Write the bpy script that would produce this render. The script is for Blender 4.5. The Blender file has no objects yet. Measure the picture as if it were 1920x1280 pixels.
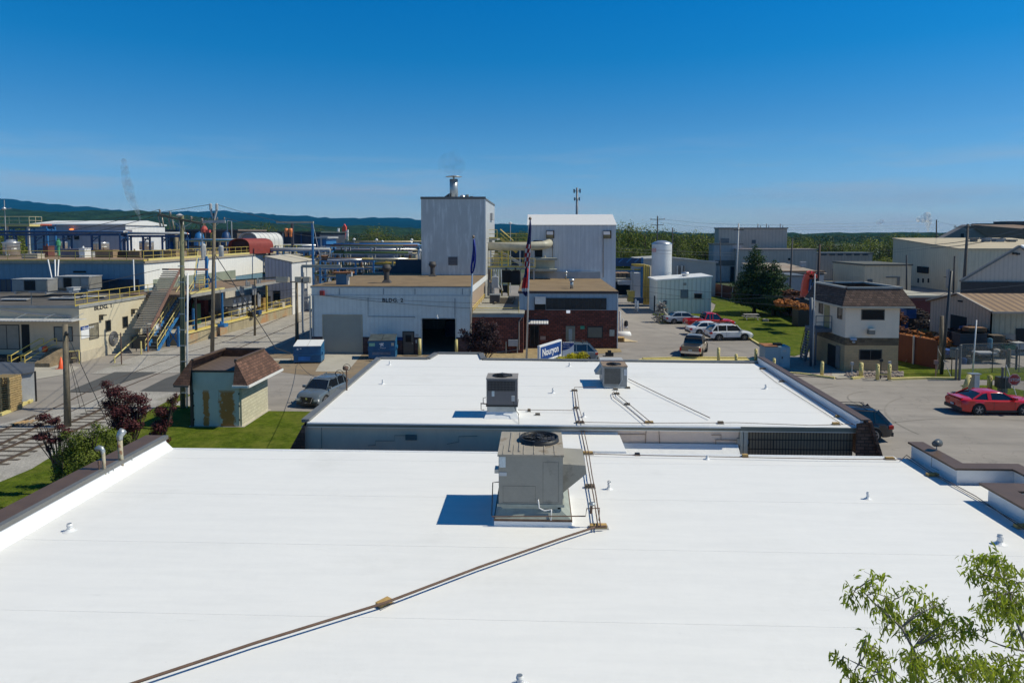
import bpy, math, random
from mathutils import Vector, Matrix
random.seed(7)
SC=bpy.context.scene; COL=SC.collection
# ---------------------------------------------------------------- camera
F=1300.;CX=960.;CY=520.;HC=11.
TH=math.atan(80/F); PSI=math.atan(49/F)
cd=bpy.data.cameras.new('camera'); cam=bpy.data.objects.new('camera',cd); COL.objects.link(cam); SC.camera=cam
cam.location=(0,0,HC); cam.rotation_euler=(math.pi/2-TH,0,PSI)
cd.sensor_width=36; cd.lens=F/1920*36; cd.shift_y=-120/1920; cd.clip_start=.1; cd.clip_end=20000
# ---------------------------------------------------------------- world, sun, exposure
SUN=Vector((1,.05,1.16)).normalized()
W=bpy.data.worlds.new('World'); SC.world=W; W.use_nodes=True; wn=W.node_tree.nodes; wl=W.node_tree.links; wn.clear()
sky=wn.new('ShaderNodeTexSky'); sky.sky_type='NISHITA'; sky.sun_disc=False
sky.sun_elevation=math.asin(SUN.z); sky.sun_rotation=math.atan2(SUN.x,SUN.y); sky.altitude=300; sky.air_density=1.0; sky.dust_density=.3; sky.ozone_density=3.0
hs=wn.new('ShaderNodeHueSaturation'); hs.inputs['Saturation'].default_value=1.3; hs.inputs['Value'].default_value=1.0; hs.inputs['Hue'].default_value=.5
wl.new(sky.outputs[0],hs.inputs['Color'])
# thin cirrus wisps low in the sky
tc=wn.new('ShaderNodeTexCoord'); mp=wn.new('ShaderNodeMapping'); mp.inputs['Scale'].default_value=(2.2,2.2,22); wl.new(tc.outputs['Generated'],mp.inputs[0])
nz=wn.new('ShaderNodeTexNoise'); nz.inputs['Scale'].default_value=1.6; nz.inputs['Detail'].default_value=6; nz.inputs['Roughness'].default_value=.6; wl.new(mp.outputs[0],nz.inputs['Vector'])
cr=wn.new('ShaderNodeValToRGB'); cr.color_ramp.elements[0].position=.47; cr.color_ramp.elements[1].position=.68; wl.new(nz.outputs[0],cr.inputs[0])
sx=wn.new('ShaderNodeSeparateXYZ'); wl.new(tc.outputs['Generated'],sx.inputs[0])
mr=wn.new('ShaderNodeMapRange'); mr.inputs[1].default_value=.02; mr.inputs[2].default_value=.14; mr.inputs[3].default_value=.8; mr.inputs[4].default_value=0; wl.new(sx.outputs[2],mr.inputs[0])
mu=wn.new('ShaderNodeMath'); mu.operation='MULTIPLY'; wl.new(cr.outputs[0],mu.inputs[0]); wl.new(mr.outputs[0],mu.inputs[1])
# deepening of the blue with height
gr=wn.new('ShaderNodeValToRGB'); e=gr.color_ramp.elements; e[0].position=0; e[0].color=(.80,1.02,1.50,1); e[1].position=.45; e[1].color=(.10,.62,.78,1)
for p,c in ((.03,(.84,1.05,1.46)),(.10,(.60,.95,1.22)),(.158,(.43,.89,1.14)),(.24,(.09,.89,1.17)),(.31,(.024,.92,1.24))):
    q=e.new(p); q.color=c+(1,)
wl.new(sx.outputs[2],gr.inputs[0])
mg=wn.new('ShaderNodeMixRGB'); mg.blend_type='MULTIPLY'; mg.inputs[0].default_value=1; wl.new(hs.outputs[0],mg.inputs[1]); wl.new(gr.outputs[0],mg.inputs[2])
mx=wn.new('ShaderNodeMixRGB'); mx.inputs[2].default_value=(5.2,5.9,6.6,1); wl.new(mu.outputs[0],mx.inputs[0]); wl.new(mg.outputs[0],mx.inputs[1])
bg=wn.new('ShaderNodeBackground'); bg.inputs[1].default_value=.09; wl.new(mx.outputs[0],bg.inputs[0])
wo=wn.new('ShaderNodeOutputWorld'); wl.new(bg.outputs[0],wo.inputs[0])
ld=bpy.data.lights.new('sun','SUN'); ld.energy=4.15; ld.angle=math.radians(.5); ld.color=(1,.935,.76)
so=bpy.data.objects.new('sun',ld); COL.objects.link(so); so.rotation_euler=SUN.to_track_quat('Z','Y').to_euler(); so.location=(0,0,60)
SC.view_settings.view_transform='Standard'; SC.view_settings.look='None'; SC.view_settings.exposure=0; SC.view_settings.gamma=1
SC.render.engine='CYCLES'
# ---------------------------------------------------------------- site survey: where a sight line meets the ground or a plane
FW=Vector((-math.sin(PSI)*math.cos(TH),math.cos(PSI)*math.cos(TH),-math.sin(TH))); RT=Vector((math.cos(PSI),math.sin(PSI),0)); UP=RT.cross(FW)
def ray(px,py): return FW+RT*((px-CX)/F)+UP*((CY-py)/F)
def G(px,py,z=0.):
    d=ray(px,py); t=(z-HC)/d.z; return (d.x*t,d.y*t)
def D(px,py,Y):
    d=ray(px,py); t=Y/d.y; return (d.x*t,HC+d.z*t)
def PT(px,py,Y):
    x,z=D(px,py,Y); return (x,Y,z)
def DX(px,py,X):
    d=ray(px,py); t=X/d.x; return (d.y*t,HC+d.z*t)
# ---------------------------------------------------------------- mesh builder
BASE={}
class MB:
    def __init__(s): s.v=[]; s.f=[]; s.m=[]; s.mi=0
    def add(s,vs,fs):
        n=len(s.v); s.v+= [tuple(p) for p in vs]; s.f+=[tuple(n+i for i in f) for f in fs]; s.m+=[s.mi]*len(fs); return s
    def box(s,x0,x1,y0,y1,z0,z1):
        if x0>x1:x0,x1=x1,x0
        if y0>y1:y0,y1=y1,y0
        if z0>z1:z0,z1=z1,z0
        return s.add([(x0,y0,z0),(x1,y0,z0),(x1,y1,z0),(x0,y1,z0),(x0,y0,z1),(x1,y0,z1),(x1,y1,z1),(x0,y1,z1)],[(0,3,2,1),(4,5,6,7),(0,1,5,4),(1,2,6,5),(2,3,7,6),(3,0,4,7)])
    def obox(s,p,q,w,h,up=(0,0,1)):
        p=Vector(p);q=Vector(q);d=(q-p); 
        if d.length<1e-6: return s
        d.normalize(); u=Vector(up); a=d.cross(u)
        if a.length<1e-3: a=d.cross(Vector((0,1,0)))
        a.normalize(); b=a.cross(d); a*=w/2; b*=h/2
        return s.add([p-a-b,p+a-b,p+a+b,p-a+b,q-a-b,q+a-b,q+a+b,q-a+b],[(0,3,2,1),(4,5,6,7),(0,1,5,4),(1,2,6,5),(2,3,7,6),(3,0,4,7)][::1])
    def cyl(s,p,q,r,r2=None,n=10,cap=True):
        if r2 is None:r2=r
        p=Vector(p);q=Vector(q);d=(q-p)
        if d.length<1e-6: return s
        d.normalize(); a=d.orthogonal().normalized(); b=d.cross(a)
        vs=[];fs=[]
        for k in range(n):
            t=2*math.pi*k/n; o=a*math.cos(t)+b*math.sin(t); vs.append(p+o*r); vs.append(q+o*r2)
        for k in range(n):
            j=(k+1)%n; fs.append((2*k,2*j,2*j+1,2*k+1))
        if cap: fs.append(tuple(2*k for k in range(n))[::-1]); fs.append(tuple(2*k+1 for k in range(n)))
        return s.add(vs,fs)
    def tube(s,pts,r,n=6):
        pts=[Vector(p) for p in pts]; rings=[]; vs=[];fs=[]; a=None
        for i,p in enumerate(pts):
            d=(pts[min(i+1,len(pts)-1)]-pts[max(i-1,0)]).normalized()
            if a is None: a=d.orthogonal().normalized()
            else:
                a=(a-d*a.dot(d))
                a=a.normalized() if a.length>1e-4 else d.orthogonal().normalized()
            b=d.cross(a); rr=r[i] if isinstance(r,(list,tuple)) else r
            for k in range(n):
                t=2*math.pi*k/n; vs.append(p+(a*math.cos(t)+b*math.sin(t))*rr)
        for i in range(len(pts)-1):
            for k in range(n):
                j=(k+1)%n; fs.append((i*n+k,i*n+j,(i+1)*n+j,(i+1)*n+k))
        fs.append(tuple(range(n))[::-1]); fs.append(tuple((len(pts)-1)*n+k for k in range(n)))
        return s.add(vs,fs)
    def lathe(s,c,prof,n=16):
        vs=[];fs=[]; m=len(prof)
        for k in range(n):
            t=2*math.pi*k/n
            for r,z in prof: vs.append((c[0]+r*math.cos(t),c[1]+r*math.sin(t),c[2]+z))
        for k in range(n):
            j=(k+1)%n
            for i in range(m-1): fs.append((k*m+i,j*m+i,j*m+i+1,k*m+i+1))
        return s.add(vs,fs)
    def poly(s,pts): return s.add(pts,[tuple(range(len(pts)))])
    def prism(s,pts,dv):
        n=len(pts); dv=Vector(dv); a=[Vector(p) for p in pts]; b=[p+dv for p in a]
        fs=[tuple(range(n))[::-1],tuple(range(n,2*n))]+[(i,(i+1)%n,n+(i+1)%n,n+i) for i in range(n)]
        return s.add(a+b,fs)
    def slab(s,pts2,z0,z1): return s.prism([(x,y,z0) for x,y in pts2],(0,0,z1-z0))
    def mesh(s,name,mats,base=(0,0,0),smooth=False):
        me=bpy.data.meshes.new(name); bx,by,bz=base
        me.from_pydata([(x-bx,y-by,z-bz) for x,y,z in s.v],[],s.f)
        if not isinstance(mats,(list,tuple)): mats=[mats]
        for m in mats: me.materials.append(m)
        if len(mats)>1: me.polygons.foreach_set('material_index',s.m)
        if smooth: me.polygons.foreach_set('use_smooth',[True]*len(me.polygons)); 
        me.update()
        return me
def clean(o):
    import bmesh
    b=bmesh.new(); b.from_mesh(o.data); bmesh.ops.recalc_face_normals(b,faces=b.faces); b.to_mesh(o.data); b.free()
def setp(o,label=None,cat=None,group=None,kind=None):
    if label:o['label']=label
    if cat:o['category']=cat
    if group:o['group']=group
    if kind:o['kind']=kind
    return o
def thing(name,label,cat,loc,group=None,rz=0,local=False):
    o=bpy.data.objects.new(name,None); COL.objects.link(o); o.location=loc; o.rotation_euler=(0,0,rz); o.empty_display_size=.3
    BASE[o.name]=(0,0,0) if (local or rz) else tuple(loc); return setp(o,label,cat,group)
def part(mb,name,mat,parent,smooth=False,label=None,rec=True):
    b=BASE.get(parent.name,(0,0,0))
    o=bpy.data.objects.new(name,mb.mesh(name,mat,b,smooth)); COL.objects.link(o); o.parent=parent; BASE[o.name]=b
    if rec: clean(o)
    if label:o['label']=label
    return o
def solo(mb,name,mat,label,cat,group=None,smooth=False,rec=True):
    # origin at the base centre
    xs=[v[0] for v in mb.v]; ys=[v[1] for v in mb.v]; zs=[v[2] for v in mb.v]
    b=((min(xs)+max(xs))/2,(min(ys)+max(ys))/2,min(zs))
    o=bpy.data.objects.new(name,mb.mesh(name,mat,b,smooth)); COL.objects.link(o); o.location=b; BASE[o.name]=b
    if rec: clean(o)
    return setp(o,label,cat,group)
def struct(mb,name,mat,smooth=False,kind='structure',label=None,cat=None):
    o=bpy.data.objects.new(name,mb.mesh(name,mat,(0,0,0),smooth)); COL.objects.link(o); BASE[o.name]=(0,0,0)
    return setp(o,label,cat,None,kind)
def kids(o): return [c for c in bpy.data.objects if c.parent==o]
def dup(root,loc=None,rz=None,label=None,group=None,scale=None):
    def cp(o,par):
        c=o.copy(); COL.objects.link(c); c.parent=par
        for ch in CH.get(o.name,[]): cp(ch,c)
        return c
    CH={}
    for ob in bpy.data.objects:
        if ob.parent: CH.setdefault(ob.parent.name,[]).append(ob)
    r=cp(root,None)
    if loc is not None:r.location=loc
    if rz is not None:r.rotation_euler=(0,0,rz)
    if scale is not None:r.scale=scale
    if label:r['label']=label
    if group:r['group']=group
    return r
# ---------------------------------------------------------------- materials
MATS={}
def M(name,col,rough=.75,metal=0,var=.12,scale=1.5,streak=0,streakcol=None,corr=0,corramt=.5,brick=None,bump=.0,bscale=40,spots=None,island=0,spec=.5,coat=0,stripes=None,hard=None):
    if name in MATS: return MATS[name]
    m=bpy.data.materials.new(name); MATS[name]=m; m.use_nodes=True; N=m.node_tree.nodes; L=m.node_tree.links
    b=N['Principled BSDF']; b.inputs['Roughness'].default_value=rough; b.inputs['Metallic'].default_value=metal
    b.inputs['Specular IOR Level'].default_value=spec
    if coat: b.inputs['Coat Weight'].default_value=coat; b.inputs['Coat Roughness'].default_value=.05
    geo=N.new('ShaderNodeNewGeometry'); pos=geo.outputs['Position']
    def noise(sc,det=4,vec=pos,ro=.55):
        n=N.new('ShaderNodeTexNoise'); n.inputs['Scale'].default_value=sc; n.inputs['Detail'].default_value=det; n.inputs['Roughness'].default_value=ro; L.new(vec,n.inputs['Vector']); return n.outputs[0]
    def ramp(fac,stops):
        r=N.new('ShaderNodeValToRGB'); L.new(fac,r.inputs[0]); e=r.color_ramp.elements
        while len(e)<len(stops): e.new(.5)
        for q,(p,c) in zip(e,stops): q.position=p; q.color=(c[0],c[1],c[2],1) if isinstance(c,(tuple,list)) else (c,c,c,1)
        return r.outputs[0]
    def mix(fac,a,bb,mode='MIX'):
        x=N.new('ShaderNodeMixRGB'); x.blend_type=mode
        for i,v in ((0,fac),(1,a),(2,bb)):
            if hasattr(v,'is_linked') or isinstance(v,bpy.types.NodeSocket): L.new(v,x.inputs[i])
            else: x.inputs[i].default_value=v if i==0 else (v[0],v[1],v[2],1)
        return x.outputs[0]
    cur=ramp(noise(scale),[(.3,[c*(1-var) for c in col]),(.7,[min(1,c*(1+var)) for c in col])])
    if var>0:
        fine=ramp(noise(scale*9,3),[(.3,(1-var*.6,)*3),(.7,(1+var*.3,)*3)]); cur=mix(1,cur,fine,'MULTIPLY')
    sep=N.new('ShaderNodeSeparateXYZ'); L.new(pos,sep.inputs[0])
    ad=N.new('ShaderNodeMath'); ad.operation='ADD'; L.new(sep.outputs[0],ad.inputs[0]); L.new(sep.outputs[1],ad.inputs[1])
    heights=[]
    if stripes:  # (period, colour, axis, amount)
        per,sc2,ax,th=stripes
        w=N.new('ShaderNodeMath'); w.operation='FRACT'; d=N.new('ShaderNodeMath'); d.operation='DIVIDE'; d.inputs[1].default_value=per
        L.new({'h':ad.outputs[0],'z':sep.outputs[2],'x':sep.outputs[0],'y':sep.outputs[1]}[ax],d.inputs[0]); L.new(d.outputs[0],w.inputs[0])
        cur=mix(ramp(w.outputs[0],[(0,1.),(th,1.),(min(.99,th+.02),0.),(1,0.)]),cur,sc2)
    if island:
        rr=ramp(geo.outputs['Random Per Island'],[(0,(1-island,)*3),(.5,(1,1,1)),(1,(1+island,1+island*.9,1+island*.3))]); cur=mix(1,cur,rr,'MULTIPLY')
    if streak:
        cb=N.new('ShaderNodeCombineXYZ'); L.new(ad.outputs[0],cb.inputs[0])
        zz=N.new('ShaderNodeMath'); zz.operation='MULTIPLY'; zz.inputs[1].default_value=.12; L.new(sep.outputs[2],zz.inputs[0]); L.new(zz.outputs[0],cb.inputs[1])
        s=ramp(noise(2.2,5,cb.outputs[0],.7),[(.5,0.),(.72,1.)])
        ml=N.new('ShaderNodeMath'); ml.operation='MULTIPLY'; ml.inputs[1].default_value=streak; L.new(s,ml.inputs[0])
        cur=mix(ml.outputs[0],cur,streakcol or [c*.45 for c in col])
    if spots:  # (colour, scale, threshold, amount)
        sc_,s_,t_,a_=spots
        s=ramp(noise(s_,6,pos,.65),[(t_,0.),(min(1,t_+.09),1.)])
        ml=N.new('ShaderNodeMath'); ml.operation='MULTIPLY'; ml.inputs[1].default_value=a_; L.new(s,ml.inputs[0])
        cur=mix(ml.outputs[0],cur,sc_)
    if corr:
        w=N.new('ShaderNodeMath'); w.operation='MULTIPLY'; w.inputs[1].default_value=2*math.pi/corr; L.new(ad.outputs[0],w.inputs[0])
        sn=N.new('ShaderNodeMath'); sn.operation='SINE'; L.new(w.outputs[0],sn.inputs[0])
        pw=N.new('ShaderNodeMapRange'); pw.inputs[1].default_value=-1; pw.inputs[2].default_value=-.2; L.new(sn.outputs[0],pw.inputs[0])
        cur=mix(pw.outputs[0],mix(corramt,cur,(0,0,0)),cur); heights.append((pw.outputs[0],.03*min(1,corramt*3)))
    if brick:  # (width,height,mortarcol,mortar)
        bw,bh,mc,ms=brick
        cb=N.new('ShaderNodeCombineXYZ'); L.new(ad.outputs[0],cb.inputs[0]); L.new(sep.outputs[2],cb.inputs[1])
        bt=N.new('ShaderNodeTexBrick'); bt.inputs['Scale'].default_value=1; bt.inputs['Brick Width'].default_value=bw; bt.inputs['Row Height'].default_value=bh; bt.inputs['Mortar Size'].default_value=ms; bt.inputs['Mortar Smooth'].default_value=.2
        L.new(cb.outputs[0],bt.inputs['Vector']); bv=.38 if max(col)<.25 else .09; bt.inputs['Color1'].default_value=(1-bv,)*3+(1,); bt.inputs['Color2'].default_value=(1+bv*.6,)*3+(1,); bt.inputs['Mortar'].default_value=(1,1,1,1)
        cur=mix(1,cur,bt.outputs['Color'],'MULTIPLY'); cur=mix(bt.outputs['Fac'],cur,mc); heights.append((bt.outputs['Fac'],-.01))
    if hard: cur=hard(N,L,pos,sep,cur,noise,ramp,mix)
    L.new(cur,b.inputs['Base Color'])
    prev=None
    if bump: heights.append((noise(bscale,5),bump))
    for h,dist in heights:
        bp=N.new('ShaderNodeBump'); bp.inputs['Strength'].default_value=1 if dist>0 else 1; bp.inputs['Distance'].default_value=abs(dist); bp.invert=dist<0
        L.new(h,bp.inputs['Height'])
        if prev: L.new(prev,bp.inputs['Normal'])
        prev=bp.outputs[0]
    if prev: L.new(prev,b.inputs['Normal'])
    return m
def EM(name,col,st):
    m=bpy.data.materials.new(name); m.use_nodes=True; b=m.node_tree.nodes['Principled BSDF']; b.inputs['Emission Color'].default_value=col+(1,); b.inputs['Emission Strength'].default_value=st; b.inputs['Base Color'].default_value=col+(1,); return m
def memb(N,L,pos,sep,cur,noise,ramp,mix):
    mp=N.new('ShaderNodeMapping'); mp.inputs['Scale'].default_value=(.35,2.6,1); L.new(pos,mp.inputs[0])
    cur=mix(1,cur,ramp(noise(1.3,7,mp.outputs[0],.7),[(.35,(.955,.958,.962)),(.6,(1,1,1))]),'MULTIPLY')
    cur=mix(ramp(noise(1.4,9,mp.outputs[0],.8),[(.62,0.),(.72,.26)]),cur,(.42,.42,.40))
    return mix(ramp(noise(.25,8,pos,.75),[(.56,0.),(.70,.15)]),cur,(.5,.49,.45))
white_roof=M('white_membrane',(.845,.84,.825),.55,var=.012,scale=.35,spots=((.35,.34,.32),5.5,.70,.35),bump=.006,bscale=3,hard=memb)
white_flash=M('white_flashing',(.80,.81,.82),.4,var=.03,scale=1.2,bump=.02,bscale=3)
trim_brown=M('brown_cap',(.115,.073,.048),.5,var=.12,scale=2)
trim_grey=M('grey_cap',(.16,.16,.155),.45,var=.1)
slate=M('slate_wall',(.135,.145,.185),.75,var=.06,streak=.2)
pinkwall=M('pink_beige_wall',(.76,.60,.50),.8,var=.04,streak=.15,streakcol=(.45,.32,.2))
shingle=M('brown_shingle',(.19,.10,.065),.9,var=.25,scale=2,brick=(.26,.12,(.045,.03,.025),.012),bump=.01)
shingle_red=M('russet_shingle',(.155,.08,.055),.9,var=.2,scale=2,brick=(.33,.15,(.06,.035,.025),.012),bump=.01)
hvac_m=M('rooftop_unit_paint',(.31,.295,.255),.6,var=.08,scale=1.5,spots=((.15,.14,.12),2.2,.6,.5))
hvac_top=M('rooftop_unit_top',(.36,.325,.27),.7,var=.1,scale=2,spots=((.17,.12,.07),2.0,.55,.7))
hvac_dk=M('dark_unit_paint',(.16,.15,.155),.6,var=.08,spots=((.08,.08,.08),2,.62,.5))
galv=M('galvanised',(.42,.45,.46),.4,metal=.6,var=.12,scale=3)
black=M('black_metal',(.02,.02,.022),.5,var=.1)
dark=M('dark_opening',(.012,.013,.015),.9,var=0)
rust=M('rusty_pipe',(.14,.085,.06),.8,var=.2,scale=6)
wood=M('timber_block',(.46,.30,.11),.8,var=.2,scale=8)
woodold=M('weathered_wood',(.17,.14,.10),.9,var=.25,scale=4,bump=.01)
polewood=M('pole_wood',(.20,.165,.12),.9,var=.2,scale=3,streak=.6,streakcol=(.09,.085,.05),bump=.01,bscale=12)
polegreen=M('treated_pole',(.16,.165,.10),.9,var=.2,scale=3,streak=.6,streakcol=(.08,.09,.05),bump=.01,bscale=12)
white=M('white_paint',(.78,.78,.77),.5,var=.04)
pvc=M('white_pvc',(.75,.75,.75),.35,var=.03)
whitecorr=M('white_corrugated',(.82,.82,.82),.45,var=.05,corr=.42,corramt=.22,streak=.25,streakcol=(.45,.46,.47))
towercorr=M('tower_cladding',(.56,.56,.56),.38,var=.05,scale=.5,corr=.9,corramt=.02,streak=.8,streakcol=(.92,.92,.92),metal=.1)  # pale vertical streaks are grazing sunlight painted into the cladding colour
gablecorr=M('gable_cladding',(.62,.63,.66),.45,var=.05,scale=.5,corr=.55,corramt=.06,streak=.6,streakcol=(.88,.88,.88))  # bright upright streaks put glancing sun into the wall colour, as on the tower
b2wall=M('blue_grey_cladding',(.64,.70,.70),.5,var=.05,corr=.4,corramt=.06,streak=.12)
brickdk=M('dark_red_brick',(.20,.055,.038),.85,var=.2,scale=2,brick=(.42,.2,(.045,.025,.022),.03))
brickbrn=M('brown_wainscot',(.10,.055,.055),.85,var=.2,scale=2,brick=(.42,.2,(.05,.04,.04),.02))
gravelroof=M('tan_gravel_roof',(.235,.165,.092),.95,var=.16,scale=.5,spots=((.14,.09,.05),.4,.56,.45),bump=.02,bscale=15)
brownroof=M('brown_roof',(.22,.15,.10),.95,var=.2,scale=.6,spots=((.12,.08,.06),.7,.55,.6))
yellow=M('safety_yellow',(.62,.47,.10),.5,var=.1,scale=3,spots=((.3,.2,.08),6,.66,.6))
paleyellow=M('faded_yellow',(.66,.56,.22),.6,var=.1,scale=4,spots=((.35,.3,.18),7,.62,.6))
cream=M('cream_render',(.62,.55,.40),.85,var=.05,scale=.8,streak=.2,streakcol=(.42,.36,.26))
creamsh=M('cream_block',(.50,.45,.36),.85,var=.06,scale=.8,streak=.2)
blue=M('steel_blue_paint',(.03,.17,.42),.45,var=.12,scale=2)
navy=M('navy_paint',(.015,.06,.17),.5,var=.15)
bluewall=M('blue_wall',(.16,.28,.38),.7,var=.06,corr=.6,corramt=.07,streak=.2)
glass=M('dark_glass',(.010,.014,.018),.1,var=0,spec=.15)
glassb=M('bluish_glass',(.12,.17,.19),.12,var=.1,scale=.5,spec=.8)
concrete=M('concrete',(.36,.32,.26),.9,var=.12,scale=.8,streak=.5,streakcol=(.17,.15,.11),bump=.01,bscale=15)
conc_or=M('stained_dock_wall',(.36,.31,.21),.9,var=.15,scale=.6,streak=.7,streakcol=(.14,.13,.09),spots=((.42,.20,.08),.22,.52,.75))
silver=M('silver_tank',(.62,.63,.64),.3,metal=.7,var=.05)
palegrey=M('pale_grey',(.44,.45,.46),.6,var=.08,streak=.2)
plantgrey=M('weathered_grey_cladding',(.54,.46,.39),.8,var=.07,scale=.3,corr=.8,corramt=.1,streak=.4,streakcol=(.26,.23,.21))
plantcream=M('weathered_cream_cladding',(.66,.57,.41),.8,var=.06,scale=.3,corr=.8,corramt=.08,streak=.35,streakcol=(.30,.27,.2))
tancorr=M('tan_cladding',(.54,.41,.31),.7,var=.06,corr=.5,corramt=.22,streak=.15)
tanroof=M('rusty_corrugated_roof',(.30,.19,.10),.7,var=.1,scale=.5,stripes=(.75,(.16,.10,.06),'x',.4),spots=((.17,.10,.06),.6,.6,.5))
redbrown=M('brown_board_fence',(.105,.036,.022),.85,var=.14,scale=1,stripes=(.35,(.07,.03,.02),'y',.1),streak=.4,streakcol=(.12,.05,.03))
guardwall=M('off_white_block',(.84,.71,.57),.85,var=.03,streak=.1)
guardtan=M('tan_block',(.56,.40,.22),.9,var=.06,brick=(.4,.2,(.42,.31,.18),.012))
guardbrn=M('brown_band',(.17,.125,.075),.9,var=.06,brick=(.4,.2,(.12,.09,.06),.012))
redp=M('bright_red_plastic',(.95,.10,.04),.4,var=.06)
orange=M('cone_orange',(.85,.12,.03),.5,var=.03)
# ---------------------------------------------------------------- ground and terrain
def groundhard(N,L,pos,sep,cur,noise,ramp,mix):
    f=ramp(noise(.02,5),[(.42,0.),(.58,1.)]); return mix(f,cur,(.10,.095,.06))
ground_m=M('meadow_ground',(.05,.075,.025),.95,var=.2,scale=.05,hard=groundhard)
def asph(N,L,pos,sep,cur,noise,ramp,mix):
    # worn wheel tracks and oil drips
    import bpy
    mp=N.new('ShaderNodeMapping'); mp.inputs['Scale'].default_value=(.12,1.1,1); mp.inputs['Rotation'].default_value=(0,0,.15); L.new(pos,mp.inputs[0])
    cur=mix(ramp(noise(1.0,6,mp.outputs[0],.65),[(.44,0.),(.75,.42)]),cur,(.15,.14,.13))
    cur=mix(ramp(noise(.9,8,pos,.75),[(.62,0.),(.70,.55)]),cur,(.11,.10,.095))
    v=N.new('ShaderNodeTexVoronoi'); v.feature='DISTANCE_TO_EDGE'; v.inputs['Scale'].default_value=.16; wv=N.new('ShaderNodeTexNoise'); wv.inputs['Scale'].default_value=.5; wv.inputs['Detail'].default_value=5; L.new(pos,wv.inputs['Vector']); ws=N.new('ShaderNodeVectorMath'); ws.operation='SCALE'; ws.inputs['Scale'].default_value=5; L.new(wv.outputs['Color'],ws.inputs[0]); wa=N.new('ShaderNodeVectorMath'); L.new(pos,wa.inputs[0]); L.new(ws.outputs[0],wa.inputs[1]); L.new(wa.outputs[0],v.inputs['Vector'])
    return mix(ramp(v.outputs[0],[(0,.45),(.008,0.)]),cur,(.14,.13,.12))
asphalt=M('weathered_asphalt',(.31,.28,.25),.9,var=.17,scale=.07,bump=.008,bscale=30,hard=asph)
apron_m=M('stained_concrete_apron',(.27,.20,.125),.9,var=.16,scale=.35,spots=((.15,.12,.09),.8,.55,.6),bump=.005,bscale=20,hard=asph)
conc_pale=M('pale_concrete',(.43,.40,.34),.9,var=.1,scale=.7,spots=((.3,.26,.2),1.2,.58,.6),bump=.004)
def grav(N,L,pos,sep,cur,noise,ramp,mix):
    v=N.new('ShaderNodeTexVoronoi'); v.inputs['Scale'].default_value=22; L.new(pos,v.inputs['Vector'])
    cur=mix(1,cur,ramp(v.outputs['Color'],[(.1,(.72,.72,.72)),(.8,(1.2,1.19,1.17))]),'MULTIPLY')
    return mix(ramp(noise(.35,7,pos,.7),[(.54,0.),(.68,.6)]),cur,(.16,.15,.09))
gravel_m=M('pale_gravel',(.37,.35,.32),.95,var=.15,scale=.8,bump=.012,bscale=25,hard=grav)
def gras(N,L,pos,sep,cur,noise,ramp,mix):
    mp=N.new('ShaderNodeMapping'); mp.inputs['Scale'].default_value=(5,14,1); L.new(pos,mp.inputs[0])
    cur=mix(1,cur,ramp(noise(1.5,6,mp.outputs[0],.75),[(.3,(.45,.5,.45)),(.7,(1.5,1.45,1.3))]),'MULTIPLY')
    cur=mix(1,cur,ramp(noise(3.2,6,pos,.8),[(.36,(.62,.66,.7)),(.62,(1.35,1.3,1.2))]),'MULTIPLY')
    cur=mix(ramp(noise(.6,5,pos,.7),[(.45,0.),(.62,.55)]),cur,(.17,.175,.03))
    return mix(ramp(noise(2.5,5,pos,.7),[(.63,0.),(.72,.5)]),cur,(.22,.19,.07))
grass_m=M('mown_grass',(.088,.128,.010),.95,spec=.1,var=.15,scale=1.2,bump=.06,bscale=20,hard=gras)
darkpanel=M('dark_crossing_asphalt',(.085,.085,.083),.9,var=.12,scale=1,bump=.004)
rock=M('river_stones',(.36,.30,.26),.9,var=.2,scale=5,bump=.08,bscale=5)
mb=MB(); mb.poly([(-9000,-300,-.05),(9000,-300,-.05),(9000,9000,-.05),(-9000,9000,-.05)]); struct(mb,'ground',ground_m)
mb=MB(); mb.poly([(-75,-20,-.0),(95,-20,0),(110,150,0),(36,150,0),(-10,150,0),(-75,150,0)]); struct(mb,'yard_pavement',asphalt)
def sheet(name,pix,m,z=.02,kind='structure'):
    mb=MB(); pts=[(G(*p,z)+(z,)) if len(p)==2 else p for p in pix]; mb.poly(pts); o=struct(mb,name,m); return o
# gravel: rail yard and the strip beside the dock
sheet('gravel_yard',[(-40,805),(165,752),(200,733),(352,733),(352,745),(310,790),(280,840),(200,880),(60,960),(-40,1000)],gravel_m,.02)
sheet('gravel_strip',[(170,700),(242,672),(300,655),(345,650),(470,610),(560,588),(590,585),(590,615),(520,652),(440,680),(380,697),(290,700)],gravel_m,.02)
sheet('gravel_margin',[(0,693),(60,676),(150,688),(130,700),(60,712),(0,716)],conc_pale,.024)
# lawns
def lawn(name,pts,z=.045):
    mb=MB(); mb.poly([(x,y,z) for x,y in pts]); return struct(mb,name,grass_m)
lawn('lawn',[(-17.1,42.05),(-23.6,43.3),(-23.8,46.2),(-24.6,46.4),(-24.1,40),(-24.1,34.01),(-18,29.01),(-13,22.01),(-9,22),(-9.4,26),(-9.9,38),(-9.9,41.9)])
lawn('grass_bank',[(-20.3,23.3),(-26,22),(-24.6,27.4),(-23.9,29.3),(-23.75,31.1),(-24.0,32.4),(-24.1,34.0),(-18,29),(-13,22),(-13,8),(-30,8)],.04)
lawn('lawn_by_fence',[G(1250,606),G(1225,590),(16,97),(24,97),(26,103),(28,110),G(1312,556),G(1345,556),G(1420,575),G(1515,603),G(1560,618),G(1545,650),G(1490,668),G(1440,662),G(1403,633),G(1375,615),G(1330,603)])
lawn('verge',[G(1684,667),G(1760,694),G(1885,690),G(1960,690),G(1960,715),G(1795,711),G(1684,707)])
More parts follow.
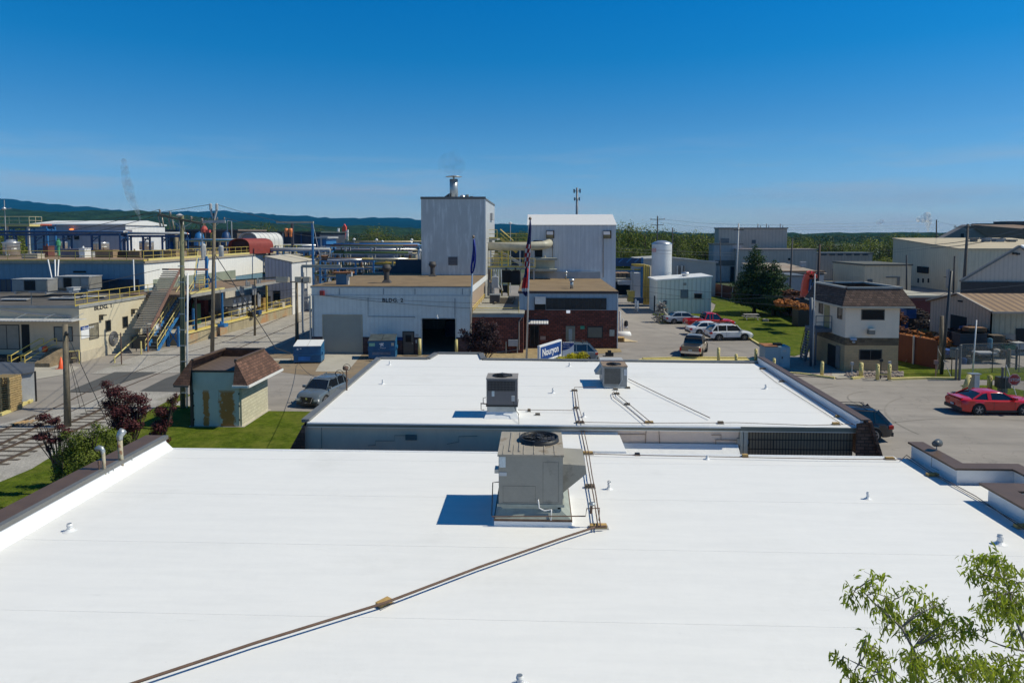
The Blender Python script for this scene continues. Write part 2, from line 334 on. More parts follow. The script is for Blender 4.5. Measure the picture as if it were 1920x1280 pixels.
lawn('verge_outside_gate',[G(1800,723),G(1870,723),G(1930,735),G(1960,760),G(1900,752)],.05)
sheet('stone_bed',[(1482,690),(1525,672),(1583,698),(1683,698),(1693,706),(1570,708),(1465,702)],rock,.05)
sheet('concrete_walk',[(1560,697),(1585,697),(1600,708),(1570,709),(1560,704)],conc_pale,.06)
# aprons and patches in front of the white and brick buildings
mb=MB(); mb.poly([(x,y,.012) for x,y in ((-26,62.9),(-26,57),(-19,53.5),(-12,51.5),(-5,51.5),(-5,62.9))]); struct(mb,'concrete_apron',apron_m)
mb=MB(); mb.poly([(x,y,.022) for x,y in ((-19.6,62.8),(-16.2,62.8),(-15.3,54.6),(-17.9,54.6))]); mb.poly([(x,y,.022) for x,y in ((-29,60.2),(-21.6,60.2),(-21.9,59.2),(-27.8,59.2))]); struct(mb,'concrete_ramp_slab',conc_pale)
mb=MB(); mb.poly([(x,y,.02) for x,y in ((-6,63.9),(-6,61),(-1.5,60.5),(7.9,65),(7.9,66.9),(-1.3,66.9))]); struct(mb,'dirt_bed',M('dry_mulch',(.36,.27,.14),.95,var=.25,scale=2,bump=.03))
sheet('dark_crossing',[(215,697),(295,697),(170,735),(125,734)],darkpanel,.03)
sheet('dark_crossing',[(310,709),(350,695),(352,735),(262,733)],darkpanel,.03)
sheet('painted_edge',[(1190,676),(1205,671),(1420,671),(1425,675)],paleyellow,.02)
# skid marks
mb=MB()
def arcmark(c,r,a0,a1,w,z=.012,n=24):
    for i in range(n):
        t0=a0+(a1-a0)*i/n; t1=a0+(a1-a0)*(i+1)/n
        mb.poly([(c[0]+q*math.cos(t),c[1]+q*math.sin(t),z) for q,t in ((r,t0),(r+w,t0),(r+w,t1),(r,t1))])
for c,r,a0,a1 in (((24,46),3.2,1.8,3.9),((23.4,46.4),4.6,1.9,4.1),((22,45),6.5,1.6,3.2),((30,40),9,2.2,3.3),((26,30),12,1.2,2.2),((8,75),9,-1.5,.2)): arcmark(c,r,a0,a1,.1)
struct(mb,'tyre_marks',M('tyre_mark',(.275,.25,.22),.9,var=.1),kind='structure')
# painted bay lines of the far car park
mb=MB()
for i in range(7):
    y=70.5+i*2.7; mb.poly([(16.5,y,.014),(22.3+i*.05,y+.6,.014),(22.3+i*.05,y+.72,.014),(16.5,y+.12,.014)])
struct(mb,'bay_lines',M('worn_line',(.33,.32,.29),.9,var=.2,scale=3))
# kerbs
def kerb(name,pts,m,label,w=.22,h=.15):
    mb=MB()
    for a,b in zip(pts,pts[1:]): mb.obox((a[0],a[1],h/2),(b[0],b[1],h/2),w,h)
    return solo(mb,name,m,label,'kerb')
kerb('kerb',[G(1386,620),G(1403,634),G(1437,655)],paleyellow,'faded yellow kerb between the car park and the lawn beside the white suv')
kerb('kerb',[G(1205,673),G(1300,671),G(1400,672)],paleyellow,'low yellow kerb behind the two bollards beyond the second white roof',.3,.12)
kerb('kerb',[G(1459,699),G(1500,702),G(1565,710)],paleyellow,'curved yellow kerb in front of the blue electrical cabinet and office door')
kerb('kerb',[G(1597,711),G(1618,708)],paleyellow,'short yellow kerb piece at the corner of the two storey gatehouse')
kerb('kerb',[G(1669,712),G(1735,710),G(1794,711)],paleyellow,'straight yellow kerb along the grass verge right of the gatehouse',.3)
kerb('kerb',[G(1236,606),G(1268,604)],paleyellow,'short yellow kerb in front of the silver scrap pile')
# hills
def ridge(name,Y,prof,m,depth=1400,n=240,rough=6,z1=.6,seed=1):
    rnd=random.Random(seed); mb=MB(); vs=[];fs=[]
    x0=prof[0][0];x1=prof[-1][0]; rows=9
    for j in range(rows):
        t=j/(rows-1); yy=Y-depth*(1-t) 
        for i in range(n+1):
            px=x0+(x1-x0)*i/n
            for (a,ya),(b,yb) in zip(prof,prof[1:]):
                if a<=px<=b: h=ya+(yb-ya)*(px-a)/(b-a)
            X,z=D(px,h,Y); z=max(z,0); zz=z*(t**z1) if t>0 else -2
            zz+= rnd.uniform(-1,1)*rough*(.15+t)*(1 if t>0 else 0)
            vs.append((X*(yy/Y)**.3 if False else X,yy+rnd.uniform(-20,20),zz))
    w=n+1
    for j in range(rows-1):
        for i in range(n): fs.append((j*w+i,j*w+i+1,(j+1)*w+i+1,(j+1)*w+i))
    # back slope
    b0=len(vs)
    for i in range(n+1): x,y,z=vs[(rows-1)*w+i]; vs.append((x,y+900,-2))
    for i in range(n): fs.append(((rows-1)*w+i,(rows-1)*w+i+1,b0+i+1,b0+i))
    mb.add(vs,fs); return struct(mb,name,m,smooth=True)
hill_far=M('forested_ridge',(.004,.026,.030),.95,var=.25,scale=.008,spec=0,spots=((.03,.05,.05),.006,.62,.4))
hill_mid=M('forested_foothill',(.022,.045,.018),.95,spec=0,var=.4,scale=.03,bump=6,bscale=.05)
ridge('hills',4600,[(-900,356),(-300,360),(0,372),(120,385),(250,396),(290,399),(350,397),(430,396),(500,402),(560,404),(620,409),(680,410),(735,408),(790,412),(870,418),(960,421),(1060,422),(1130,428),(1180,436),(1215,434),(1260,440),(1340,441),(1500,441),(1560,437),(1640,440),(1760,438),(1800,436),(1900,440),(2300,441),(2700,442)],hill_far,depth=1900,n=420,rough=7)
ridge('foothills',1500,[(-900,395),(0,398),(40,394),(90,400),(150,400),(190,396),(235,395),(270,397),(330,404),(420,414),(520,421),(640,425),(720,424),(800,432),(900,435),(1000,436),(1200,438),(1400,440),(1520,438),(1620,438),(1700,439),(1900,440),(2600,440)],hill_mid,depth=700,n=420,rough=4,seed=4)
# ---------------------------------------------------------------- near white-roofed building
R1=3.6
b1=thing('white_roofed_building','nearest flat building whose bright white roof fills the lower half','building',(0,17,0))
mb=MB()
mb.slab([(-12.85,10.7),(12.45,10.7),(12.45,18.2),(12.45,19.42),(12.45,20.65),(14.6,20.65),(14.6,17.0),(13.2,10.7)] if False else [(-12.85,10.7),(12.5,10.7),(12.5,23.0),(11.9,23.1),(-12.85,23.2)],3.3,R1)
part(mb,'roof',white_roof,b1)
mb=MB(); mb.box(12.5,16.2,19.4,20.6,3.3,R1-.004); part(mb,'roof_alcove',white_roof,b1)
mb=MB(); mb.box(-13.3,12.4,11,22.9,0,3.3); mb.box(12.4,16.3,12,20.5,0,3.3); part(mb,'wall',slate,b1)
# left parapet with cant strip
def cant(mb,x0,x1,y0,y1,z0,h,axis,side):
    c=.28
    if axis=='y':
        s=side; X=x0; mb.add([(X,y0,z0+.003),(X+s*c,y0,z0+.003),(X,y0,z0+c),(X,y1,z0+.003),(X+s*c,y1,z0+.003),(X,y1,z0+c)],[(0,1,2),(3,5,4),(1,4,5,2)])
mb=MB(); mb.box(-13.25,-12.86,10.7,23.15,3.0,4.0); cant(mb,-12.86,0,10.7,23.12,R1,.3,'y',1); p=part(mb,'parapet',white_flash,b1)
mb=MB(); mb.box(-13.62,-13.0,10.6,23.25,4.0,4.05); part(mb,'coping',trim_brown,p)
mb=MB(); mb.box(-13.0,-12.83,10.6,23.25,3.93,4.053); part(mb,'coping_edge',trim_grey,p)
# front edge strip + far thin edge
mb=MB(); mb.box(-12.85,11.9,23.1,23.24,3.45,3.612); part(mb,'roof_edge',white_flash,b1)
# right parapets
def parapet(pts,h0,h1,w,cw,name='parapet'):
    def off(pts,d):
        out=[]
        for i,p in enumerate(pts):
            p=Vector(p); a=Vector(pts[i-1]) if i else None; b=Vector(pts[i+1]) if i<len(pts)-1 else None
            n1=(p-a).normalized() if a else None; n2=(b-p).normalized() if b else None
            if n1 is None:n1=n2
            if n2 is None:n2=n1
            m1=Vector((-n1.y,n1.x));m2=Vector((-n2.y,n2.x)); m=(m1+m2).normalized(); out.append(p+m*(d/max(.3,m.dot(m1))))
        return out
    def strip(pts,w,z0,z1):
        L=off(pts,w/2);R=off(pts,-w/2); m=MB(); m.slab([(q.x,q.y) for q in L]+[(q.x,q.y) for q in R[::-1]],z0,z1); return m
    mb=strip(pts,w,h0,h1); mc=strip(pts,cw,h1,h1+.06)
    p=part(mb,name,white_flash,b1); part(mc,'coping',trim_brown,p)
    return p
parapet([(12.6,23.25),(12.6,20.85),(14.25,20.85),(14.25,12)],3.0,4.05,.25,.5)
parapet([(12.6,10.7),(12.6,19.1),(13.6,19.1)],3.0,4.05,.3,.62)
mb=MB(); mb.box(12.9,14.1,10.8,18.8,3.62,3.66); part(mb,'inner_cap',trim_grey,b1)
# raised white connecting slab to second building
mb=MB(); x0=D(1056,812,25)[0]; mb.box(.85,3.0,23.2,25.15,3.3,3.68); part(mb,'link_roof',white_roof,b1)
mb=MB(); mb.box(.85,2.95,25.3,25.42,3.3,3.72); part(mb,'link_flashing',white_flash,b1)
mb=MB(); mb.box(3.01,7.35,23.24,25.3,2.7,2.95); mb.add([(3.01,24.9,2.95),(7.35,24.9,2.95),(3.01,25.35,3.32),(7.35,25.35,3.32),(3.01,25.35,2.95),(7.35,25.35,2.95)],[(0,1,3,2),(0,2,4),(1,5,3)]); part(mb,'gutter_flashing',white_flash,b1)
# ---------------------------------------------------------------- second white-roofed building
R2=4.0
b2=thing('white_roofed_building','second flat building with white roof and slate and beige near wall','building',(1.5,32,0))
mb=MB(); mb.slab([(-8.62,25.3),(11.65,25.3),(11.95,37.9),(2.75,38.1),(2.75,38.05),(-3.1,38.35),(-3.4,40.2),(-5.9,40.2),(-6.2,38.4),(-8.9,38.5)],3.8,R2); part(mb,'roof',white_roof,b2)
mb=MB(); mb.box(-8.5,.82,25.42,25.6,0,3.8); mb.box(-8.9,-8.5,25.42,38,0,3.8); mb.box(-8.9,11.9,37.7,38,0,3.8); part(mb,'wall',M('grey_beige_wall',(.72,.60,.47),.8,var=.05,streak=.15),b2)
mb=MB(); mb.box(.82,7.4,25.42,25.6,0,3.8); part(mb,'beige_wall',pinkwall,b2,label='pinkish beige right half of the near wall')
mb=MB(); mb.box(-8.66,11.65,25.26,25.42,3.84,3.99); part(mb,'fascia',M('grey_green_fascia',(.20,.20,.16),.6,var=.06,streak=.3),b2)
mb=MB(); mb.box(-8.6,7.4,25.2,25.27,3.955,4.0); part(mb,'drip_edge',white_flash,b2)
# brown slotted screen on the right
m_screen=M('brown_slotted_panel',(.27,.20,.13),.8,var=.12,stripes=(.11,(.09,.065,.045),'h',.3),brick=(2.,.35,(.04,.03,.025),.02))
mb=MB(); mb.box(7.7,11.5,25.36,25.6,0,3.8); part(mb,'slotted_screen',m_screen,b2)
mb=MB(); mb.box(7.42,7.52,25.3,25.5,2.6,3.8); mb.box(7.55,7.7,25.32,25.6,0,3.8); part(mb,'corner_post',M('beige_post',(.5,.47,.4),.6,var=.05),b2)
# coping round far, left and right sides
mb=MB()
for a,b in zip([(-8.72,25.35),(-8.98,38.55),(-6.2,38.5),(-5.95,40.3),(-3.35,40.3),(-3.05,38.45),(11.98,38.0)],[(-8.98,38.55),(-6.2,38.5),(-5.95,40.3),(-3.35,40.3),(-3.05,38.45),(11.98,38.0)]): mb.obox((a[0],a[1],4.03),(b[0],b[1],4.03),.3,.12)
part(mb,'coping',trim_grey,b2)
mb=MB(); mb.obox((11.72,25.2,4.14),(12.05,38.0,4.14),.12,.3); part(mb,'parapet',white_flash,b2)
mb=MB(); mb.obox((11.86,25.15,4.31),(12.2,38.1,4.31),.32,.05); part(mb,'parapet_coping',trim_brown,b2)
# mansards at both ends
mb=MB(); 
mb.add([(-8.7,25.2,4.0),(-8.98,38.5,4.0),(-10.1,38.6,2.0),(-9.85,25.2,2.0),(-8.7,25.2,2.0),(-8.98,38.5,2.0)],[(0,3,2,1),(0,4,3),(1,2,5)]); part(mb,'mansard',shingle_red,b2)
mb=MB(); mb.add([(11.9,25.1,4.25),(12.2,38,4.25),(12.95,38.1,2.3),(12.58,25.1,2.3),(11.8,25.1,2.3),(12.1,38,2.3)],[(0,1,2,3),(0,3,4),(1,5,2)]); mb.add([(11.5,25.12,4.2),(11.9,25.1,4.25),(12.6,25.1,2.3),(11.5,25.12,2.3)],[(0,1,2,3)]); part(mb,'mansard',shingle,b2)
mb=MB(); mb.obox((11.95,25.06,4.3),(12.62,25.06,2.3),.14,.10,(1,0,.4)); part(mb,'hip_cap',shingle_red,b2)
# wall conduits and small vents
def wallpipe(lines,m,par,Y,nm='conduit',r=.02):
    for l in lines: mb=MB(); mb.tube([PT(a,b,Y) for a,b in l],r,5); part(mb,nm,m,par)
wallpipe([[(690,835),(704,834),(704,826),(740,826),(740,816),(760,816)],[(838,832),(860,828),(860,818),(895,817)],[(603,800),(603,840)]],M('dark_conduit',(.22,.19,.17),.6),b2,25.38,'conduit',.011)
wallpipe([[(1090,814),(1090,800)],[(1210,814),(1140,814),(1090,808)],[(1212,797),(1210,832)],[(1235,797),(1237,832)],[(1334,815),(1352,815),(1352,824),(1342,824),(1342,834)],[(1352,824),(1385,825)]],M('beige_conduit',(.30,.2,.14),.7),b2,25.38,'conduit',.014)
def wallbox(pxL,pyT,pxR,pyB,Y,dep,mat,par,nm,label=None):
    x0,z1=D(pxL,pyT,Y);x1,z0=D(pxR,pyB,Y); mb=MB(); mb.box(x0,x1,Y,Y+dep,z0,z1); return part(mb,nm,mat,par,label=label)
wallbox(760,815,781,825,25.36,.1,M('vent_hood',(.12,.16,.16),.5),b2,'wall_vent')
v=wallbox(1382,822,1405,836,25.36,.1,creamsh,b2,'wall_vent'); wallbox(1384,824,1403,832,25.35,.02,palegrey,v,'louvre')
# ---------------------------------------------------------------- roof plumbing vents
def vent(px,py,z,h,r,label,group,name='roof_vent',loop=False,cap=False):
    x,y=G(px,py,z); t=thing(name,label,'roof vent',(x,y,z),group)
    mb=MB(); mb.cyl((x,y,z),(x,y,z+h),r,r,12); mb.cyl((x,y,z+h*.72),(x,y,z+h*.8),r*1.12,r*1.12,12); part(mb,'pipe',pvc,t,True)
    mb=MB(); mb.cyl((x,y,z+h),(x,y,z+h+.004),r*.75,r*.75,10); part(mb,'opening',galv,t)
    mb=MB(); mb.lathe((x,y,z),[(r*2.6,.003),(r*1.6,.02),(r*1.05,.07)],14); part(mb,'boot',white_flash,t,True)
    if loop:
        mb=MB(); mb.tube([(x+r*.9*math.cos(a),y,z+h+r*.9*math.sin(a)+.02) for a in [i*math.pi/8 for i in range(17)]],.012,5); part(mb,'loop',galv,t,True)
    return t
g='small white vent pipes on the white roofs'
vent(131,995,3.6,.19,.065,'short white vent pipe alone on the left of the near white roof',g)
vent(1142,917,3.6,.2,.045,'white vent pipe with wire loop right of the big rooftop unit',g,loop=True)
vent(1627,935,3.6,.19,.04,'thin white vent pipe in the right part of the near white roof',g)
vent(1875,1019,3.6,.22,.065,'thick white vent stub near the right edge above the tree branches',g)
vent(1326,861,3.6,.12,.04,'tiny vent pipe at the far edge of the near roof under the beige wall',g)
vent(975,1284,3.6,.17,.06,'white vent pipe cut by the bottom edge of the picture',g)
vent(731,684,4,.2,.05,'vent pipe in the far left corner of the second white roof',g)
vent(718,720,4,.2,.05,'vent pipe left of centre on the second roof, second from the left edge',g)
vent(1068,687,4,.2,.05,'vent pipe near the far edge of the second roof below the yellow shrub',g)
vent(1037,737,4,.22,.05,'vent pipe between the two units on the second white roof',g)
vent(1095,782,4,.18,.05,'vent pipe just right of the twin gas pipes near the second roof edge',g)
vent(1436,729,4,.2,.05,'vent pipe by the right parapet of the second white roof',g)
# gooseneck vents near left parapet
def goose(px,py,h,r,label,lean=(0,0)):
    z=3.6; x,y=G(px,py,z); t=thing('gooseneck_vent',label,'roof vent',(x,y,z),'rusty gooseneck vents by the left parapet')
    lx,ly=lean
    mb=MB(); mb.cyl((x,y,z+.12),(x+lx,y+ly,z+h),r,r,12); part(mb,'pipe',M('peeling_pipe',(.42,.38,.27),.7,var=.2,scale=8,spots=((.22,.09,.04),5,.52,.9)),t,True)
    mb=MB(); mb.tube([(x+lx-r*.2,y+ly,z+h-.05),(x+lx-r*.2,y+ly,z+h+r*.8),(x+lx-r*.9,y+ly,z+h+r*2.2),(x+lx-r*2.6,y+ly,z+h+r*2.6),(x+lx-r*4,y+ly,z+h+r*1.6)] if px<215 else [(x+lx,y+ly,z+h-.05),(x+lx,y+ly,z+h+r*1),(x+lx+r*.7,y+ly,z+h+r*2.2),(x+lx+r*1.0,y+ly+r,z+h+r*3.0)],[r*1.15,r*1.3,r*1.5,r*1.6,r*1.5],12); part(mb,'cowl',galv,t,True)
    mb=MB(); mb.lathe((x,y,z),[(r*2.8,.003),(r*1.9,.03),(r*1.5,.12),(r*1.1,.16)],12); part(mb,'boot',white_flash,t,True)
goose(228,888,1.12,.075,'taller rusty gooseneck vent pipe standing beside the left parapet',(-.02,0))
goose(197,906,.95,.05,'thinner gooseneck vent pipe nearer the camera at the left parapet',(-.02,0))
mb=MB(); x,y=G(187,908,3.6); mb.cyl((x,y,3.6),(x,y,4.2),.018,.018,8); mb.cyl((x,y,4.2),(x,y,4.32),.035,.03,8); solo(mb,'vent_rod',rust,'thin red brown rod with white cap beside the gooseneck vents','vent rod')
mb=MB()
for px,py in ((216,878),(186,898),(180,903)):
    x,y=G(px,py,3.6); x=-12.86; mb.tube([(x+.02,y,4.0),(x+.02,y,3.78),(x+.08,y-.03,3.68),(x+.2,y-.05,3.66)],.012,5)
solo(mb,'flashing_cable',palegrey,'thin grey cables looping down the inside of the left parapet','cable')
# ---------------------------------------------------------------- rooftop unit 1 (large, near)
def hvac_base(): pass
X0,X1,Y0,Y1=-1.03,.62,17.35,19.35; zb,zt=4.12,5.37
X1=D(1055.5,855,Y0)[0]; X0=D(935,855,Y0)[0]
h1=thing('rooftop_unit','large grey beige rooftop air conditioner with side hood on the near roof','air conditioner',(-.2,18.3,3.6))
mb=MB(); mb.box(X0,X1,Y0,Y1,zb,zt); part(mb,'cabinet',hvac_m,h1)
mb=MB(); mb.box(X0-.03,X1+.03,Y0-.03,Y1+.03,zt,zt+.05); top=part(mb,'top_panel',hvac_top,h1)
mb=MB()
for k in range(6): 
    x=X0+.1+k*(X1-X0)/6.2; mb.box(x,x+.02,Y0,Y0+.75,zt+.05,zt+.066)
for x in (X0+.25,X0+.5): mb.box(x,x+.05,Y0+.2,Y1-.05,zt+.05,zt+.075)
part(mb,'seam',hvac_top,top)
def fan(c,r,par,m=black,h=.09):
    x,y,z=c; mb=MB()
    mb.lathe((x,y,z),[(r*1.04,0),(r*1.0,h),(r*.93,h*1.05),(r*.9,.01)],28)
    g=part(mb,'fan_ring',m,par,True)
    mb=MB(); mb.cyl((x,y,z+.002),(x,y,z+.006),r*.93,r*.93,24); part(mb,'fan_well',dark,g)
    mb=MB()
    for k in range(5):
        a=k*2*math.pi/5; p=[(x+rr*math.cos(a+da),y+rr*math.sin(a+da),z+.03+dz) for rr,da,dz in ((.15*r,0,0),(.85*r,-.1,0),(.88*r,.45,.04),(.2*r,.8,.03))]; mb.poly(p)
    part(mb,'fan_blade',M('fan_blade',(.08,.08,.085),.4),g)
    mb=MB()
    for rr in (.2,.4,.6,.8,1): mb.tube([(x+rr*r*math.cos(t*math.pi/12),y+rr*r*math.sin(t*math.pi/12),z+h+.03*(1-rr*rr)) for t in range(25)],.007,4)
    for k in range(8):
        a=k*math.pi/4+.2; mb.tube([(x,y,z+h+.035),(x+.6*r*math.cos(a),y+.6*r*math.sin(a),z+h+.02),(x+r*math.cos(a),y+r*math.sin(a),z+h)],.007,4)
    mb.cyl((x,y,z+h+.02),(x,y,z+h+.05),r*.14,r*.12,12)
    part(mb,'fan_guard',m,g)
fx,fy=G(1011,822,zt+.1); fan((fx,min(fy,Y1-.62),zt+.05),.52,top,h=.11)
mb=MB()
def panel(px0,py0,px1,py1,Y,m=None,nm='panel_seam',par=h1):
    x0,z1=D(px0,py0,Y);x1,z0=D(px1,py1,Y); mb=MB(); w=.006
    for a in ((x0,x1,z1-w,z1),(x0,x1,z0,z0+w),(x0,x0+w,z0,z1),(x1-w,x1,z0,z1)): mb.box(a[0],a[1],Y-.004,Y+.01,a[2],a[3])
    return part(mb,nm,m or M('seam_dark',(.12,.11,.1),.8),par)
panel(943,910,1004,942,Y0); panel(1018,866,1047,942,Y0)
wallbox(936,856,948,876,Y0-.012,.02,M('warning_label',(.6,.66,.68),.5,var=.12,scale=25),h1,'notice_plate')
wallbox(936,885,950,892,Y0-.012,.02,M('plate_grey',(.5,.52,.55),.5,var=.05),h1,'name_plate')
# flared curb
mb=MB(); mb.box(X0-.04,X1+.04,Y0-.02,Y1,4.06,4.13); mb.box(X0+.08,X1-.12,Y0+.02,Y1-.1,3.8,4.06)
mb.add([(X0-.1,Y0-.12,3.78),(X1+.22,Y0-.12,3.78),(X1-.06,Y0+.02,4.0),(X0+.08,Y0+.02,4.0),(X0-.1,Y1,3.78),(X1+.22,Y1,3.78),(X1-.06,Y1,4.0),(X0+.08,Y1,4.0)],[(0,1,2,3),(1,5,6,2),(4,0,3,7),(5,4,7,6)])
part(mb,'curb',M('curb_grey',(.33,.36,.32),.55,var=.12,scale=4,streak=.3),h1)
mb=MB(); mb.box(X0-.12,X1+.24,Y0-.14,Y1+.04,3.73,3.785); part(mb,'rusty_rail',rust,h1)
mb=MB(); mb.box(X0-.11,X1+.23,Y0-.13,Y1+.03,3.6,3.73); part(mb,'curb_flashing',white_flash,h1)
# intake hood on the right
hx=X1; xh=D(1097,880,18.3)[0]
mb=MB(); ya,yb=Y0+.45,Y1-.15
mb.add([(hx,ya,4.25),(hx,ya,5.03),(xh-.02,ya,5.0),(xh,ya,4.78),(hx,yb,4.25),(hx,yb,5.03),(xh-.02,yb,5.0),(xh,yb,4.78)],[(0,3,2,1),(4,5,6,7),(1,2,6,5),(2,3,7,6),(0,4,7,3)]); part(mb,'intake_hood',hvac_m,h1)
mb=MB(); mb.tube([PT(1009,936,Y0-.05),PT(1011,952,Y0-.05),PT(1021,957,Y0-.05),PT(1034,955,Y0-.05),PT(1033,975,Y0-.16)],.018,8); part(mb,'drain_pipe',pvc,h1,True)
mb=MB(); mb.tube([PT(935,903,Y0+.1),PT(924,904,Y0+.1),PT(922,966,Y0+.1)],.014,6); part(mb,'gas_whip',black,h1)
mb=MB(); mb.tube([PT(922,968,Y0-.16),PT(1098,967,Y0-.16),PT(1100,953,Y0-.1),PT(1124,952,Y0-.1),PT(1123,975,Y0-.1)],.016,6); mb.tube([PT(1108,962,Y0-.12),PT(1109,944,Y0-.12)],.035,8); part(mb,'gas_pipe',rust,h1)
mb=MB(); c=PT(1110,944,Y0-.1); mb.lathe((c[0],c[1],c[2]-.03),[(.0,0),(.075,.0),(.085,.03),(.075,.06),(0,.06)],14); part(mb,'regulator',galv,h1,True)
mb=MB(); mb.box(X0-.12,X0,Y0+.2,Y0+.5,4.85,4.95); part(mb,'disconnect_box',galv,h1)
# ---------------------------------------------------------------- rooftop unit 2
Y0=26.2; XA,XB=D(912,711,Y0)[0],D(970,711,Y0)[0]; zt=5.48; zb=4.48
h2=thing('rooftop_unit','dark grey square rooftop unit with black grille on the second roof','air conditioner',((XA+XB)/2,26.6,4))
mb=MB(); mb.box(XA,XB,Y0,Y0+1.0,zb,zt); part(mb,'cabinet',hvac_dk,h2)
mb=MB(); mb.box(XA-.015,XB+.015,Y0-.015,Y0+1.015,zt,zt+.04); top=part(mb,'top_panel',M('grey_unit_top',(.28,.26,.245),.6,var=.1),h2); fan(((XA+XB)/2,Y0+.5,zt+.04),.38,top,h=.03)
mb=MB(); x0=XA+.06; x1=XB-.09
mb.box(x0,x1,Y0-.012,Y0+.01,5.03,5.42); gr_=part(mb,'coil_grille',black,h2)
mb=MB()
for k in range(20): x=x0+(x1-x0)*k/19; mb.box(x-.004,x+.004,Y0-.022,Y0-.01,5.03,5.42)
for k in range(5): z=5.05+k*.09; mb.box(x0,x1,Y0-.02,Y0-.01,z,z+.006)
part(mb,'grille_bar',hvac_dk,gr_)
wallbox(922,733,927,743,Y0-.012,.02,M('warning_label',(.6,.6,.6)),h2,'notice_plate')
wallbox(959,742,965,752,Y0-.06,.07,palegrey,h2,'disconnect_box')
mb=MB(); mb.box(XA+.02,XB-.04,Y0+.02,Y0+.95,4.22,4.48); part(mb,'curb',galv,h2)
mb=MB(); mb.box(XA-.02,XB+.02,Y0-.01,Y0+1,4.42,4.49); part(mb,'base_rail',black,h2)
mb=MB(); mb.box(XA+.0,XB-.02,Y0,Y0+1.,4.0,4.22); mb.add([(XA-.08,Y0-.2,4.003),(XB+.06,Y0-.2,4.003),(XB-.02,Y0,4.2),(XA,Y0,4.2)],[(0,1,2,3)]); part(mb,'curb_flashing',white_flash,h2)
mb=MB(); mb.tube([PT(911,745,Y0+.1),PT(906,746,Y0+.1),PT(906,756,Y0+.1),PT(902,757,Y0+.1),PT(902,768,Y0+.1),PT(908,768,Y0+.1)],.014,6); mb.tube([PT(901,756,Y0),PT(914,757,Y0)],.025,6); part(mb,'gas_pipe',rust,h2)
mb=MB(); mb.tube([PT(962,752,Y0-.05),PT(966,767,Y0-.1),PT(973,777,Y0-.3)],.012,6); mb.tube([PT(972,776,Y0-.3),PT(973,794,25.3)],.01,5); part(mb,'cable',black,h2)
# ---------------------------------------------------------------- rooftop unit 3
Y0=31.45; XA,XB=D(1131,690,Y0)[0],D(1176,690,Y0)[0]; zt=4.99; zb=4.08
h3=thing('rooftop_unit','rust topped rooftop unit with coil face near the far edge of the second roof','air conditioner',((XA+XB)/2,32.2,4))
mb=MB(); mb.box(XA,XB,Y0,Y0+1.9,zb,zt); part(mb,'cabinet',M('grey_cabinet',(.27,.28,.28),.5,var=.1,scale=4),h3)
mb=MB(); mb.box(XA-.02,XB+.02,Y0-.02,Y0+1.2,zt,zt+.04); top=part(mb,'top_panel',M('rusting_top',(.30,.22,.16),.8,var=.15,spots=((.12,.09,.07),3,.5,.6)),h3); fan(((XA+XB)/2-.02,Y0+.42,zt+.04),.33,top,h=.03)
mb=MB(); mb.box(XA-.02,XB-.03,Y0+1.2,Y0+1.92,zt,zt+.1); part(mb,'rear_lid',palegrey,h3)
mb=MB(); mb.box(XA+.06,XA+.78,Y0-.012,Y0+.01,4.2,4.93); part(mb,'coil_grille',M('coil_fins',(.09,.09,.085),.6,var=.2,scale=6),h3)
mb=MB(); mb.box(XA-.28,XA,Y0+.9,Y0+1.7,4.45,4.5); mb.add([(XA,Y0+.9,4.5),(XA-.28,Y0+.9,4.5),(XA,Y0+.9,4.85),(XA,Y0+1.7,4.5),(XA-.28,Y0+1.7,4.5),(XA,Y0+1.7,4.85)],[(0,1,2),(3,5,4),(1,4,5,2)]); part(mb,'intake_hood',galv,h3)
mb=MB(); mb.box(XA+.05,XB-.02,Y0,Y0+1.9,4.0,4.08); part(mb,'base_rail',galv,h3)
wallbox(1170,692,1176,704,Y0-.012,.02,M('plate_grey',(.5,.5,.5)),h3,'name_plate')
mb=MB(); mb.tube([PT(1166,690,Y0-.04),PT(1166,712,Y0-.05),PT(1160,724,Y0-.1)],.015,6); part(mb,'conduit',galv,h3)
mb=MB(); x,y=G(1144,672,0); 
# ---------------------------------------------------------------- gas pipes on the roofs
def rpipe(pts,z,label,r=.018,m=None,drop=None):
    P=[(G(a,b,z)+(z,)) for a,b in pts]; mb=MB(); mb.tube(P,r,6); return solo(mb,'gas_pipe',m or rust,label,'pipe','pipes lying on the white roofs')
rpipe([(1136,986),(1118,987),(1060,1006),(900,1062),(720,1130),(480,1204),(250,1280),(130,1320)],3.72,'long diagonal brown gas pipe across the near roof from the big unit',.027)
rpipe([(1121,985),(1113,930),(1108,905),(1100,860),(1098,846),(1087,795)],3.78,'left pipe of the rusty pair passing over the gap between the two white roofs',.017)
rpipe([(1126,985),(1117,925),(1110,890),(1104,850),(1093,798),(1090,793)],3.78,'right pipe of the rusty pair passing over the gap between the two white roofs',.017)
rpipe([(1100,850),(1195,853),(1400,857),(1560,860),(1690,861),(1700,853),(1745,884),(1830,930),(1925,995)],3.68,'thin brown pipe along the far edge of the near roof to the right parapet',.014)
rpipe([(1700,858),(1740,884),(1800,917),(1930,992)],3.63,'second thin line on the near roof running along the right parapet',.009)
rpipe([(1077,731),(1080,765),(1086,793)],4.1,'left of the two short pipes crossing the second roof near the middle',.02)
rpipe([(1081,731),(1086,765),(1094,793)],4.1,'right of the two short pipes crossing the second roof near the middle',.014)
rpipe([(1118,725),(1077,726),(1077,732)],4.1,'short pipe from the rust topped unit towards the pipe pair',.014)
rpipe([(1152,733),(1148,737),(1150,744),(1175,763),(1212,794)],4.09,'left pipe of the slanting pair from the rust topped unit to the roof edge',.014)
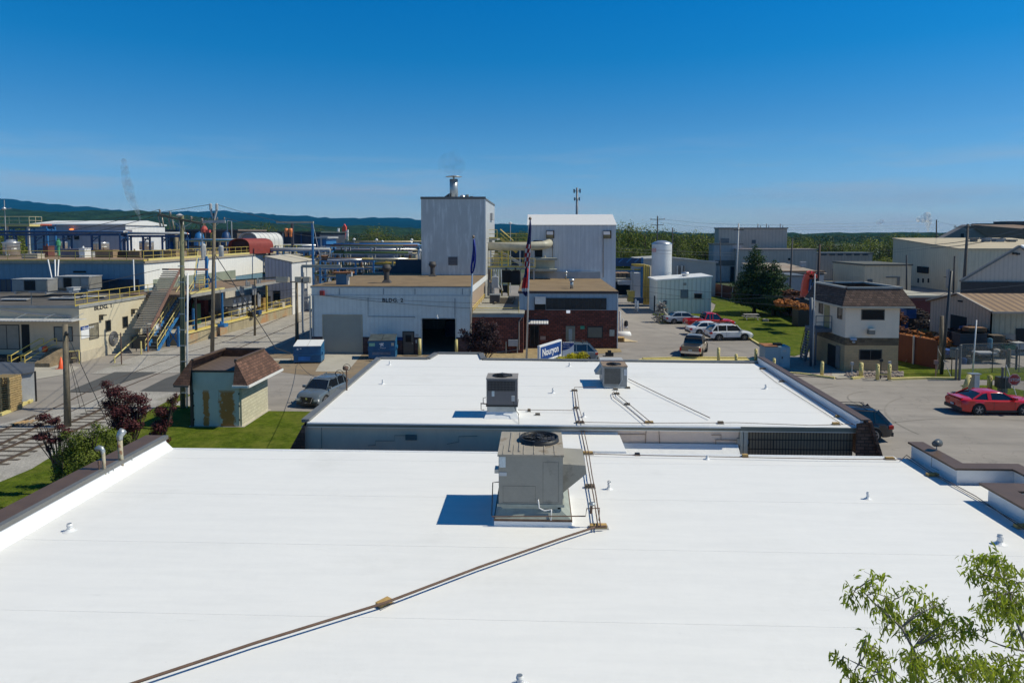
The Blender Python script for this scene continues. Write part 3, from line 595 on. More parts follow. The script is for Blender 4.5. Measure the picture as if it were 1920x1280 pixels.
rpipe([(1156,733),(1158,740),(1180,758),(1220,791)],4.09,'right pipe of the slanting pair from the rust topped unit to the roof edge',.014)
rpipe([(1178,710),(1250,745),(1331,783)],4.09,'slanting dark pipe on the second roof ending in the open white field',.017)
rpipe([(971,768),(1080,769)],4.1,'short pipe between the dark square unit and the pipe pair',.012)
rpipe([(1088,791),(1215,793),(1380,792),(1520,797),(1600,795)],4.08,'thin black line along the near edge of the second roof',.012)
rpipe([(1423,690),(1432,690),(1475,717),(1530,752),(1603,797)],4.1,'thin pipe following the right parapet of the second roof',.012)
rpipe([(1425,693),(1455,716),(1520,757),(1580,795)],4.03,'thinner cable beside the right parapet of the second roof',.009)
def block(px,py,z,label,ang=0,w=.32,d=.14,h=.09,m=wood):
    x,y=G(px,py,z); mb=MB(); c,s=math.cos(ang),math.sin(ang)
    pts=[(x+u*c-v*s,y+u*s+v*c) for u,v in ((-w/2,-d/2),(w/2,-d/2),(w/2,d/2),(-w/2,d/2))]; mb.slab(pts,z+.012,z+h)
    mp=MB(); pts=[(x+u*c-v*s,y+u*s+v*c) for u,v in ((-w*.6,-d*.8),(w*.6,-d*.8),(w*.6,d*.8),(-w*.6,d*.8))]; mp.slab(pts,z+.002,z+.012)
    t=thing('pipe_support_block',label,'wood block',(x,y,z),'timber blocks carrying pipes on the white roofs'); part(mb,'timber',m,t); part(mp,'rubber_pad',M('pad_grey',(.35,.35,.35),.8),t)
block(720,1133,3.6,'golden wood block under the middle of the long diagonal pipe',.9,.3,.16,.09)
block(1122,989,3.6,'yellow wood block at the corner where pipes meet by the big unit',.05,.42,.16,.09)
block(1106,914,3.6,'brown wood block under the pipe pair right of the intake hood',.05,.28,.12,.1,woodold)
block(1101,851,3.6,'long wood block under the pipe pair at the far edge of the near roof',0,.36,.14,.09)
block(1195,853,3.6,'small black block on the far edge of the near roof near the link slab',0,.16,.12,.08,black)
block(1397,856,3.6,'wood block at the foot of the beige corner post',0,.18,.14,.09)
block(1668,861,3.6,'wood block near the far right corner of the near roof',0,.28,.12,.08)
block(1748,892,3.6,'wood block in the shade of the right parapet of the near roof',.1,.34,.14,.09)
block(1914,989,3.6,'wood block by the lower right parapet at the frame edge',.1,.3,.14,.09)
block(1077,733,4,'wood block at the far end of the pipe pair on the second roof',0,.26,.1,.08,woodold)
block(1080,766,4,'wood block halfway along the pipe pair on the second roof',0,.2,.1,.08,woodold)
block(1087,793,4,'wood block at the near edge of the second roof under the pipe pair',0,.32,.12,.08,woodold)
block(992,771,4,'dark block right of the dark square unit, nearer the unit',0,.12,.12,.1,woodold)
block(1008,778,4,'brown block right of the dark square unit, nearer the roof edge',0,.18,.1,.08,woodold)
block(1154,731,4,'wood block just below the rust topped unit',0,.2,.1,.08,woodold)
block(1177,728,4,'wood block at the right foot of the rust topped unit',0,.2,.1,.08,woodold)
block(1156,739,4,'second block below the rust topped unit on the slanting pipes',.0,.24,.1,.08,woodold)
block(1176,759,4,'wood block in the middle of the slanting pipe pair',0,.22,.1,.08,woodold)
block(1217,793,4,'wood block where the slanting pipes reach the near roof edge',0,.3,.1,.08)
block(1351,794,4,'lone brown block on the near edge of the second roof',0,.2,.12,.09,woodold)
block(1567,796,4,'wood block at the near right corner of the second roof',0,.24,.12,.09)
block(1430,692,4,'wood block at the far right corner of the second roof',0,.28,.1,.08,woodold)
block(1466,716,4,'wood block on the cable beside the far part of the right parapet',0,.22,.1,.08,woodold)
block(1570,782,4,'small wood block in the shade near the right parapet corner',0,.14,.1,.08)
# flood light on right parapet
x,y=12.75,22.3
t=thing('flood_lamp','grey round flood lamp on the brown coping at right','flood lamp',(x,y,4.11))
mb=MB(); mb.tube([(x,y,4.11),(x,y,4.28),(x+.05,y+.02,4.33)],.02,6); part(mb,'bracket',galv,t); mb=MB(); mb.tube([(x-.3,y-.35,4.12),(x-.36,y-.4,4.0),(x-.37,y-.4,3.72),(x-.3,y-.7,3.7)],.012,5); part(mb,'cable',galv,t)
mb=MB(); mb.cyl((x-.1,y-.05,4.34),(x+.12,y+.1,4.34),.085,.13,14); part(mb,'lamp_head',M('lamp_grey',(.09,.1,.11),.4),t,True)
# seams of the membrane
mb=MB()
for k in range(4): y=12.9+k*3.1; mb.box(-12.5,12.3,y,y+.008,3.601,3.6035)
for y in (27.4,29.6,31.8,34,36.2): mb.box(-8.4,11.4,y,y+.015,4.0015,4.004)
seam=M('membrane_seam',(.832,.828,.815),.6,var=.03)
p=part(mb,'membrane_seam',seam,b1)
mb=MB()
for px,py,w,d in ((1545,868,.5,.3),(1640,985,.05,2.6)):
    pass
# pole with cable loop by the second roof left edge
x,y=-9.1,30.6
x,z=D(650,718,30.6)
t=thing('service_mast','rusty service mast with round head and cable loop at the second roof edge','mast',(x,30.6,3.2))
mb=MB(); mb.cyl((x,y,3.2),(x,y,4.95),.035,.035,8); mb.cyl((x,y,4.35),(x,y,4.42),.05,.05,8); part(mb,'mast',rust,t)
mb=MB(); mb.lathe((x-.04,y,4.9),[(0,0),(.1,.02),(.14,.1),(.12,.18),(0,.22)],12); part(mb,'weather_head',rust,t,True)
mb=MB(); 
for r_,dx,dz in ((.16,.02,.1),(.17,-.32,-.18),(.12,-.4,-.2)): mb.tube([(x+dx+r_*math.cos(a*math.pi/9),y,4.95+dz+r_*.9*math.sin(a*math.pi/9)) for a in range(19)],.012,5)
part(mb,'cable_loop',black,t)
# ---------------------------------------------------------------- wall helpers
def rectS(px0,py0,px1,py1,Y): 
    x0,z1=D(px0,py0,Y);x1,z0=D(px1,py1,Y); return x0,x1,z0,z1
def windowS(par,px0,py0,px1,py1,Y,fm=None,gm=None,w=.06,mull=0,nm='window',label=None):
    x0,x1,z0,z1=rectS(px0,py0,px1,py1,Y); mb=MB()
    for a in ((x0,x1,z1-w,z1),(x0,x1,z0,z0+w),(x0,x0+w,z0+w,z1-w),(x1-w,x1,z0+w,z1-w)): mb.box(a[0],a[1],Y-.05,Y+.02,a[2],a[3])
    for k in range(mull):
        x=x0+(x1-x0)*(k+1)/(mull+1); mb.box(x-w*.35,x+w*.35,Y-.04,Y+.02,z0+w,z1-w)
    f=part(mb,nm,fm or M('window_frame',(.10,.09,.075),.5),par,label=label)
    mb=MB(); mb.box(x0+w,x1-w,Y-.015,Y+.01,z0+w,z1-w); part(mb,'pane',gm or glass,f); return f
def rectX(px0,py0,px1,py1,X):
    y0,z1=DX(px0,py0,X); y1,z0=DX(px1,py1,X); y1,_=DX(px1,py0,X)
    ym=(y0+y1)/2; _,za=0,0
    z1=DX((px0+px1)/2,py0,X)[1]; z0=DX((px0+px1)/2,py1,X)[1]
    return min(y0,y1),max(y0,y1),z0,z1
def windowX(par,px0,py0,px1,py1,X,out,fm=None,gm=None,w=.06,nm='window',label=None):
    y0,y1,z0,z1=rectX(px0,py0,px1,py1,X); mb=MB(); a,b=(X-.02,X+.05*out)
    for q in ((y0,y1,z1-w,z1),(y0,y1,z0,z0+w),(y0,y0+w,z0+w,z1-w),(y1-w,y1,z0+w,z1-w)): mb.box(a,b,q[0],q[1],q[2],q[3])
    f=part(mb,nm,fm or M('window_frame',(.10,.09,.075),.5),par,label=label)
    mb=MB(); mb.box(X,X+.015*out,y0+w,y1-w,z0+w,z1-w); part(mb,'pane',gm or glass,f); return f
def boxX(par,px0,py0,px1,py1,X,out,dep,mat,nm,label=None):
    y0,y1,z0,z1=rectX(px0,py0,px1,py1,X); mb=MB(); mb.box(X-.0,X+dep*out,y0,y1,z0,z1); return part(mb,nm,mat,par,label=label)
def text(s,par,loc,size,mat,rot=(math.pi/2,0,0),nm='lettering',ext=.01,ax='LEFT',sx=1,bold=0,sp=1):
    c=bpy.data.curves.new('t','FONT'); c.body=s; c.size=size; c.extrude=ext; c.align_x=ax; c.offset=bold; c.space_character=sp; c.resolution_u=3
    o=bpy.data.objects.new('t',c); me=bpy.data.meshes.new_from_object(o); bpy.data.objects.remove(o)
    r=Matrix.Rotation(rot[2],4,'Z')@Matrix.Rotation(rot[0],4,'X')@Matrix.Diagonal((sx,1,1,1))
    b=Vector(BASE.get(par.name,(0,0,0))); me.transform(Matrix.Translation(Vector(loc)-b)@r); me.materials.clear(); me.materials.append(mat)
    q=bpy.data.objects.new(nm,me); COL.objects.link(q); q.parent=par; BASE[q.name]=tuple(b); return q
BLK=M('lettering_black',(.03,.03,.035),.6,var=0); NVY=M('sign_navy',(.008,.055,.24),.45,var=.03); WHT=M('sign_white',(.80,.81,.82),.5,var=.02)
def railing(name,pts,label,m=None,h=1.07,post=2.2,group='yellow guard railings of the plant',r=.03,kick=True,cat='railing',parent=None):
    m=m or yellow; t=parent or thing(name,label,cat,pts[0],group)
    mb=MB(); ps=[]
    for a,b in zip(pts,pts[1:]):
        A=Vector(a);B=Vector(b); L=(B-A).length; n=max(1,round(L/post))
        for k in range(n): ps.append(A+(B-A)*k/n)
        u=Vector((0,0,1))
        mb.cyl(A+u*h,B+u*h,r,r,6); mb.cyl(A+u*h*.52,B+u*h*.52,r*.85,r*.85,6)
        if kick: mb.obox(A+u*.07,B+u*.07,.02,.14)
    ps.append(Vector(pts[-1]))
    part(mb,'rail',m,t)
    for p in ps: mb=MB(); mb.cyl(p,p+Vector((0,0,h)),r,r,6); part(mb,'post',m,t)
    return t
# ---------------------------------------------------------------- blue grey workshop marked BLDG. 2
Y=62.95; xl,xr=D(585,600,Y)[0],D(882,600,Y)[0]; zt=6.2
t=thing('workshop_building','blue grey workshop with tan roof, roller door and open dark bay','building',((xl+xr)/2,Y,0))
gx0,gx1,gz0,gz1=rectS(606,591,679,664,Y); ox0,ox1,_,oz1=rectS(791,597,854,664,Y)
yb=85; zr=6.15
mb=MB(); mb.box(xl,ox0,Y,Y+.2,0,zt); mb.box(ox1,xr,Y,Y+.2,0,zt); mb.box(ox0,ox1,Y,Y+.2,oz1,zt); mb.box(xl,xl+.2,Y+.2,yb,0,zt); mb.box(xl+.2,xr,yb-.2,yb,0,zt); part(mb,'wall',b2wall,t)
mb=MB(); mb.box(xr-.2,xr,Y+.2,yb,0,zt-.5); part(mb,'side_wall',M('tan_side_wall',(.40,.30,.22),.8,var=.08,streak=.3),t)
mb=MB(); mb.box(xl,gx0-.08,Y-.03,Y,0,1.6); mb.box(gx1+.08,ox0-.1,Y-.03,Y,0,1.6); mb.box(ox1+.1,xr,Y-.03,Y,0,1.6); part(mb,'wainscot',brickbrn,t)
mb=MB(); mb.box(xl-.05,xr+.05,Y-.04,Y,5.42,5.5); mb.box(xl-.08,xr+.08,Y-.06,Y+.1,6.1,6.22); part(mb,'flashing',M('flashing_blue',(.42,.5,.56),.4),t)
mb=MB(); mb.slab([(xl-.1,Y-.06),(xr+.1,Y-.06),(xr+.1,yb),(xl-.1,yb)],6.22,6.3); part(mb,'roof',gravelroof,t)
mb=MB(); mb.box(xr-.04,xr+.14,Y,yb-2,5.7,6.28); part(mb,'fascia',white,t)
mb=MB(); mb.box(xl-.2,xl-.08,Y-.1,Y-.02,.0,5.4); mb.box(xr+.02,xr+.14,Y-.08,Y-.0,0,5.9); part(mb,'downpipe',galv,t)
mb=MB(); mb.box(gx0,gx1,Y-.02,Y+.0,0,gz1); d=part(mb,'roller_door',M('roller_door_grey',(.34,.35,.31),.5,var=.05,stripes=(.09,(.22,.23,.21),'z',.2)),t)
mb=MB(); mb.box(gx0-.08,gx0,Y-.05,Y,0,gz1+.08); mb.box(gx1,gx1+.08,Y-.05,Y,0,gz1+.08); mb.box(gx0,gx1,Y-.05,Y,gz1,gz1+.08); part(mb,'frame',M('door_trim_beige',(.45,.4,.3),.6),d)
mb=MB(); mb.box(ox0-.1,ox0,Y-.04,Y+.0,0,oz1+.05); mb.box(ox1,ox1+.1,Y-.04,Y,0,oz1+.05); mb.box(ox0,ox1,Y-.04,Y,oz1,oz1+.07); part(mb,'bay_frame',M('bay_trim',(.5,.52,.5),.5),t)
mb=MB(); mb.box(xl+.3,xr-.3,Y+.3,yb-.3,.01,.03); part(mb,'floor',concrete,t)
mb=MB(); mb.box(-10,-8.6,74,76,.03,1.7); mb.box(-8.2,-7.2,78,79,.03,2.4); part(mb,'stored_machine',navy,t)
x0,x1,z0,z1=rectS(756,622,776,665,Y); mb=MB(); mb.box(x0,x1,Y-.05,Y-.03,.02,z1); d=part(mb,'door',M('taupe_door',(.13,.11,.09),.6),t)
mb=MB(); mb.box(x0-.06,x0,Y-.07,Y-.03,0,z1+.06); mb.box(x1,x1+.06,Y-.07,Y-.03,0,z1+.06); mb.box(x0,x1,Y-.07,Y-.03,z1,z1+.06); part(mb,'frame',dark,d)
mb=MB(); mb.box(x0+.22,x1-.22,Y-.055,Y-.05,1.15,1.8); part(mb,'pane',glass,d)
mb=MB(); mb.box(x1-.16,x1-.06,Y-.1,Y-.05,1.0,1.06); part(mb,'handle',silver,d)
wallbox(742,632,755,638,Y-.05,.02,NVY,t,'sign_plate',label='small dark blue sign left of the taupe door')
wallbox(779,626,785,630,Y-.05,.02,galv,t,'sign_plate'); wallbox(779,637,782,643,Y-.06,.03,palegrey,t,'key_box')
x0,x1,z0,z1=rectS(716.5,558,750.5,567,Y); text('BLDG. 2',t,(x0,Y-.02,z0+.04),.5,BLK,sx=1.0,bold=.012,sp=1.12)
wallpipe([[(690,558),(690,593),(778,594),(778,596)],[(853,559),(853,595)],[(587,555),(588,640)],[(636,540),(636,552)],[(719,541),(719,552)],[(778,541),(778,552)],[(867,541),(867,552)]],M('dark_conduit2',(.13,.16,.2),.6),t,Y-.05,'conduit',.025)
wallbox(599,545,607,554,Y-.3,.28,M('alarm_red',(.28,.03,.025),.5),t,'alarm_horn')
mb=MB(); c=PT(821,590,Y-.1); mb.tube([(c[0],Y,c[2]),(c[0],Y-.45,c[2]+.05),(c[0],Y-.55,c[2]-.1)],.03,6); mb.lathe((c[0],Y-.55,c[2]-.28),[(0,.2),(.12,.12),(.16,0)],10); part(mb,'wall_lamp',silver,t)
# roof fittings of the workshop
def stackvent(px,pyb,pyt,z,label,w=1):
    x,y=G(px,pyb,z); h=D(px,pyt,y)[1]-z; t=thing('exhaust_stack',label,'exhaust vent',(x,y,z),'dark exhaust vents on the tan workshop roof')
    s=h/1.7
    mb=MB(); mb.add([(x-.42*s,y-.42*s,z),(x+.42*s,y-.42*s,z),(x+.42*s,y+.42*s,z),(x-.42*s,y+.42*s,z),(x-.22*s,y-.22*s,z+.3*s),(x+.22*s,y-.22*s,z+.3*s),(x+.22*s,y+.22*s,z+.3*s),(x-.22*s,y+.22*s,z+.3*s)],[(0,1,5,4),(1,2,6,5),(2,3,7,6),(3,0,4,7)]); part(mb,'base',M('dark_stack',(.06,.055,.055),.7,var=.15),t)
    mb=MB(); mb.lathe((x,y,z),[(.25*s,.25*s),(.25*s,1.1*s)],14); part(mb,'pipe',M('dark_stack'),t,True) if False else part(mb,'pipe',MATS['dark_stack'],t,True)
    mb=MB(); mb.lathe((x,y,z),[(.25*s,1.0*s),(.42*s,1.25*s),(.45*s,1.4*s),(.36*s,1.45*s),(.36*s,1.65*s),(.0,1.7*s)],14); part(mb,'cowl',MATS['dark_stack'],t,True)
stackvent(725,530,495,6.3,'dark mushroom topped exhaust stack in the middle of the tan roof')
stackvent(811,518,490,6.3,'dark exhaust stack right against the foot of the tall tower')
x,y=G(640,534,6.3); t=thing('extractor_box','blue extractor box with rusty lid near the left end of the tan roof','extractor',(x,y,6.3))
mb=MB(); mb.box(x-.5,x+.5,y,y+1,6.3,7.35); part(mb,'body',M('faded_blue',(.05,.14,.24),.6,var=.12),t)
mb=MB(); mb.box(x-.85,x+.95,y-.15,y+1.15,7.35,7.5); part(mb,'lid',M('rusty_lid',(.32,.13,.05),.8,var=.2),t)
mb=MB(); mb.box(x+.5,x+.65,y,y+.5,6.3,7.2); mb.box(x+.6,x+1.0,y-.1,y+.3,7.1,7.5); part(mb,'duct_end',palegrey,t)
mb=MB(); a=G(745,516,6.3);  mb.box(-19.0,-13.6,84.2,84.4,6.3,7.2); mb.box(-17.4,-13.6,84.0,84.2,6.3,8.0); solo(mb,'dark_screen',M('dark_blue_screen',(.03,.05,.085),.7,var=.1),'low dark blue screen wall on the tan roof left of the tower foot','screen')
# ---------------------------------------------------------------- tall tower
X0,_=D(790,450,80); X1,_=D(910,450,80); zt=15.2
t=thing('tower_building','tall windowless white clad tower block with a chimney on top','building',((X0+X1)/2,80,0))
yb=97
mb=MB(); mb.add([(X0,80,0),(X1,80,0),(X1,yb,0),(X0,yb,0),(X0,80,zt+.1),(X1,80,zt-.05),(X1,yb,zt-.05),(X0,yb,zt+.1)],[(0,1,5,4),(1,2,6,5),(2,3,7,6),(3,0,4,7),(4,5,6,7)]); part(mb,'wall',towercorr,t)
mb=MB(); mb.box(X0-.06,X1+.06,79.92,80,zt-.12,zt+.16); mb.box(X1,X1+.08,80,yb,zt-.2,zt); part(mb,'roof_trim',trim_grey,t)
mb=MB(); mb.box(X1-.12,X1+.05,79.93,80.0,6,zt-.1); part(mb,'corner_trim',white,t)
mb=MB(); x0,x1,z0,z1=rectS(840.5,481.5,858,497,80); mb.box(x0,x1,79.93,80,z0,z1); l=part(mb,'louvre',M('louvre_grey',(.16,.15,.16),.6,stripes=(.17,(.07,.07,.08),'z',.5)),t)
mb=MB(); x0,x1,z0,z1=rectS(790,510,910,518,80); mb.box(x0,x1,79.95,80,z0-.1,z0+.15); part(mb,'base_trim',trim_grey,t)
# roof chimney etc.
c=PT(851,368,84); ch=thing('chimney_stack','grey metal chimney with flat rain cap on the tower roof','chimney',(c[0],84,zt))
r=.5; mb=MB(); mb.cyl((c[0],84,zt),(c[0],84,D(851,336,84)[1]),r,r,20); part(mb,'flue',galv,ch,True)
zc=D(851,331,84)[1]; mb=MB(); mb.cyl((c[0],84,zc-.5),(c[0],84,zc),.1,.1,8); mb.lathe((c[0],84,zc),[(0,.15),(1.0,-.02),(1.0,-.06),(0,.0)],20); part(mb,'rain_cap',galv,ch,True)
mb=MB(); mb.prism([(c[0]-1.6,83.4,zt),(c[0]-.5,83.4,zt),(c[0]-.5,83.4,zt+.75)],(0,.5,0)); part(mb,'stay_plate',black,ch)
mb=MB(); mb.lathe((c[0]+1.1,83.6,zt),[(.32,0),(.38,.2),(.3,.5),(0,.6)],14); solo(mb,'roof_ventilator',silver,'small round silver ventilator beside the tower chimney','ventilator',smooth=True)
for dx,h in ((1.65,.6),(2.2,.42)):
    mb=MB(); mb.cyl((c[0]+dx,83.6,zt),(c[0]+dx,83.6,zt+h*.6),.1,.1,8); mb.cyl((c[0]+dx,83.6,zt+h*.6),(c[0]+dx,83.6,zt+h),.2,.2,10); solo(mb,'roof_ventilator',trim_grey,'dark capped ventilator %s on the tower roof'%('near the chimney' if h>.5 else 'nearest the right corner'),'ventilator')
boxX(t,919,400,922,412,X1,1,.3,palegrey,'wall_bracket')
# ---------------------------------------------------------------- low brick link building
Y=64; xl2,xr2=D(884,600,Y)[0],D(981,600,Y)[0]; lb=thing('low_brick_building','low dark brick annex with grey roof between workshop and brick office','building',((xl2+xr2)/2,Y,0))
mb=MB(); mb.box(xl2,xr2,Y,80,0,3.35); part(mb,'wall',brickdk,lb)
mb=MB(); mb.box(xl2-.05,xr2+.05,Y-.08,Y+.0,3.35,3.62); part(mb,'fascia',M('fascia_blue',(.16,.22,.28),.6),lb)
mb=MB(); mb.slab([(xl2-.1,Y-.1),(xr2+.1,Y-.1),(xr2+.1,82),(xl2-.1,82)],3.62,3.74); part(mb,'roof',M('pale_grey_roof',(.33,.32,.28),.9,var=.14,scale=.6,spots=((.16,.15,.13),.7,.55,.6)),lb)
mb=MB(); mb.tube([PT(978,596,Y-.1),PT(973,603,Y-.1),PT(973,655,Y-.1),PT(930,661,Y-.1)],.07,8); part(mb,'downpipe',M('brown_grey_pipe',(.2,.17,.16),.6),lb)
wallbox(953,637,971,649,Y-.3,.25,palegrey,lb,'wall_cabinet')
mb=MB(); 
for px in (949,970): mb.tube([PT(px,640,Y-.12),PT(px,664,Y-.12)],.05,6)
part(mb,'cabinet_post',galv,lb)
def acbox(name,px0,px1,pyb,z,h,dep,label,m=None,group=None):
    x0,y=G(px0,pyb,z);x1,_=G(px1,pyb,z); t=thing(name,label,'air conditioner' if name!='duct_box' else 'duct',((x0+x1)/2,y,z),group)
    mb=MB(); mb.box(x0,x1,y,y+dep,z+.08,z+h); part(mb,'cabinet',m or palegrey,t)
    mb=MB(); mb.box(x0+.08,x1-.08,y-.02,y,z+.2,z+h-.12); part(mb,'grille',M('grille_dark',(.05,.05,.055),.7,stripes=(.12,(.10,.10,.11),'z',.4)),t)
    mb=MB(); mb.box(x0-.03,x1+.03,y-.03,y+dep+.03,z+h,z+h+.05); part(mb,'lid',galv,t)
    mb=MB(); mb.box(x0+.05,x0+.15,y,y+dep,z,z+.08); mb.box(x1-.15,x1-.05,y,y+dep,z,z+.08); part(mb,'skid',woodold,t)
    return t
g='air conditioners on the low annex roof'
acbox('condenser_unit',918,937,569,3.74,.9,1.0,'dark condenser box on the annex roof behind the yellow rail',M('dk_unit',(.10,.10,.105),.6),g)
acbox('condenser_unit',936,952,550,3.74,1.0,1.0,'grey box unit at the far end of the annex roof',M('dk_unit2',(.14,.14,.15),.6),g)
acbox('condenser_unit',921,935,541,3.74,.7,1.0,'small light grey unit near the platform stair on the annex roof',palegrey,g)
mb=MB(); 
for k in range(7): mb.box(-4.6,-2.6+.0*k,72.5+k*1.0,72.75+k*1.0,3.75,3.85)
mb.box(-4.6,-4.4,72,79,3.85,3.95); mb.box(-2.8,-2.6,72,79,3.85,3.95)
solo(mb,'timber_grid',woodold,'pale timber walkway frame lying on the annex roof','walkway')
railing('guard_railing',[(xl2+.1,Y+15,3.74),(xl2+.1,Y+.1,3.74)],'yellow railing along the left side of the annex roof',post=2.6,h=.5,kick=False)
railing('guard_railing',[(xl2+.1,Y+.1,3.74),(xr2-.4,Y+.1,3.74),(xr2-.4,Y+.1,4.4)],'yellow railing along the front of the annex roof above the dark shrub',post=9,h=.45,kick=False)
# ---------------------------------------------------------------- brick office
Y=67; xl3,xr3=D(981,600,Y)[0],D(1157,600,Y)[0]; bo=thing('brick_office_building','two storey office, dark red brick below, blue panels above','building',((xl3+xr3)/2,Y,0))
zt=5.45; zm=3.72
mb=MB(); mb.box(xl3,xr3,Y,88,0,zm); part(mb,'brick_wall',brickdk,bo)
panel_blue=M('blue_panel',(.30,.40,.50),.55,var=.06,corr=.45,corramt=.08,streak=.2)
mb=MB(); mb.box(xl3-.4,xr3+.04,Y-.04,88,zm,zt); part(mb,'upper_wall',panel_blue,bo)
mb=MB(); mb.box(xl3-.5,xr3+.12,Y-.12,88,zt,zt+.1); part(mb,'roof',gravelroof,bo)
mb=MB(); mb.box(xl3-.5,xr3+.14,Y-.15,Y-.12,zt-.12,zt+.12); part(mb,'roof_trim',M('oxide_trim',(.07,.05,.05),.6),bo)
mb=MB(); mb.box(xr3+.0,xr3+.08,Y-.1,Y-.0,0,zt-.1); part(mb,'corner_trim',white,bo)
windowS(bo,1024,558.5,1137,580.5,Y-.06,fm=black,gm=M('smoked_window',(.012,.018,.026),.25,var=.3,scale=.8),w=.05,mull=9,nm='ribbon_window')
wallbox(1002,558,1023,581,Y-.1,.1,dark,bo,'duct_opening')
mb=MB(); x0,x1,z0,z1=rectS(1003,557,1023,570,Y-.6); mb.add([(x0,Y-.7,z0),(x1,Y-.7,z0),(x1,Y-.1,z0),(x0,Y-.1,z0),(x0,Y-.35,z1),(x1,Y-.35,z1),(x1,Y-.1,z1),(x0,Y-.1,z1)],[(0,1,5,4),(1,2,6,5),(3,0,4,7),(4,5,6,7),(0,3,2,1)]); part(mb,'duct_hood',galv,bo)
wallbox(1062,582,1069,587,Y-.15,.15,EM('lamp_white',(.9,.92,.95),.45),bo,'wall_lamp')
x0,x1,z0,z1=rectS(990,604,1028,608,Y-.9); mb=MB(); mb.add([(x0,Y-1.0,z0),(x1,Y-1.0,z0),(x1,Y,z1+.05),(x0,Y,z1+.05),(x0,Y-1.0,z0+.08),(x1,Y-1.0,z0+.08),(x1,Y,z1+.13),(x0,Y,z1+.13)],[(0,3,2,1),(4,5,6,7),(0,1,5,4),(1,2,6,5),(3,0,4,7)]); part(mb,'canopy',M('canopy_white',(.7,.7,.7),.5,stripes=(.25,(.35,.35,.35),'x',.35)),bo)
windowS(bo,993,609,1011,650,Y,fm=black,nm='door',w=.1,mull=1)
windowS(bo,1061,611,1078,652,Y,fm=M('grey_green_door',(.20,.22,.19),.6),gm=M('door_panel_lt',(.33,.42,.46),.3),nm='door',w=.28)
windowS(bo,1101,612,1130,634,Y,fm=black,gm=M('curtained',(.13,.14,.12),.4,var=.1),w=.08)
wallbox(1088,611,1096,617,Y-.02,.02,M('sign_green',(.05,.30,.20),.6,var=.3,scale=12),bo,'sign_plate',label='small green sign between the door and the window')
wallbox(1143,618,1152,630,Y-.03,.03,M('notice_grey',(.42,.44,.4),.6,var=.2,scale=8),bo,'notice_plate')
wallbox(1013,630,1023,637,Y-.03,.03,M('vent_pink',(.36,.28,.26),.6),bo,'wall_vent')
# roof pipes on brick office
def roofpipe(px,pyb,pyt,z,r,label):
    x,y=G(px,pyb,z); h=D(px,pyt,y)[1]-z; mb=MB(); mb.cyl((x,y,z),(x,y,z+h-.2),r,r,10); t=thing('flue_pipe',label,'flue',(x,y,z)); part(mb,'pipe',galv,t,True)
    mb=MB(); mb.lathe((x,y,z+h-.25),[(r,0),(r*1.7,.08),(r*1.7,.22),(0,.3)],10); part(mb,'cap',silver,t,True)
roofpipe(1072,541,523,5.55,.17,'silver flue pipe standing alone on the brick office roof')
roofpipe(1061,523,509,5.55,.12,'small capped pipe at the back edge of the brick office roof')
mb=MB(); mb.box(D(995,520,87)[0],D(1125,520,87)[0],86.6,87.2,5.5,6.4); solo(mb,'roof_upstand',palegrey,'long low grey upstand along the back of the brick office roof','duct')
# ---------------------------------------------------------------- white gabled process building
Y=87; x0,zE=D(990,421,Y); x1,_=D(1155,421,Y)
t=thing('gabled_process_building','tall white gabled plant building with steep white roof','building',((x0+x1)/2,Y,0))
zR=D(1100,402,92)[1]; Ym=92.; Yb=97.
mb=MB(); mb.add([(x0,Y,0),(x1,Y,0),(x1,Yb,0),(x0,Yb,0),(x0,Y,zE),(x1,Y,zE),(x1,Yb,zE),(x0,Yb,zE),(x0+.1,Ym,zR-.02),(x1-.1,Ym,zR-.02)],[(0,1,5,4),(1,2,6,9,5),(2,3,7,6),(3,0,4,8,7)]); part(mb,'wall',gablecorr,t)
mb=MB(); mb.add([(x0-.1,Y-.15,zE-.05),(x1+.1,Y-.15,zE-.05),(x1+.1,Ym,zR),(x0-.1,Ym,zR),(x0-.1,Yb+.1,zE-.05),(x1+.1,Yb+.1,zE-.05)],[(0,1,2,3),(3,2,5,4)]); part(mb,'roof',M('white_rib_roof',(.74,.74,.74),.5,var=.03,corr=.5,corramt=.1),t)
hood=M('duct_hood_brown',(.25,.20,.10),.6,var=.2)
for px in (1025,1132):
    q=rectS(px-1,432,px+14,447,Y); mb=MB(); mb.box(q[0],q[1],Y-.12,Y,q[2],q[3]); f=part(mb,'louvre_housing',trim_brown,t)
    q=rectS(px,440,px+12,446,Y-.5); mb=MB(); mb.box(q[0],q[1],Y-.5,Y-.12,q[2],q[3]); part(mb,'louvre',hood,f)
    q=rectS(px,433,px+12,440,Y-.6); mb=MB(); mb.add([(q[0],Y-.6,q[2]),(q[1],Y-.6,q[2]),(q[1],Y-.12,q[3]),(q[0],Y-.12,q[3]),(q[0],Y-.12,q[2]),(q[1],Y-.12,q[2])],[(0,1,2,3),(0,3,4),(1,5,2),(0,4,5,1)]); part(mb,'hood',silver,f)
wallpipe([[(1036,448),(1036,515)],[(1131,447),(1131,520)]],M('thin_rust',(.28,.22,.18),.7),t,Y-.05,'downpipe',.05)
wallbox(1000,451,1017,482,Y-.06,.06,dark,t,'opening')
# big process pipe
pm=M('beige_duct',(.47,.44,.34),.5,var=.12,scale=1.5,streak=.3)
mb=MB(); mb.tube([PT(914,462,84.5),PT(985,462,84.5),PT(1018,460,84.8),PT(1026,458,85.3),PT(1029,456,86.2),PT(1029,456,87.1)],.52,14); t=solo(mb,'process_duct',pm,'fat beige duct running from the tower to the gabled building','duct',smooth=True)
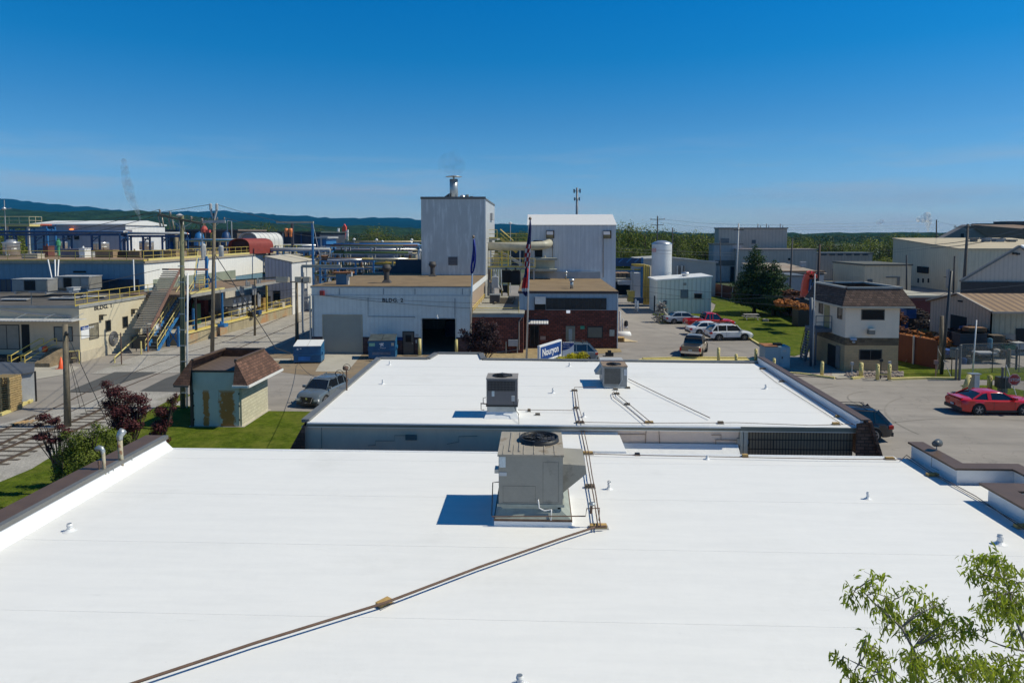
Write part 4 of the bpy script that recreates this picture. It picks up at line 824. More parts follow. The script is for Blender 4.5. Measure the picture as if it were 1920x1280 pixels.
# steel platforms between tower and gabled building
pf=thing('steel_platform','yellow railed steel platforms and stair between the tower and gabled building','platform',(-3.5,84,0))
def plat(px0,px1,py,Y0,Y1,th=.25,m=None,nm='deck'):
    x0,z=D(px0,py,Y0);x1,_=D(px1,py,Y0); mb=MB(); mb.box(x0,x1,Y0,Y1,z-th,z); part(mb,nm,m or M('platform_steel',(.33,.34,.30),.6,var=.15),pf); return x0,x1,z
oc=M('ochre_steel',(.42,.30,.06),.6,var=.2)
for i,(a,b,py,y0,y1) in enumerate(((913,932,447,86,92),(945,990,454,88,93),(913,1003,501,83.5,92),(990,1045,484,85,86.5),(990,1045,505,84.5,86.5))):
    xa,xb,z=plat(a,b,py,y0,y1)
    if i in (0,1,2): railing('r',[(xa,y0,z),(xb,y0,z)],'',parent=pf,post=1.3)
for a in (914,920,941,953,975,1001):
    c=D(a,520,84); z1=D(a,470,84)[1]; mb=MB(); mb.box(c[0]-.09,c[0]+.09,84,84.18,3.5,z1); part(mb,'column',yellow if a in(941,953) else palegrey,pf)
A=PT(938,430,87);B=PT(969,457,87); 
for dy in (0,1): 
    mb=MB(); mb.cyl((A[0],87+dy,A[2]),(B[0],87+dy,B[2]),.05,.05,6); mb.cyl((A[0],87+dy,A[2]-.5),(B[0],87+dy,B[2]-.5),.05,.05,6); mb.obox((A[0],87+dy,A[2]-1.1),(B[0],87+dy,B[2]-1.1),.06,.3); part(mb,'stair_rail',yellow,pf)
mb=MB(); A=PT(935,470,86);B=PT(985,500,86); mb.obox(A,B,.3,.35); part(mb,'brace',palegrey,pf)
rr=random.Random(5)
mb=MB()
for k in range(5): x,z=D(918,474+k*5,85.5); x1,_=D(950,474+k*5,85.5); mb.box(x,x1,85.4,85.5,z,z+.09)
part(mb,'grating_edge',yellow,pf)
mb=MB(); x0,x1,z0,z1=rectS(959,470,982,499,90); mb.box(x0,x1,90,92,z0,z1); solo(mb,'process_tank',navy,'dark blue process box standing behind the flag and yellow platforms','tank')
for (a,b,c2,d2,y,m_,lab) in ((925,478,936,500,88,pm,'beige pump casing on the middle platform near the tower'),(938,508,960,530,83,dark,'black machine housing under the yellow platform'),(958,508,975,534,82,dark,'black pump skid under the yellow platform near the flag'),(922,520,934,540,79,palegrey,'pale pipe bundle against the annex wall below the platform'),(1003,485,1040,510,86,pm,'grey green switch cabinets on the gabled building wall')):
    x0,x1,z0,z1=rectS(a,b,c2,d2,y); mb=MB(); mb.box(x0,x1,y,y+1.2,z0,z1); mb.cyl((x0+.2,y-.15,z1+.05),(x1-.1,y-.15,z1+.05),.09,.09,8); mb.cyl(((x0+x1)/2,y+.3,z1),((x0+x1)/2,y+.3,z1+.35),.12,.12,8); solo(mb,'process_machine',m_,lab,'machinery')
for k in range(6):
    a=917+k*4.5; mb=MB(); mb.tube([PT(a,505,81.5),PT(a+rr.uniform(-1,1),525+k*2,81.5),PT(a+3,530+k*3,80.5)],.07,6); solo(mb,'process_pipe',rr.choice([yellow,palegrey,rust,silver]),'thin pipe number %s from the tower in the cluster below the platform'%['one','two','three','four','five','six'][k],'pipe')
# ---------------------------------------------------------------- flagpoles
def flagpole(px0,py0,px1,py1,Yp,label,group):
    A=PT(px0,py0,Yp); B=PT(px1,py1,Yp); B=(B[0],B[1],0); t=thing('flagpole',label,'flagpole',B,group)
    mb=MB(); mb.cyl(B,A,.09,.05,10); part(mb,'pole',silver,t,True)
    mb=MB(); mb.lathe((A[0],A[1],A[2]-.05),[(0,0),(.11,.06),(.13,.15),(.08,.26),(0,.29)],10); part(mb,'finial',M('gold_ball',(.25,.18,.12),.4),t,True); return t
flagpole(887.5,446,881,668,60,'left flagpole, in front of the blue grey workshop','silver flagpoles')
flagpole(994,412,987,674,58,'right flagpole, taller, in front of the low brick annex','silver flagpoles')
def flag(name,cols,Yp,pts,label,colfn):
    # hanging cloth: pts = (px,py,halfwidth px), folded in depth
    n=len(pts); vs=[];fs=[];mi=[]; K=9
    for i,(px,py,hw) in enumerate(pts):
        for k in range(K):
            u=k/(K-1); a=px+(u*2-1)*hw; p=PT(a,py,Yp); vs.append((p[0],Yp-.15+.16*math.sin(u*14+i*.5),p[2]))
    for i in range(n-1):
        for k in range(K-1): fs.append((i*K+k,i*K+k+1,(i+1)*K+k+1,(i+1)*K+k)); mi.append(colfn(i,k,n,K))
    mb=MB(); mb.v=vs; mb.f=fs; mb.m=mi; o=solo(mb,name,cols,label,'flag',smooth=True,rec=False); s=o.modifiers.new('s','SOLIDIFY'); s.thickness=.015
    return o
FR=M('flag_red',(.42,.015,.02),.8,var=.1); FW_=M('flag_white',(.6,.6,.62),.8,var=.05); FB=M('flag_blue',(.012,.02,.12),.8,var=.1); FC=M('flag_royal',(.02,.035,.30),.7,var=.15)
flag('flag',[FC,FW_],60,[(888.5,448,1.2),(889,460,2.2),(889.5,470,3.2),(889,480,4),(888.3,490,4.5),(887,500,4.5),(886,508,3.6),(885,513,1.5)],'limp royal blue flag with white marks on the left flagpole',lambda i,k,n,K:1 if (i in(2,4,5) and k in(4,)) else 0)
flag('flag',[FR,FW_,FB],58,[(994,413,1),(994,425,2.2),(993.5,437,2.6),(992.5,449,3.2),(991.5,458,4),(990.5,466,4.8),(989.5,474,5.2),(989,482,5),(988.5,490,4.8),(988,499,4),(987,503,2.5)],'furled red and white striped flag with starry blue canton on the right flagpole',lambda i,k,n,K:2 if i<4 else (0 if (k+i*3)%6<3 else 1))
flag('flag',[FR,FW_,FB],58,[(987.5,503,3),(987,512,3.4),(986,520,4.2),(984.5,530,5),(983.5,540,5.5),(984,546,5),(985.5,552,3),(987,555,1)],'red flag with blue lower edge hanging below the striped flag',lambda i,k,n,K:2 if i>=n-3 else (1 if i==n-4 else (2 if (i<2 and k<5) else 0)))
# ---------------------------------------------------------------- company signs
Ys=54.; A=PT(1013,650,Ys); 
def signboard(pxl,pxr,ytl,ytr,ybl,ybr,Yl,Yr,label):
    a=PT(pxl,ytl,Yl);b=PT(pxr,ytr,Yr);c=PT(pxr,ybr,Yr);d=PT(pxl,ybl,Yl); d=(a[0],a[1],d[2]); c=(b[0],b[1],c[2])
    return a,b,c,d
a,b,c,d=signboard(1012,1053,648.5,642.5,678,675,54,57.5,'')
t=thing('company_sign','white and navy company board with curved lettering beside a yellow shrub','sign',(a[0],a[1],0))
nrm=Vector((b[0]-a[0],b[1]-a[1],0)).normalized(); out=Vector((nrm.y,-nrm.x,0))
zt_=a[2]; zb_=.35; L=(Vector((b[0],b[1],0))-Vector((a[0],a[1],0))).length
def onb(u,z,o=0): return (a[0]+nrm.x*u+out.x*o,a[1]+nrm.y*u+out.y*o,z)
mb=MB(); mb.prism([onb(0,zb_),onb(L,zb_),onb(L,zt_),onb(0,zt_)],-out*.2); part(mb,'board',WHT,t)
hh=zt_-zb_; mb=MB(); mb.prism([onb(.12,zt_-hh*.62,.012),onb(L-.12,zt_-hh*.62,.012),onb(L-.12,zt_-.14,.012),onb(.12,zt_-.14,.012)],-out*.01); part(mb,'blue_panel',NVY,t)
ang=math.atan2(nrm.y,nrm.x); p=onb(.38,zt_-hh*.46,.02); text('Nouryon',t,p,hh*.42,WHT,rot=(math.pi/2,0,ang),bold=.012,sx=(L-.8)/(hh*.42*3.95))
p=onb(.35,zt_-hh*.82,.012); text('Performance Formulations',t,p,.2,NVY,rot=(math.pi/2,0,ang),sx=.8)
mb=MB(); 
for u in (.05,L-.05): q=onb(u,0,-.12); mb.cyl(q,(q[0],q[1],zt_),.05,.05,8)
part(mb,'post',galv,t)
x0,x1,z0,z1=rectS(1055,642,1076,670,57); zb2=.3
t=thing('company_sign','tall white board with blue curved top behind the yellow shrub','sign',((x0+x1)/2,57,0))
mb=MB(); mb.box(x0,x1,57,57.15,zb2,z1); part(mb,'board',WHT,t)
pts=[(x0,56.98,z1),(x1,56.98,z1),(x1,56.98,z1-.15)]+[(x1-(x1-x0)*k/6,56.98,z1-.15-.5*(1-(1-k/6)**2)) for k in range(1,7)]
mb=MB(); mb.prism(pts,(0,.01,0)); part(mb,'blue_panel',NVY,t)
text('Nouryon',t,(x0+.05,56.96,z1-.2),.14,WHT); text('Visitors please',t,(x0+.05,56.96,z1-.38),.1,WHT)
mb=MB(); mb.box(x0,x0+.06,57.03,57.1,0,zb2); mb.box(x1-.06,x1,57.03,57.1,0,zb2); part(mb,'post',galv,t)
# ---------------------------------------------------------------- bollards
def bollard(px,py,pyt,label,m=None,r=.13,lean=0,Yo=None,g='yellow bollards'):
    x,y=G(px,py,0); h=D(px,pyt,y)[1]; m=m or paleyellow; t=thing('bollard',label,'bollard',(x,y,0),g)
    lx=lean; mb=MB(); mb.cyl((x,y,0),(x+lx,y,h-.04),r,r,14); mb.lathe((x+lx,y,h-.05),[(r,0),(r*.95,.04),(r*.5,.08),(0,.09)],14); part(mb,'pipe',m,t,True)
    mb=MB(); mb.lathe((x,y,0),[(r*1.9,.0),(r*1.9,.03),(r*1.2,.06)],12); part(mb,'footing',concrete,t); 
    if px>1300: mb=MB(); mb.box(x+lx-.035,x+lx+.035,y-r-.01,y-r+.02,h-.22,h-.14); part(mb,'lifting_hole',dark,t)
bollard(787,667,635,'yellow bollard left of the open dark bay',None,.15)
bollard(856,665,636,'yellow bollard right of the open dark bay',None,.15)
bollard(1347,679,652,'tall yellow bollard behind the second roof, left of two')
bollard(1380,681,664,'short yellow bollard behind the second roof, right of two')
bollard(1417,676,654,'yellow bollard beside the car park kerb end')
bollard(1451,696,672,'yellow bollard in front of the blue electrical cabinet')
bollard(1541,705,678,'yellow bollard in front of the dark office door')
bollard(1614,708,680,'yellow bollard nearest the gatehouse corner',None,.16)
bollard(1645,713,683,'yellow bollard left under the lower gatehouse window')
bollard(1667,713,683,'yellow bollard right under the lower gatehouse window')
bollard(1806,737,703,'leaning yellow bollard left of the gate card reader',None,.15,.35)
bollard(1855,735,704,'dull yellow bollard between the card reader and motor box',M('dull_yellow',(.4,.36,.1),.7,var=.15),.16)
bollard(1192,582,561,'white bollard at the passage by the yellow pipes, left one',white,.15,g='white bollards')
bollard(1196,585,564,'white bollard at the passage by the yellow pipes, right one',white,.13,g='white bollards')
x,y=G(1824,735); t=thing('card_reader_post','grey and white card reader pedestal by the gate','card reader',(x,y,0))
mb=MB(); mb.box(x-.28,x+.0,y-.12,y+.12,0,1.25); part(mb,'post',M('dull_cream',(.4,.38,.28),.7),t)
mb=MB(); mb.box(x+.02,x+.36,y-.12,y+.12,0,1.3); part(mb,'reader_box',white,t)
mb=MB(); mb.box(x-.34,x+.42,y-.25,y+.2,1.28,1.34); part(mb,'rain_hood',galv,t)
# yellow hoop guard between bollards
mb=MB(); x,y=G(1645,713); x2,_=G(1667,713); mb.cyl((x,y+.05,.45),(x2,y+.05,.45),.05,.05,8); solo(mb,'guard_bar',yellow,'yellow bar joining the two bollards under the gatehouse window','guard bar')
# ---------------------------------------------------------------- vehicles (x forward, y left, z up; origin mid-wheelbase on the ground)
tyre_m=M('tyre',(.025,.025,.026),.85,var=0); rim_m=M('alloy_rim',(.5,.5,.52),.3,metal=.7,var=0); rimd=M('dark_rim',(.1,.1,.1),.3,metal=.5,var=0)
redlamp=M('tail_lamp',(.5,.015,.01),.25,var=0); headl=M('head_lamp',(.75,.77,.8),.12,var=0); chrome=M('chrome',(.7,.7,.72),.15,metal=1,var=0); blackpl=M('black_plastic',(.03,.03,.032),.6,var=0)
carglass=M('car_glass',(.012,.016,.022),.06,var=0,spec=.9)
def paint(n,c,rough=.25): return M('paint_'+n,c,rough,var=0,coat=.8,metal=.0)
def interp(tab,x):
    for a,b in zip(tab,tab[1:]):
        if a[0]<=x<=b[0]:
            t=(x-a[0])/(b[0]-a[0]); return a[1]+(b[1]-a[1])*t
    return tab[0][1] if x<tab[0][0] else tab[-1][1]
def car(name,label,loc,rz,pm,L,Wd,deck,belt,roof,wb,wr,kind='suv',zb=.28,group=None,rim=None,bed=None,rack=False,cat='car',cladding=False,lit=False):
    """deck: height of the body top (hood, boot) along x; belt: width factor; roof: list (x,z) of greenhouse outline"""
    t=thing(name,label,cat,loc,group,rz,local=True); rim=rim or rim_m
    hw=Wd/2; xs=[-L/2+L*i/34 for i in range(35)]; mb=MB(); K=None; vs=[];fs=[]
    for x in xs:
        e=1-abs(x)/(L/2); w=hw*(1-.16*math.exp(-e*14)); 
        zd=interp(deck,x); bot=zb+.12*math.exp(-e*16); mid=(bot+zd)*.5
        for dx in (-wb/2,wb/2):     # wheel arch cut-outs
            d=abs(x-dx); R=wr*1.16
            if d<R: bot=max(bot,wr*.98+math.sqrt(R*R-d*d)*.98-0.0)
        bot=min(bot,zd-.12)
        sec=[(0,zb+.02),(w*.80,zb+.02 if bot<zb+.2 else bot-.02),(w*.97,bot),(w,max(mid,bot+.03)),(w*.985,zd-.10),(w*.93,zd-.03),(w*.80,zd+.0),(0,zd+.03)]
        if bed and bed[0]<x<bed[1]: sec=[*sec[:6],(w*.90,zd),(w*.86,zd),(w*.86,zd-.42),(0,zd-.42)]
        else: sec=[*sec[:7],(w*.5,zd+.025),(w*.3,zd+.03),(0,zd+.03)]
        full=[(-y,z) for y,z in sec[::-1]]+sec[1:]
        K=len(full); vs+=[(x,y,z) for y,z in full]
    for i in range(len(xs)-1):
        for k in range(K-1): fs.append((i*K+k,i*K+k+1,(i+1)*K+k+1,(i+1)*K+k))
        fs.append((i*K+K-1,i*K,(i+1)*K,(i+1)*K+K-1))
    fs.append(tuple(range(K))); fs.append(tuple((len(xs)-1)*K+k for k in range(K))[::-1])
    mb.add(vs,fs); b=part(mb,'body',pm,t,True); b.data.set_sharp_from_angle(angle=math.radians(32))
    # greenhouse: glass volume + painted roof and pillars
    zt=max(z for _,z in roof); x0=roof[0][0];x1=roof[-1][0]
    def gh(shr,inset,zlo,zhi,n=22):
        vs=[];fs=[]; X=[x0+(x1-x0)*i/n for i in range(n+1)]
        for x in X:
            z=min(interp(roof,x),zhi); zd=interp(deck,x)-.03; zz=max(z-inset,zd); f=(zz-zd)/(zt-zd+1e-6); w=hw*(.90-.17*f)-shr; wb0=hw*.90-shr
            sec=[(wb0,zd),(w+.012*(zz>zd+.1),zd+(zz-zd)*.93),(w*.88,zz),(0,zz+.015)]
            full=[(-y,q) for y,q in sec[::-1]]+sec[1:]; full=[(-wb0,zd)]+[(-w-.0,zd+(zz-zd)*.93),(-w*.88,zz),(0,zz+.02),(w*.88,zz),(w,zd+(zz-zd)*.93),(wb0,zd)]
            vs+=[(x,y,q) for y,q in full]
        K=7
        for i in range(n):
            for k in range(K-1): fs.append((i*K+k,i*K+k+1,(i+1)*K+k+1,(i+1)*K+k))
        fs.append(tuple(range(K))); fs.append(tuple(n*K+k for k in range(K))[::-1])
        return vs,fs,X
    vs,fs,X=gh(0,0,0,9); mb=MB(); mb.add(vs,fs); part(mb,'window_glass',carglass,t,True).data.set_sharp_from_angle(angle=math.radians(30))
    # roof skin
    flat=[x for x,z in roof if z>zt-.14]; fx0,fx1=min(flat),max(flat); n=10; vs=[];fs=[]
    for i in range(n+1):
        x=fx0+(fx1-fx0)*i/n; z=interp(roof,x); w=hw*.735
        for y,dz in ((-w-.012,-.09),(-w,-.03),(-w*.86,.012),(-w*.4,.03),(0,.034),(w*.4,.03),(w*.86,.012),(w,-.03),(w+.012,-.09)): vs.append((x,y,z+dz))
    for i in range(n):
        for k in range(8): fs.append((i*9+k,i*9+k+1,(i+1)*9+k+1,(i+1)*9+k))
    mb=MB(); mb.add(vs,fs); part(mb,'roof',pm,t,True,rec=True)
    # pillars
    def pil(xa,za,xb,zb_,wd):
        for s in (-1,1):
            ya=s*(hw*(.90-.17*max(0,(za-interp(deck,xa))/(zt-interp(deck,xa)+1e-6)))+.004); yb=s*(hw*(.90-.17*max(0,(zb_-interp(deck,xb))/(zt-interp(deck,xb)+1e-6)))+.004)
            mb=MB(); mb.obox((xa,ya,za),(xb,yb,zb_),.035,wd,(1,0,0)); part(mb,'pillar',pm,t)
    r0,rl=roof[0],roof[-1]
    pil(rl[0]-.02,rl[1]-.01,fx1,zt-.03,.075); pil(r0[0]+.04,r0[1]-.01,fx0,zt-.03,.10 if kind!='suv' else .16)
    for q in ({'suv':(.0,-.62),'sedan':(-.05,),'coupe':(-.42,),'pickup':(.15,-.45)}[kind]):
        q=(fx0+fx1)/2+q*(fx1-fx0)*.5*(1.4 if kind=='suv' else 1); pil(q,interp(deck,q)-.02,q,zt-.04,.07 if kind!='coupe' else .22)
    # wheels
    for dx in (-wb/2,wb/2):
        for s in (-1,1):
            y=s*(hw-.11); mb=MB(); mb.cyl((dx,y-.10,wr),(dx,y+.10,wr),wr,wr,22); w=part(mb,'wheel',tyre_m,t,True); w.data.set_sharp_from_angle(angle=math.radians(40))
            mb=MB(); yo=y+s*.102; 
            for k in range(5):
                a=k*2*math.pi/5+.3
                for da in (-.16,.16): mb.obox((dx,yo,wr),(dx+wr*.66*math.cos(a+da),yo,wr+wr*.66*math.sin(a+da)),.02,.045,(0,1,0))
            mb.tube([(dx+wr*.66*math.cos(k*math.pi/10),yo,wr+wr*.66*math.sin(k*math.pi/10)) for k in range(21)],.02,5); mb.cyl((dx,yo-.01,wr),(dx,yo+.01*s,wr),wr*.16,wr*.16,8)
            part(mb,'rim',rim,w)
            mb=MB(); mb.cyl((dx,y-.12*1,wr+.02),(dx,y+s*.03,wr+.02),wr*1.13,wr*1.13,18); part(mb,'wheel_well',dark,t)
            if cladding:
                mb=MB(); mb.tube([(dx+wr*1.17*math.cos(a*math.pi/12),s*(hw-.005),wr*.98+wr*1.17*math.sin(a*math.pi/12)) for a in range(13)],.03,5); part(mb,'arch_trim',blackpl,t)
    # lamps, bumpers, mirrors, handles
    zr=interp(deck,-L/2); zf=interp(deck,L/2)
    for s in (-1,1):
        mb=MB(); 
        if kind=='pickup': mb.box(-L/2-.012,-L/2+.1,s*hw*.98-s*.16,s*hw*.985,zr-.42,zr-.08)
        elif kind=='coupe': mb.box(-L/2-.015,-L/2+.06,s*hw*.42,s*hw*.86,zr-.24,zr-.08)
        else: mb.box(-L/2+.0,-L/2+.24,s*hw*.62,s*hw*.985,zr-.24,zr-.06)
        part(mb,'tail_light',redlamp,t)
        mb=MB(); mb.box(L/2-.22,L/2+.01,s*hw*.58,s*hw*.93,zf-.16,zf-.02); part(mb,'headlight',headl,t)
        mx=rl[0]-.18; mb=MB(); mb.box(mx-.06,mx+.08,s*hw*.93,s*(hw+.16),interp(deck,mx)+.02,interp(deck,mx)+.17); part(mb,'wing_mirror',blackpl if kind=='pickup' else pm,t)
        mb=MB(); mb.box(-.35,-.15,s*hw-s*.01,s*(hw+.02),interp(deck,-.2)-.18,interp(deck,-.2)-.14); part(mb,'door_handle',pm,t)
        mb=MB(); mb.box(-wb/2+wr*1.2,wb/2-wr*1.2,s*(hw-.02),s*(hw+.005),zb+.0,zb+.10); part(mb,'sill',blackpl,t)
        for xs_ in ((fx0+fx1)/2-.05,rl[0]-.15):
            mb=MB(); mb.box(xs_-.006,xs_+.006,s*(hw*.99),s*(hw+.003),zb+.14,interp(deck,xs_)-.1); part(mb,'door_seam',dark,t)
    mb=MB(); mb.box(-L/2-.05,-L/2+.06,-hw*.86,hw*.86,zb+.04,zb+.24); part(mb,'rear_bumper',chrome if kind=='pickup' else blackpl,t)
    mb=MB(); mb.box(L/2-.04,L/2+.045,-hw*.8,hw*.8,zb-.02,zb+.12); part(mb,'front_bumper',blackpl,t)
    mb=MB(); mb.prism([(L/2+.015,-hw*.42,zf-.06),(L/2+.015,hw*.42,zf-.06),(L/2+.03,hw*.3,zb+.2),(L/2+.03,-hw*.3,zb+.2)],(-.03,0,0)); part(mb,'grille',black,t)
    mb=MB(); mb.box(-L/2-.06,-L/2-.045,-.16,.16,zb+.28,zb+.40); part(mb,'number_plate',M('plate_white',(.5,.55,.6),.5,var=.1,scale=20),t)
    if rack:
        for s in (-1,1): mb=MB(); mb.tube([(fx0+.15,s*hw*.66,zt+.02),(fx0+.2,s*hw*.66,zt+.09),(fx1-.2,s*hw*.66,zt+.09),(fx1-.12,s*hw*.66,zt+.02)],.02,5); part(mb,'roof_rail',blackpl,t)
        mb=MB(); 
        for x in (fx0+.4,fx1-.5): mb.box(x-.03,x+.03,-hw*.66,hw*.66,zt+.09,zt+.12)
        part(mb,'cross_bar',blackpl,t)
    return t
SUVdeck=[(-2.3,.98),(-2.15,1.02),(-1,1.04),(.9,1.02),(1.1,1.0),(1.8,.92),(2.15,.84),(2.32,.66)]
SUVroof=[(-2.2,1.04),(-1.95,1.45),(-1.6,1.62),(-.6,1.68),(.3,1.64),(.55,1.55),(1.15,1.0)]
def C(px,py,dx=0): x,y=G(px,py,0); return (x+dx,y,0)
g='cars parked in the far car park'
# white suv, facing right
x1,y1=G(1341,639);x2,y2=G(1389,638); a=math.atan2(y2-y1,x2-x1)
car('parked_car','white suv nearest the lawn in the row of cars',((x1+x2)/2+.25,(y1+y2)/2+.75,0),.12,paint('white',(.78,.79,.8)),4.63,1.84,SUVdeck,None,SUVroof,2.72,.36,'suv',group=g,rack=True,cladding=True)
SEDdeck=[(-2.4,.86),(-2.3,.93),(-1.6,.98),(-.9,.97),(.8,.94),(1.1,.92),(1.8,.86),(2.25,.76),(2.42,.6)]
SEDroof=[(-1.75,.96),(-1.1,1.33),(-.5,1.44),(.1,1.45),(.4,1.38),(1.15,.93)]
car('parked_car','white sedan half hidden between the white suv and the red pickup',(18.9,77.0,0),.12,paint('white'  ,(.78,.79,.8)),4.85,1.84,SEDdeck,None,SEDroof,2.8,.34,'sedan',group=g)
PUdeck=[(-2.9,1.1),(-2.85,1.14),(-.75,1.14),(-.7,1.12),(.9,1.10),(1.3,1.08),(2.2,1.04),(2.6,.98),(2.86,.8)]
PUroof=[(-.85,1.12),(-.75,1.68),(-.5,1.82),(.2,1.86),(.6,1.76),(1.35,1.08)]
pu=car('parked_pickup','bright red extended cab pickup truck parked between two pale cars',(20.2,82.3,0),.12,paint('red',(.55,.012,.012)),5.75,1.98,PUdeck,None,PUroof,3.55,.4,'pickup',zb=.36,group=g,bed=(-2.75,-.9),cat='pickup truck')
car('parked_car','silver blue sedan farthest in the row beside the scrap pile',(18.0,86.6,0),.12,paint('silverblue',(.35,.40,.46)),4.7,1.8,SEDdeck,None,SEDroof,2.7,.33,'sedan',group=g)
# tan pickup seen from behind
PU2=[(-2.7,1.05),(-2.65,1.12),(-.8,1.12),(-.75,1.1),(.9,1.08),(1.3,1.06),(2.1,1.02),(2.5,.96),(2.7,.8)]
PR2=[(-.95,1.1),(-.8,1.62),(-.55,1.76),(.3,1.8),(.65,1.7),(1.35,1.06)]
tp=car('pickup_truck','tan crew cab pickup seen from behind with brake lights on',(14.5,64.3,0),math.pi/2-.36,paint('sand',(.30,.24,.16),.35),5.4,1.89,PU2,None,PR2,3.25,.39,'pickup',zb=.4,bed=(-2.55,-.95),rim=rimd,cat='pickup truck')
mb=MB(); mb.box(-2.72,-2.66,-.75,.75,.62,1.08); part(mb,'tailgate',M('tailgate_taupe',(.26,.20,.15),.5,var=.04),tp)
mb=MB(); mb.box(-.83,-.79,-.68,.68,1.2,1.62); part(mb,'rear_window',carglass,tp)
# silver blue hatch near the small shed
HD=[(-2.1,.95),(-2.0,1.0),(-1,1.04),(.75,1.02),(1.0,1.0),(1.6,.93),(1.95,.84),(2.14,.62)]
HR=[(-2.0,1.0),(-1.8,1.38),(-1.4,1.52),(-.5,1.58),(.2,1.56),(.45,1.47),(1.05,1.0)]
kc=car('parked_car','pale blue grey compact suv facing the camera beside the lawn',(-14.2,45.05,0),-math.pi/2-.22,paint('paleblue',(.12,.15,.18)),4.3,1.76,HD,None,HR,2.62,.34,'suv',zb=.24,cladding=True)
mb=MB(); mb.prism([(2.165,-.46,.72),(2.165,.46,.72),(2.17,.34,.32),(2.17,-.34,.32)],(.02,0,0)); part(mb,'front_grille',black,kc)
mb=MB(); mb.tube([(2.19,-.44,.7),(2.2,-.30,.36),(2.2,.30,.36),(2.19,.44,.7)],.018,5); part(mb,'grille_trim',chrome,kc)
mb=MB(); mb.cyl((2.17,0,.62),(2.2,0,.62),.07,.07,12); part(mb,'badge',chrome,kc)
# red coupe
CD=[(-2.38,.88),(-2.3,.96),(-1.7,.99),(-1,.95),(.8,.93),(1.1,.93),(1.8,.90),(2.2,.84),(2.38,.66)]
CR=[(-1.75,.98),(-1.05,1.25),(-.55,1.35),(-.1,1.37),(.2,1.32),(.95,.94)]
x1,y1=G(1833,777);x2,y2=G(1916,779)
rc=car('parked_coupe','bright red two door coupe on the right near the sliding gate',((x1+x2)/2+.04,(y1+y2)/2+.85,0),.02,paint('coupe_red',(.62,.008,.012)),4.78,1.88,CD,None,CR,2.72,.35,'coupe',zb=.2)
mb=MB(); mb.box(-2.36,-2.24,-.7,.7,.97,1.03); part(mb,'spoiler',paint('coupe_red',0),rc)
# black suv right of the second roof
x1,y1=G(1640,829)
bs=car('parked_car','black suv with roof bars half hidden behind the right parapet',(16.5,37.9,0),math.pi,paint('black',(.012,.014,.02)),4.75,1.9,SUVdeck,None,SUVroof,2.75,.37,'suv',rack=True,cladding=True) 
bs.rotation_euler=(0,0,math.pi-.06)
# grey suv behind the company sign
gs=car('parked_car','slate grey suv in front of the brick office behind the company signs',(2.7,59.9,0),math.pi+.08,paint('slate',(.13,.17,.20)),4.8,1.88,SUVdeck,None,SUVroof,2.75,.36,'suv',rack=True)
# ---------------------------------------------------------------- dumpsters
dbl=M('dumpster_blue',(.015,.115,.26),.5,var=.15,scale=2,spots=((.05,.08,.12),2.2,.62,.7),streak=.2)
def dumpster(loc,rz,w,d,h,label,lidm,logos):
    t=thing('dumpster',label,'dumpster',loc,'blue dumpsters',rz,local=True)
    mb=MB(); mb.add([(-w/2,-d/2,.12),(w/2,-d/2,.12),(w/2,d/2,.12),(-w/2,d/2,.12),(-w/2,-d/2,h*.82),(w/2,-d/2,h*.82),(w/2,d/2,h),(-w/2,d/2,h)],[(0,3,2,1),(4,5,6,7),(0,1,5,4),(1,2,6,5),(2,3,7,6),(3,0,4,7)]); part(mb,'body',dbl,t)
    mb=MB(); mb.box(-w/2-.05,w/2+.05,-d/2-.05,-d/2,h*.40,h*.46); part(mb,'rib',dbl,t)
    mb=MB(); mb.box(-w/2-.05,w/2+.05,-d/2-.05,-d/2,h*.76,h*.84); part(mb,'rim',dbl,t)
    for s in (-1,1): mb=MB(); mb.box(s*w/2,s*(w/2+.1),-d*.3,d*.3,h*.42,h*.55); part(mb,'fork_pocket',dbl,t)
    for s in (-1,1): mb=MB(); mb.prism([(s*.02,-d/2-.08,h*.85),(s*w/2,-d/2-.08,h*.85),(s*w/2,d/2,h*1.02),(s*.02,d/2,h*1.02)],(0,0,.04)); part(mb,'lid',lidm,t)
    mb=MB(); 
    for a in (-w/2+.1,w/2-.1): mb=MB(); mb.box(a-.08,a+.08,-d/2+.05,d/2-.05,0,.12); part(mb,'skid',black,t)
    for (u,z,a,b,m) in logos: mb=MB(); mb.box(u-a/2,u+a/2,-d/2-.012,-d/2,z-b/2,z+b/2); part(mb,'sticker',m,t)
    return t
gs_=M('sticker_green',(.25,.55,.42),.5,var=.2,scale=12); ws_=M('sticker_white',(.75,.77,.8),.5,var=.05)
x,y=G(575,681); d1=dumpster((x,y+.7,0),.12,2.3,1.6,1.75,'blue dumpster with white lid standing apart on the left',white,[(-.8,1.25,.14,.16,ws_),(-.55,1.33,.14,.14,ws_)])
mb=MB(); mb.box(-.75,.25,-.86,-.84,.25,.62); part(mb,'lower_panel',M('bright_blue_panel',(.01,.14,.45),.5),d1)
x,y=G(714,674); d2=dumpster((x-.0,y+.9,0),.1,2.35,1.7,1.95,'blue dumpster with white flower emblem in front of the roller door',M('dark_lid',(.06,.075,.08),.6,var=.3),[(-.85,1.36,.5,.34,gs_),(.95,1.36,.22,.3,M('sticker_pale',(.6,.55,.45),.5))])
mb=MB(); pts=[]
for k in range(20): a=k*2*math.pi/20+math.pi/2; r=.22 if k%4 in(0,1) else .12; pts.append((.0+r*math.cos(a),-.865,1.36+r*math.sin(a)))
mb.prism(pts,(0,.01,0)); part(mb,'emblem',ws_,d2)
text('MAPLE WASTE' if False else 'Waste',d2,(-.18,-.87,.98),.2,ws_)
text('Disposal',d2,(-.3,-.87,.80),.17,ws_)
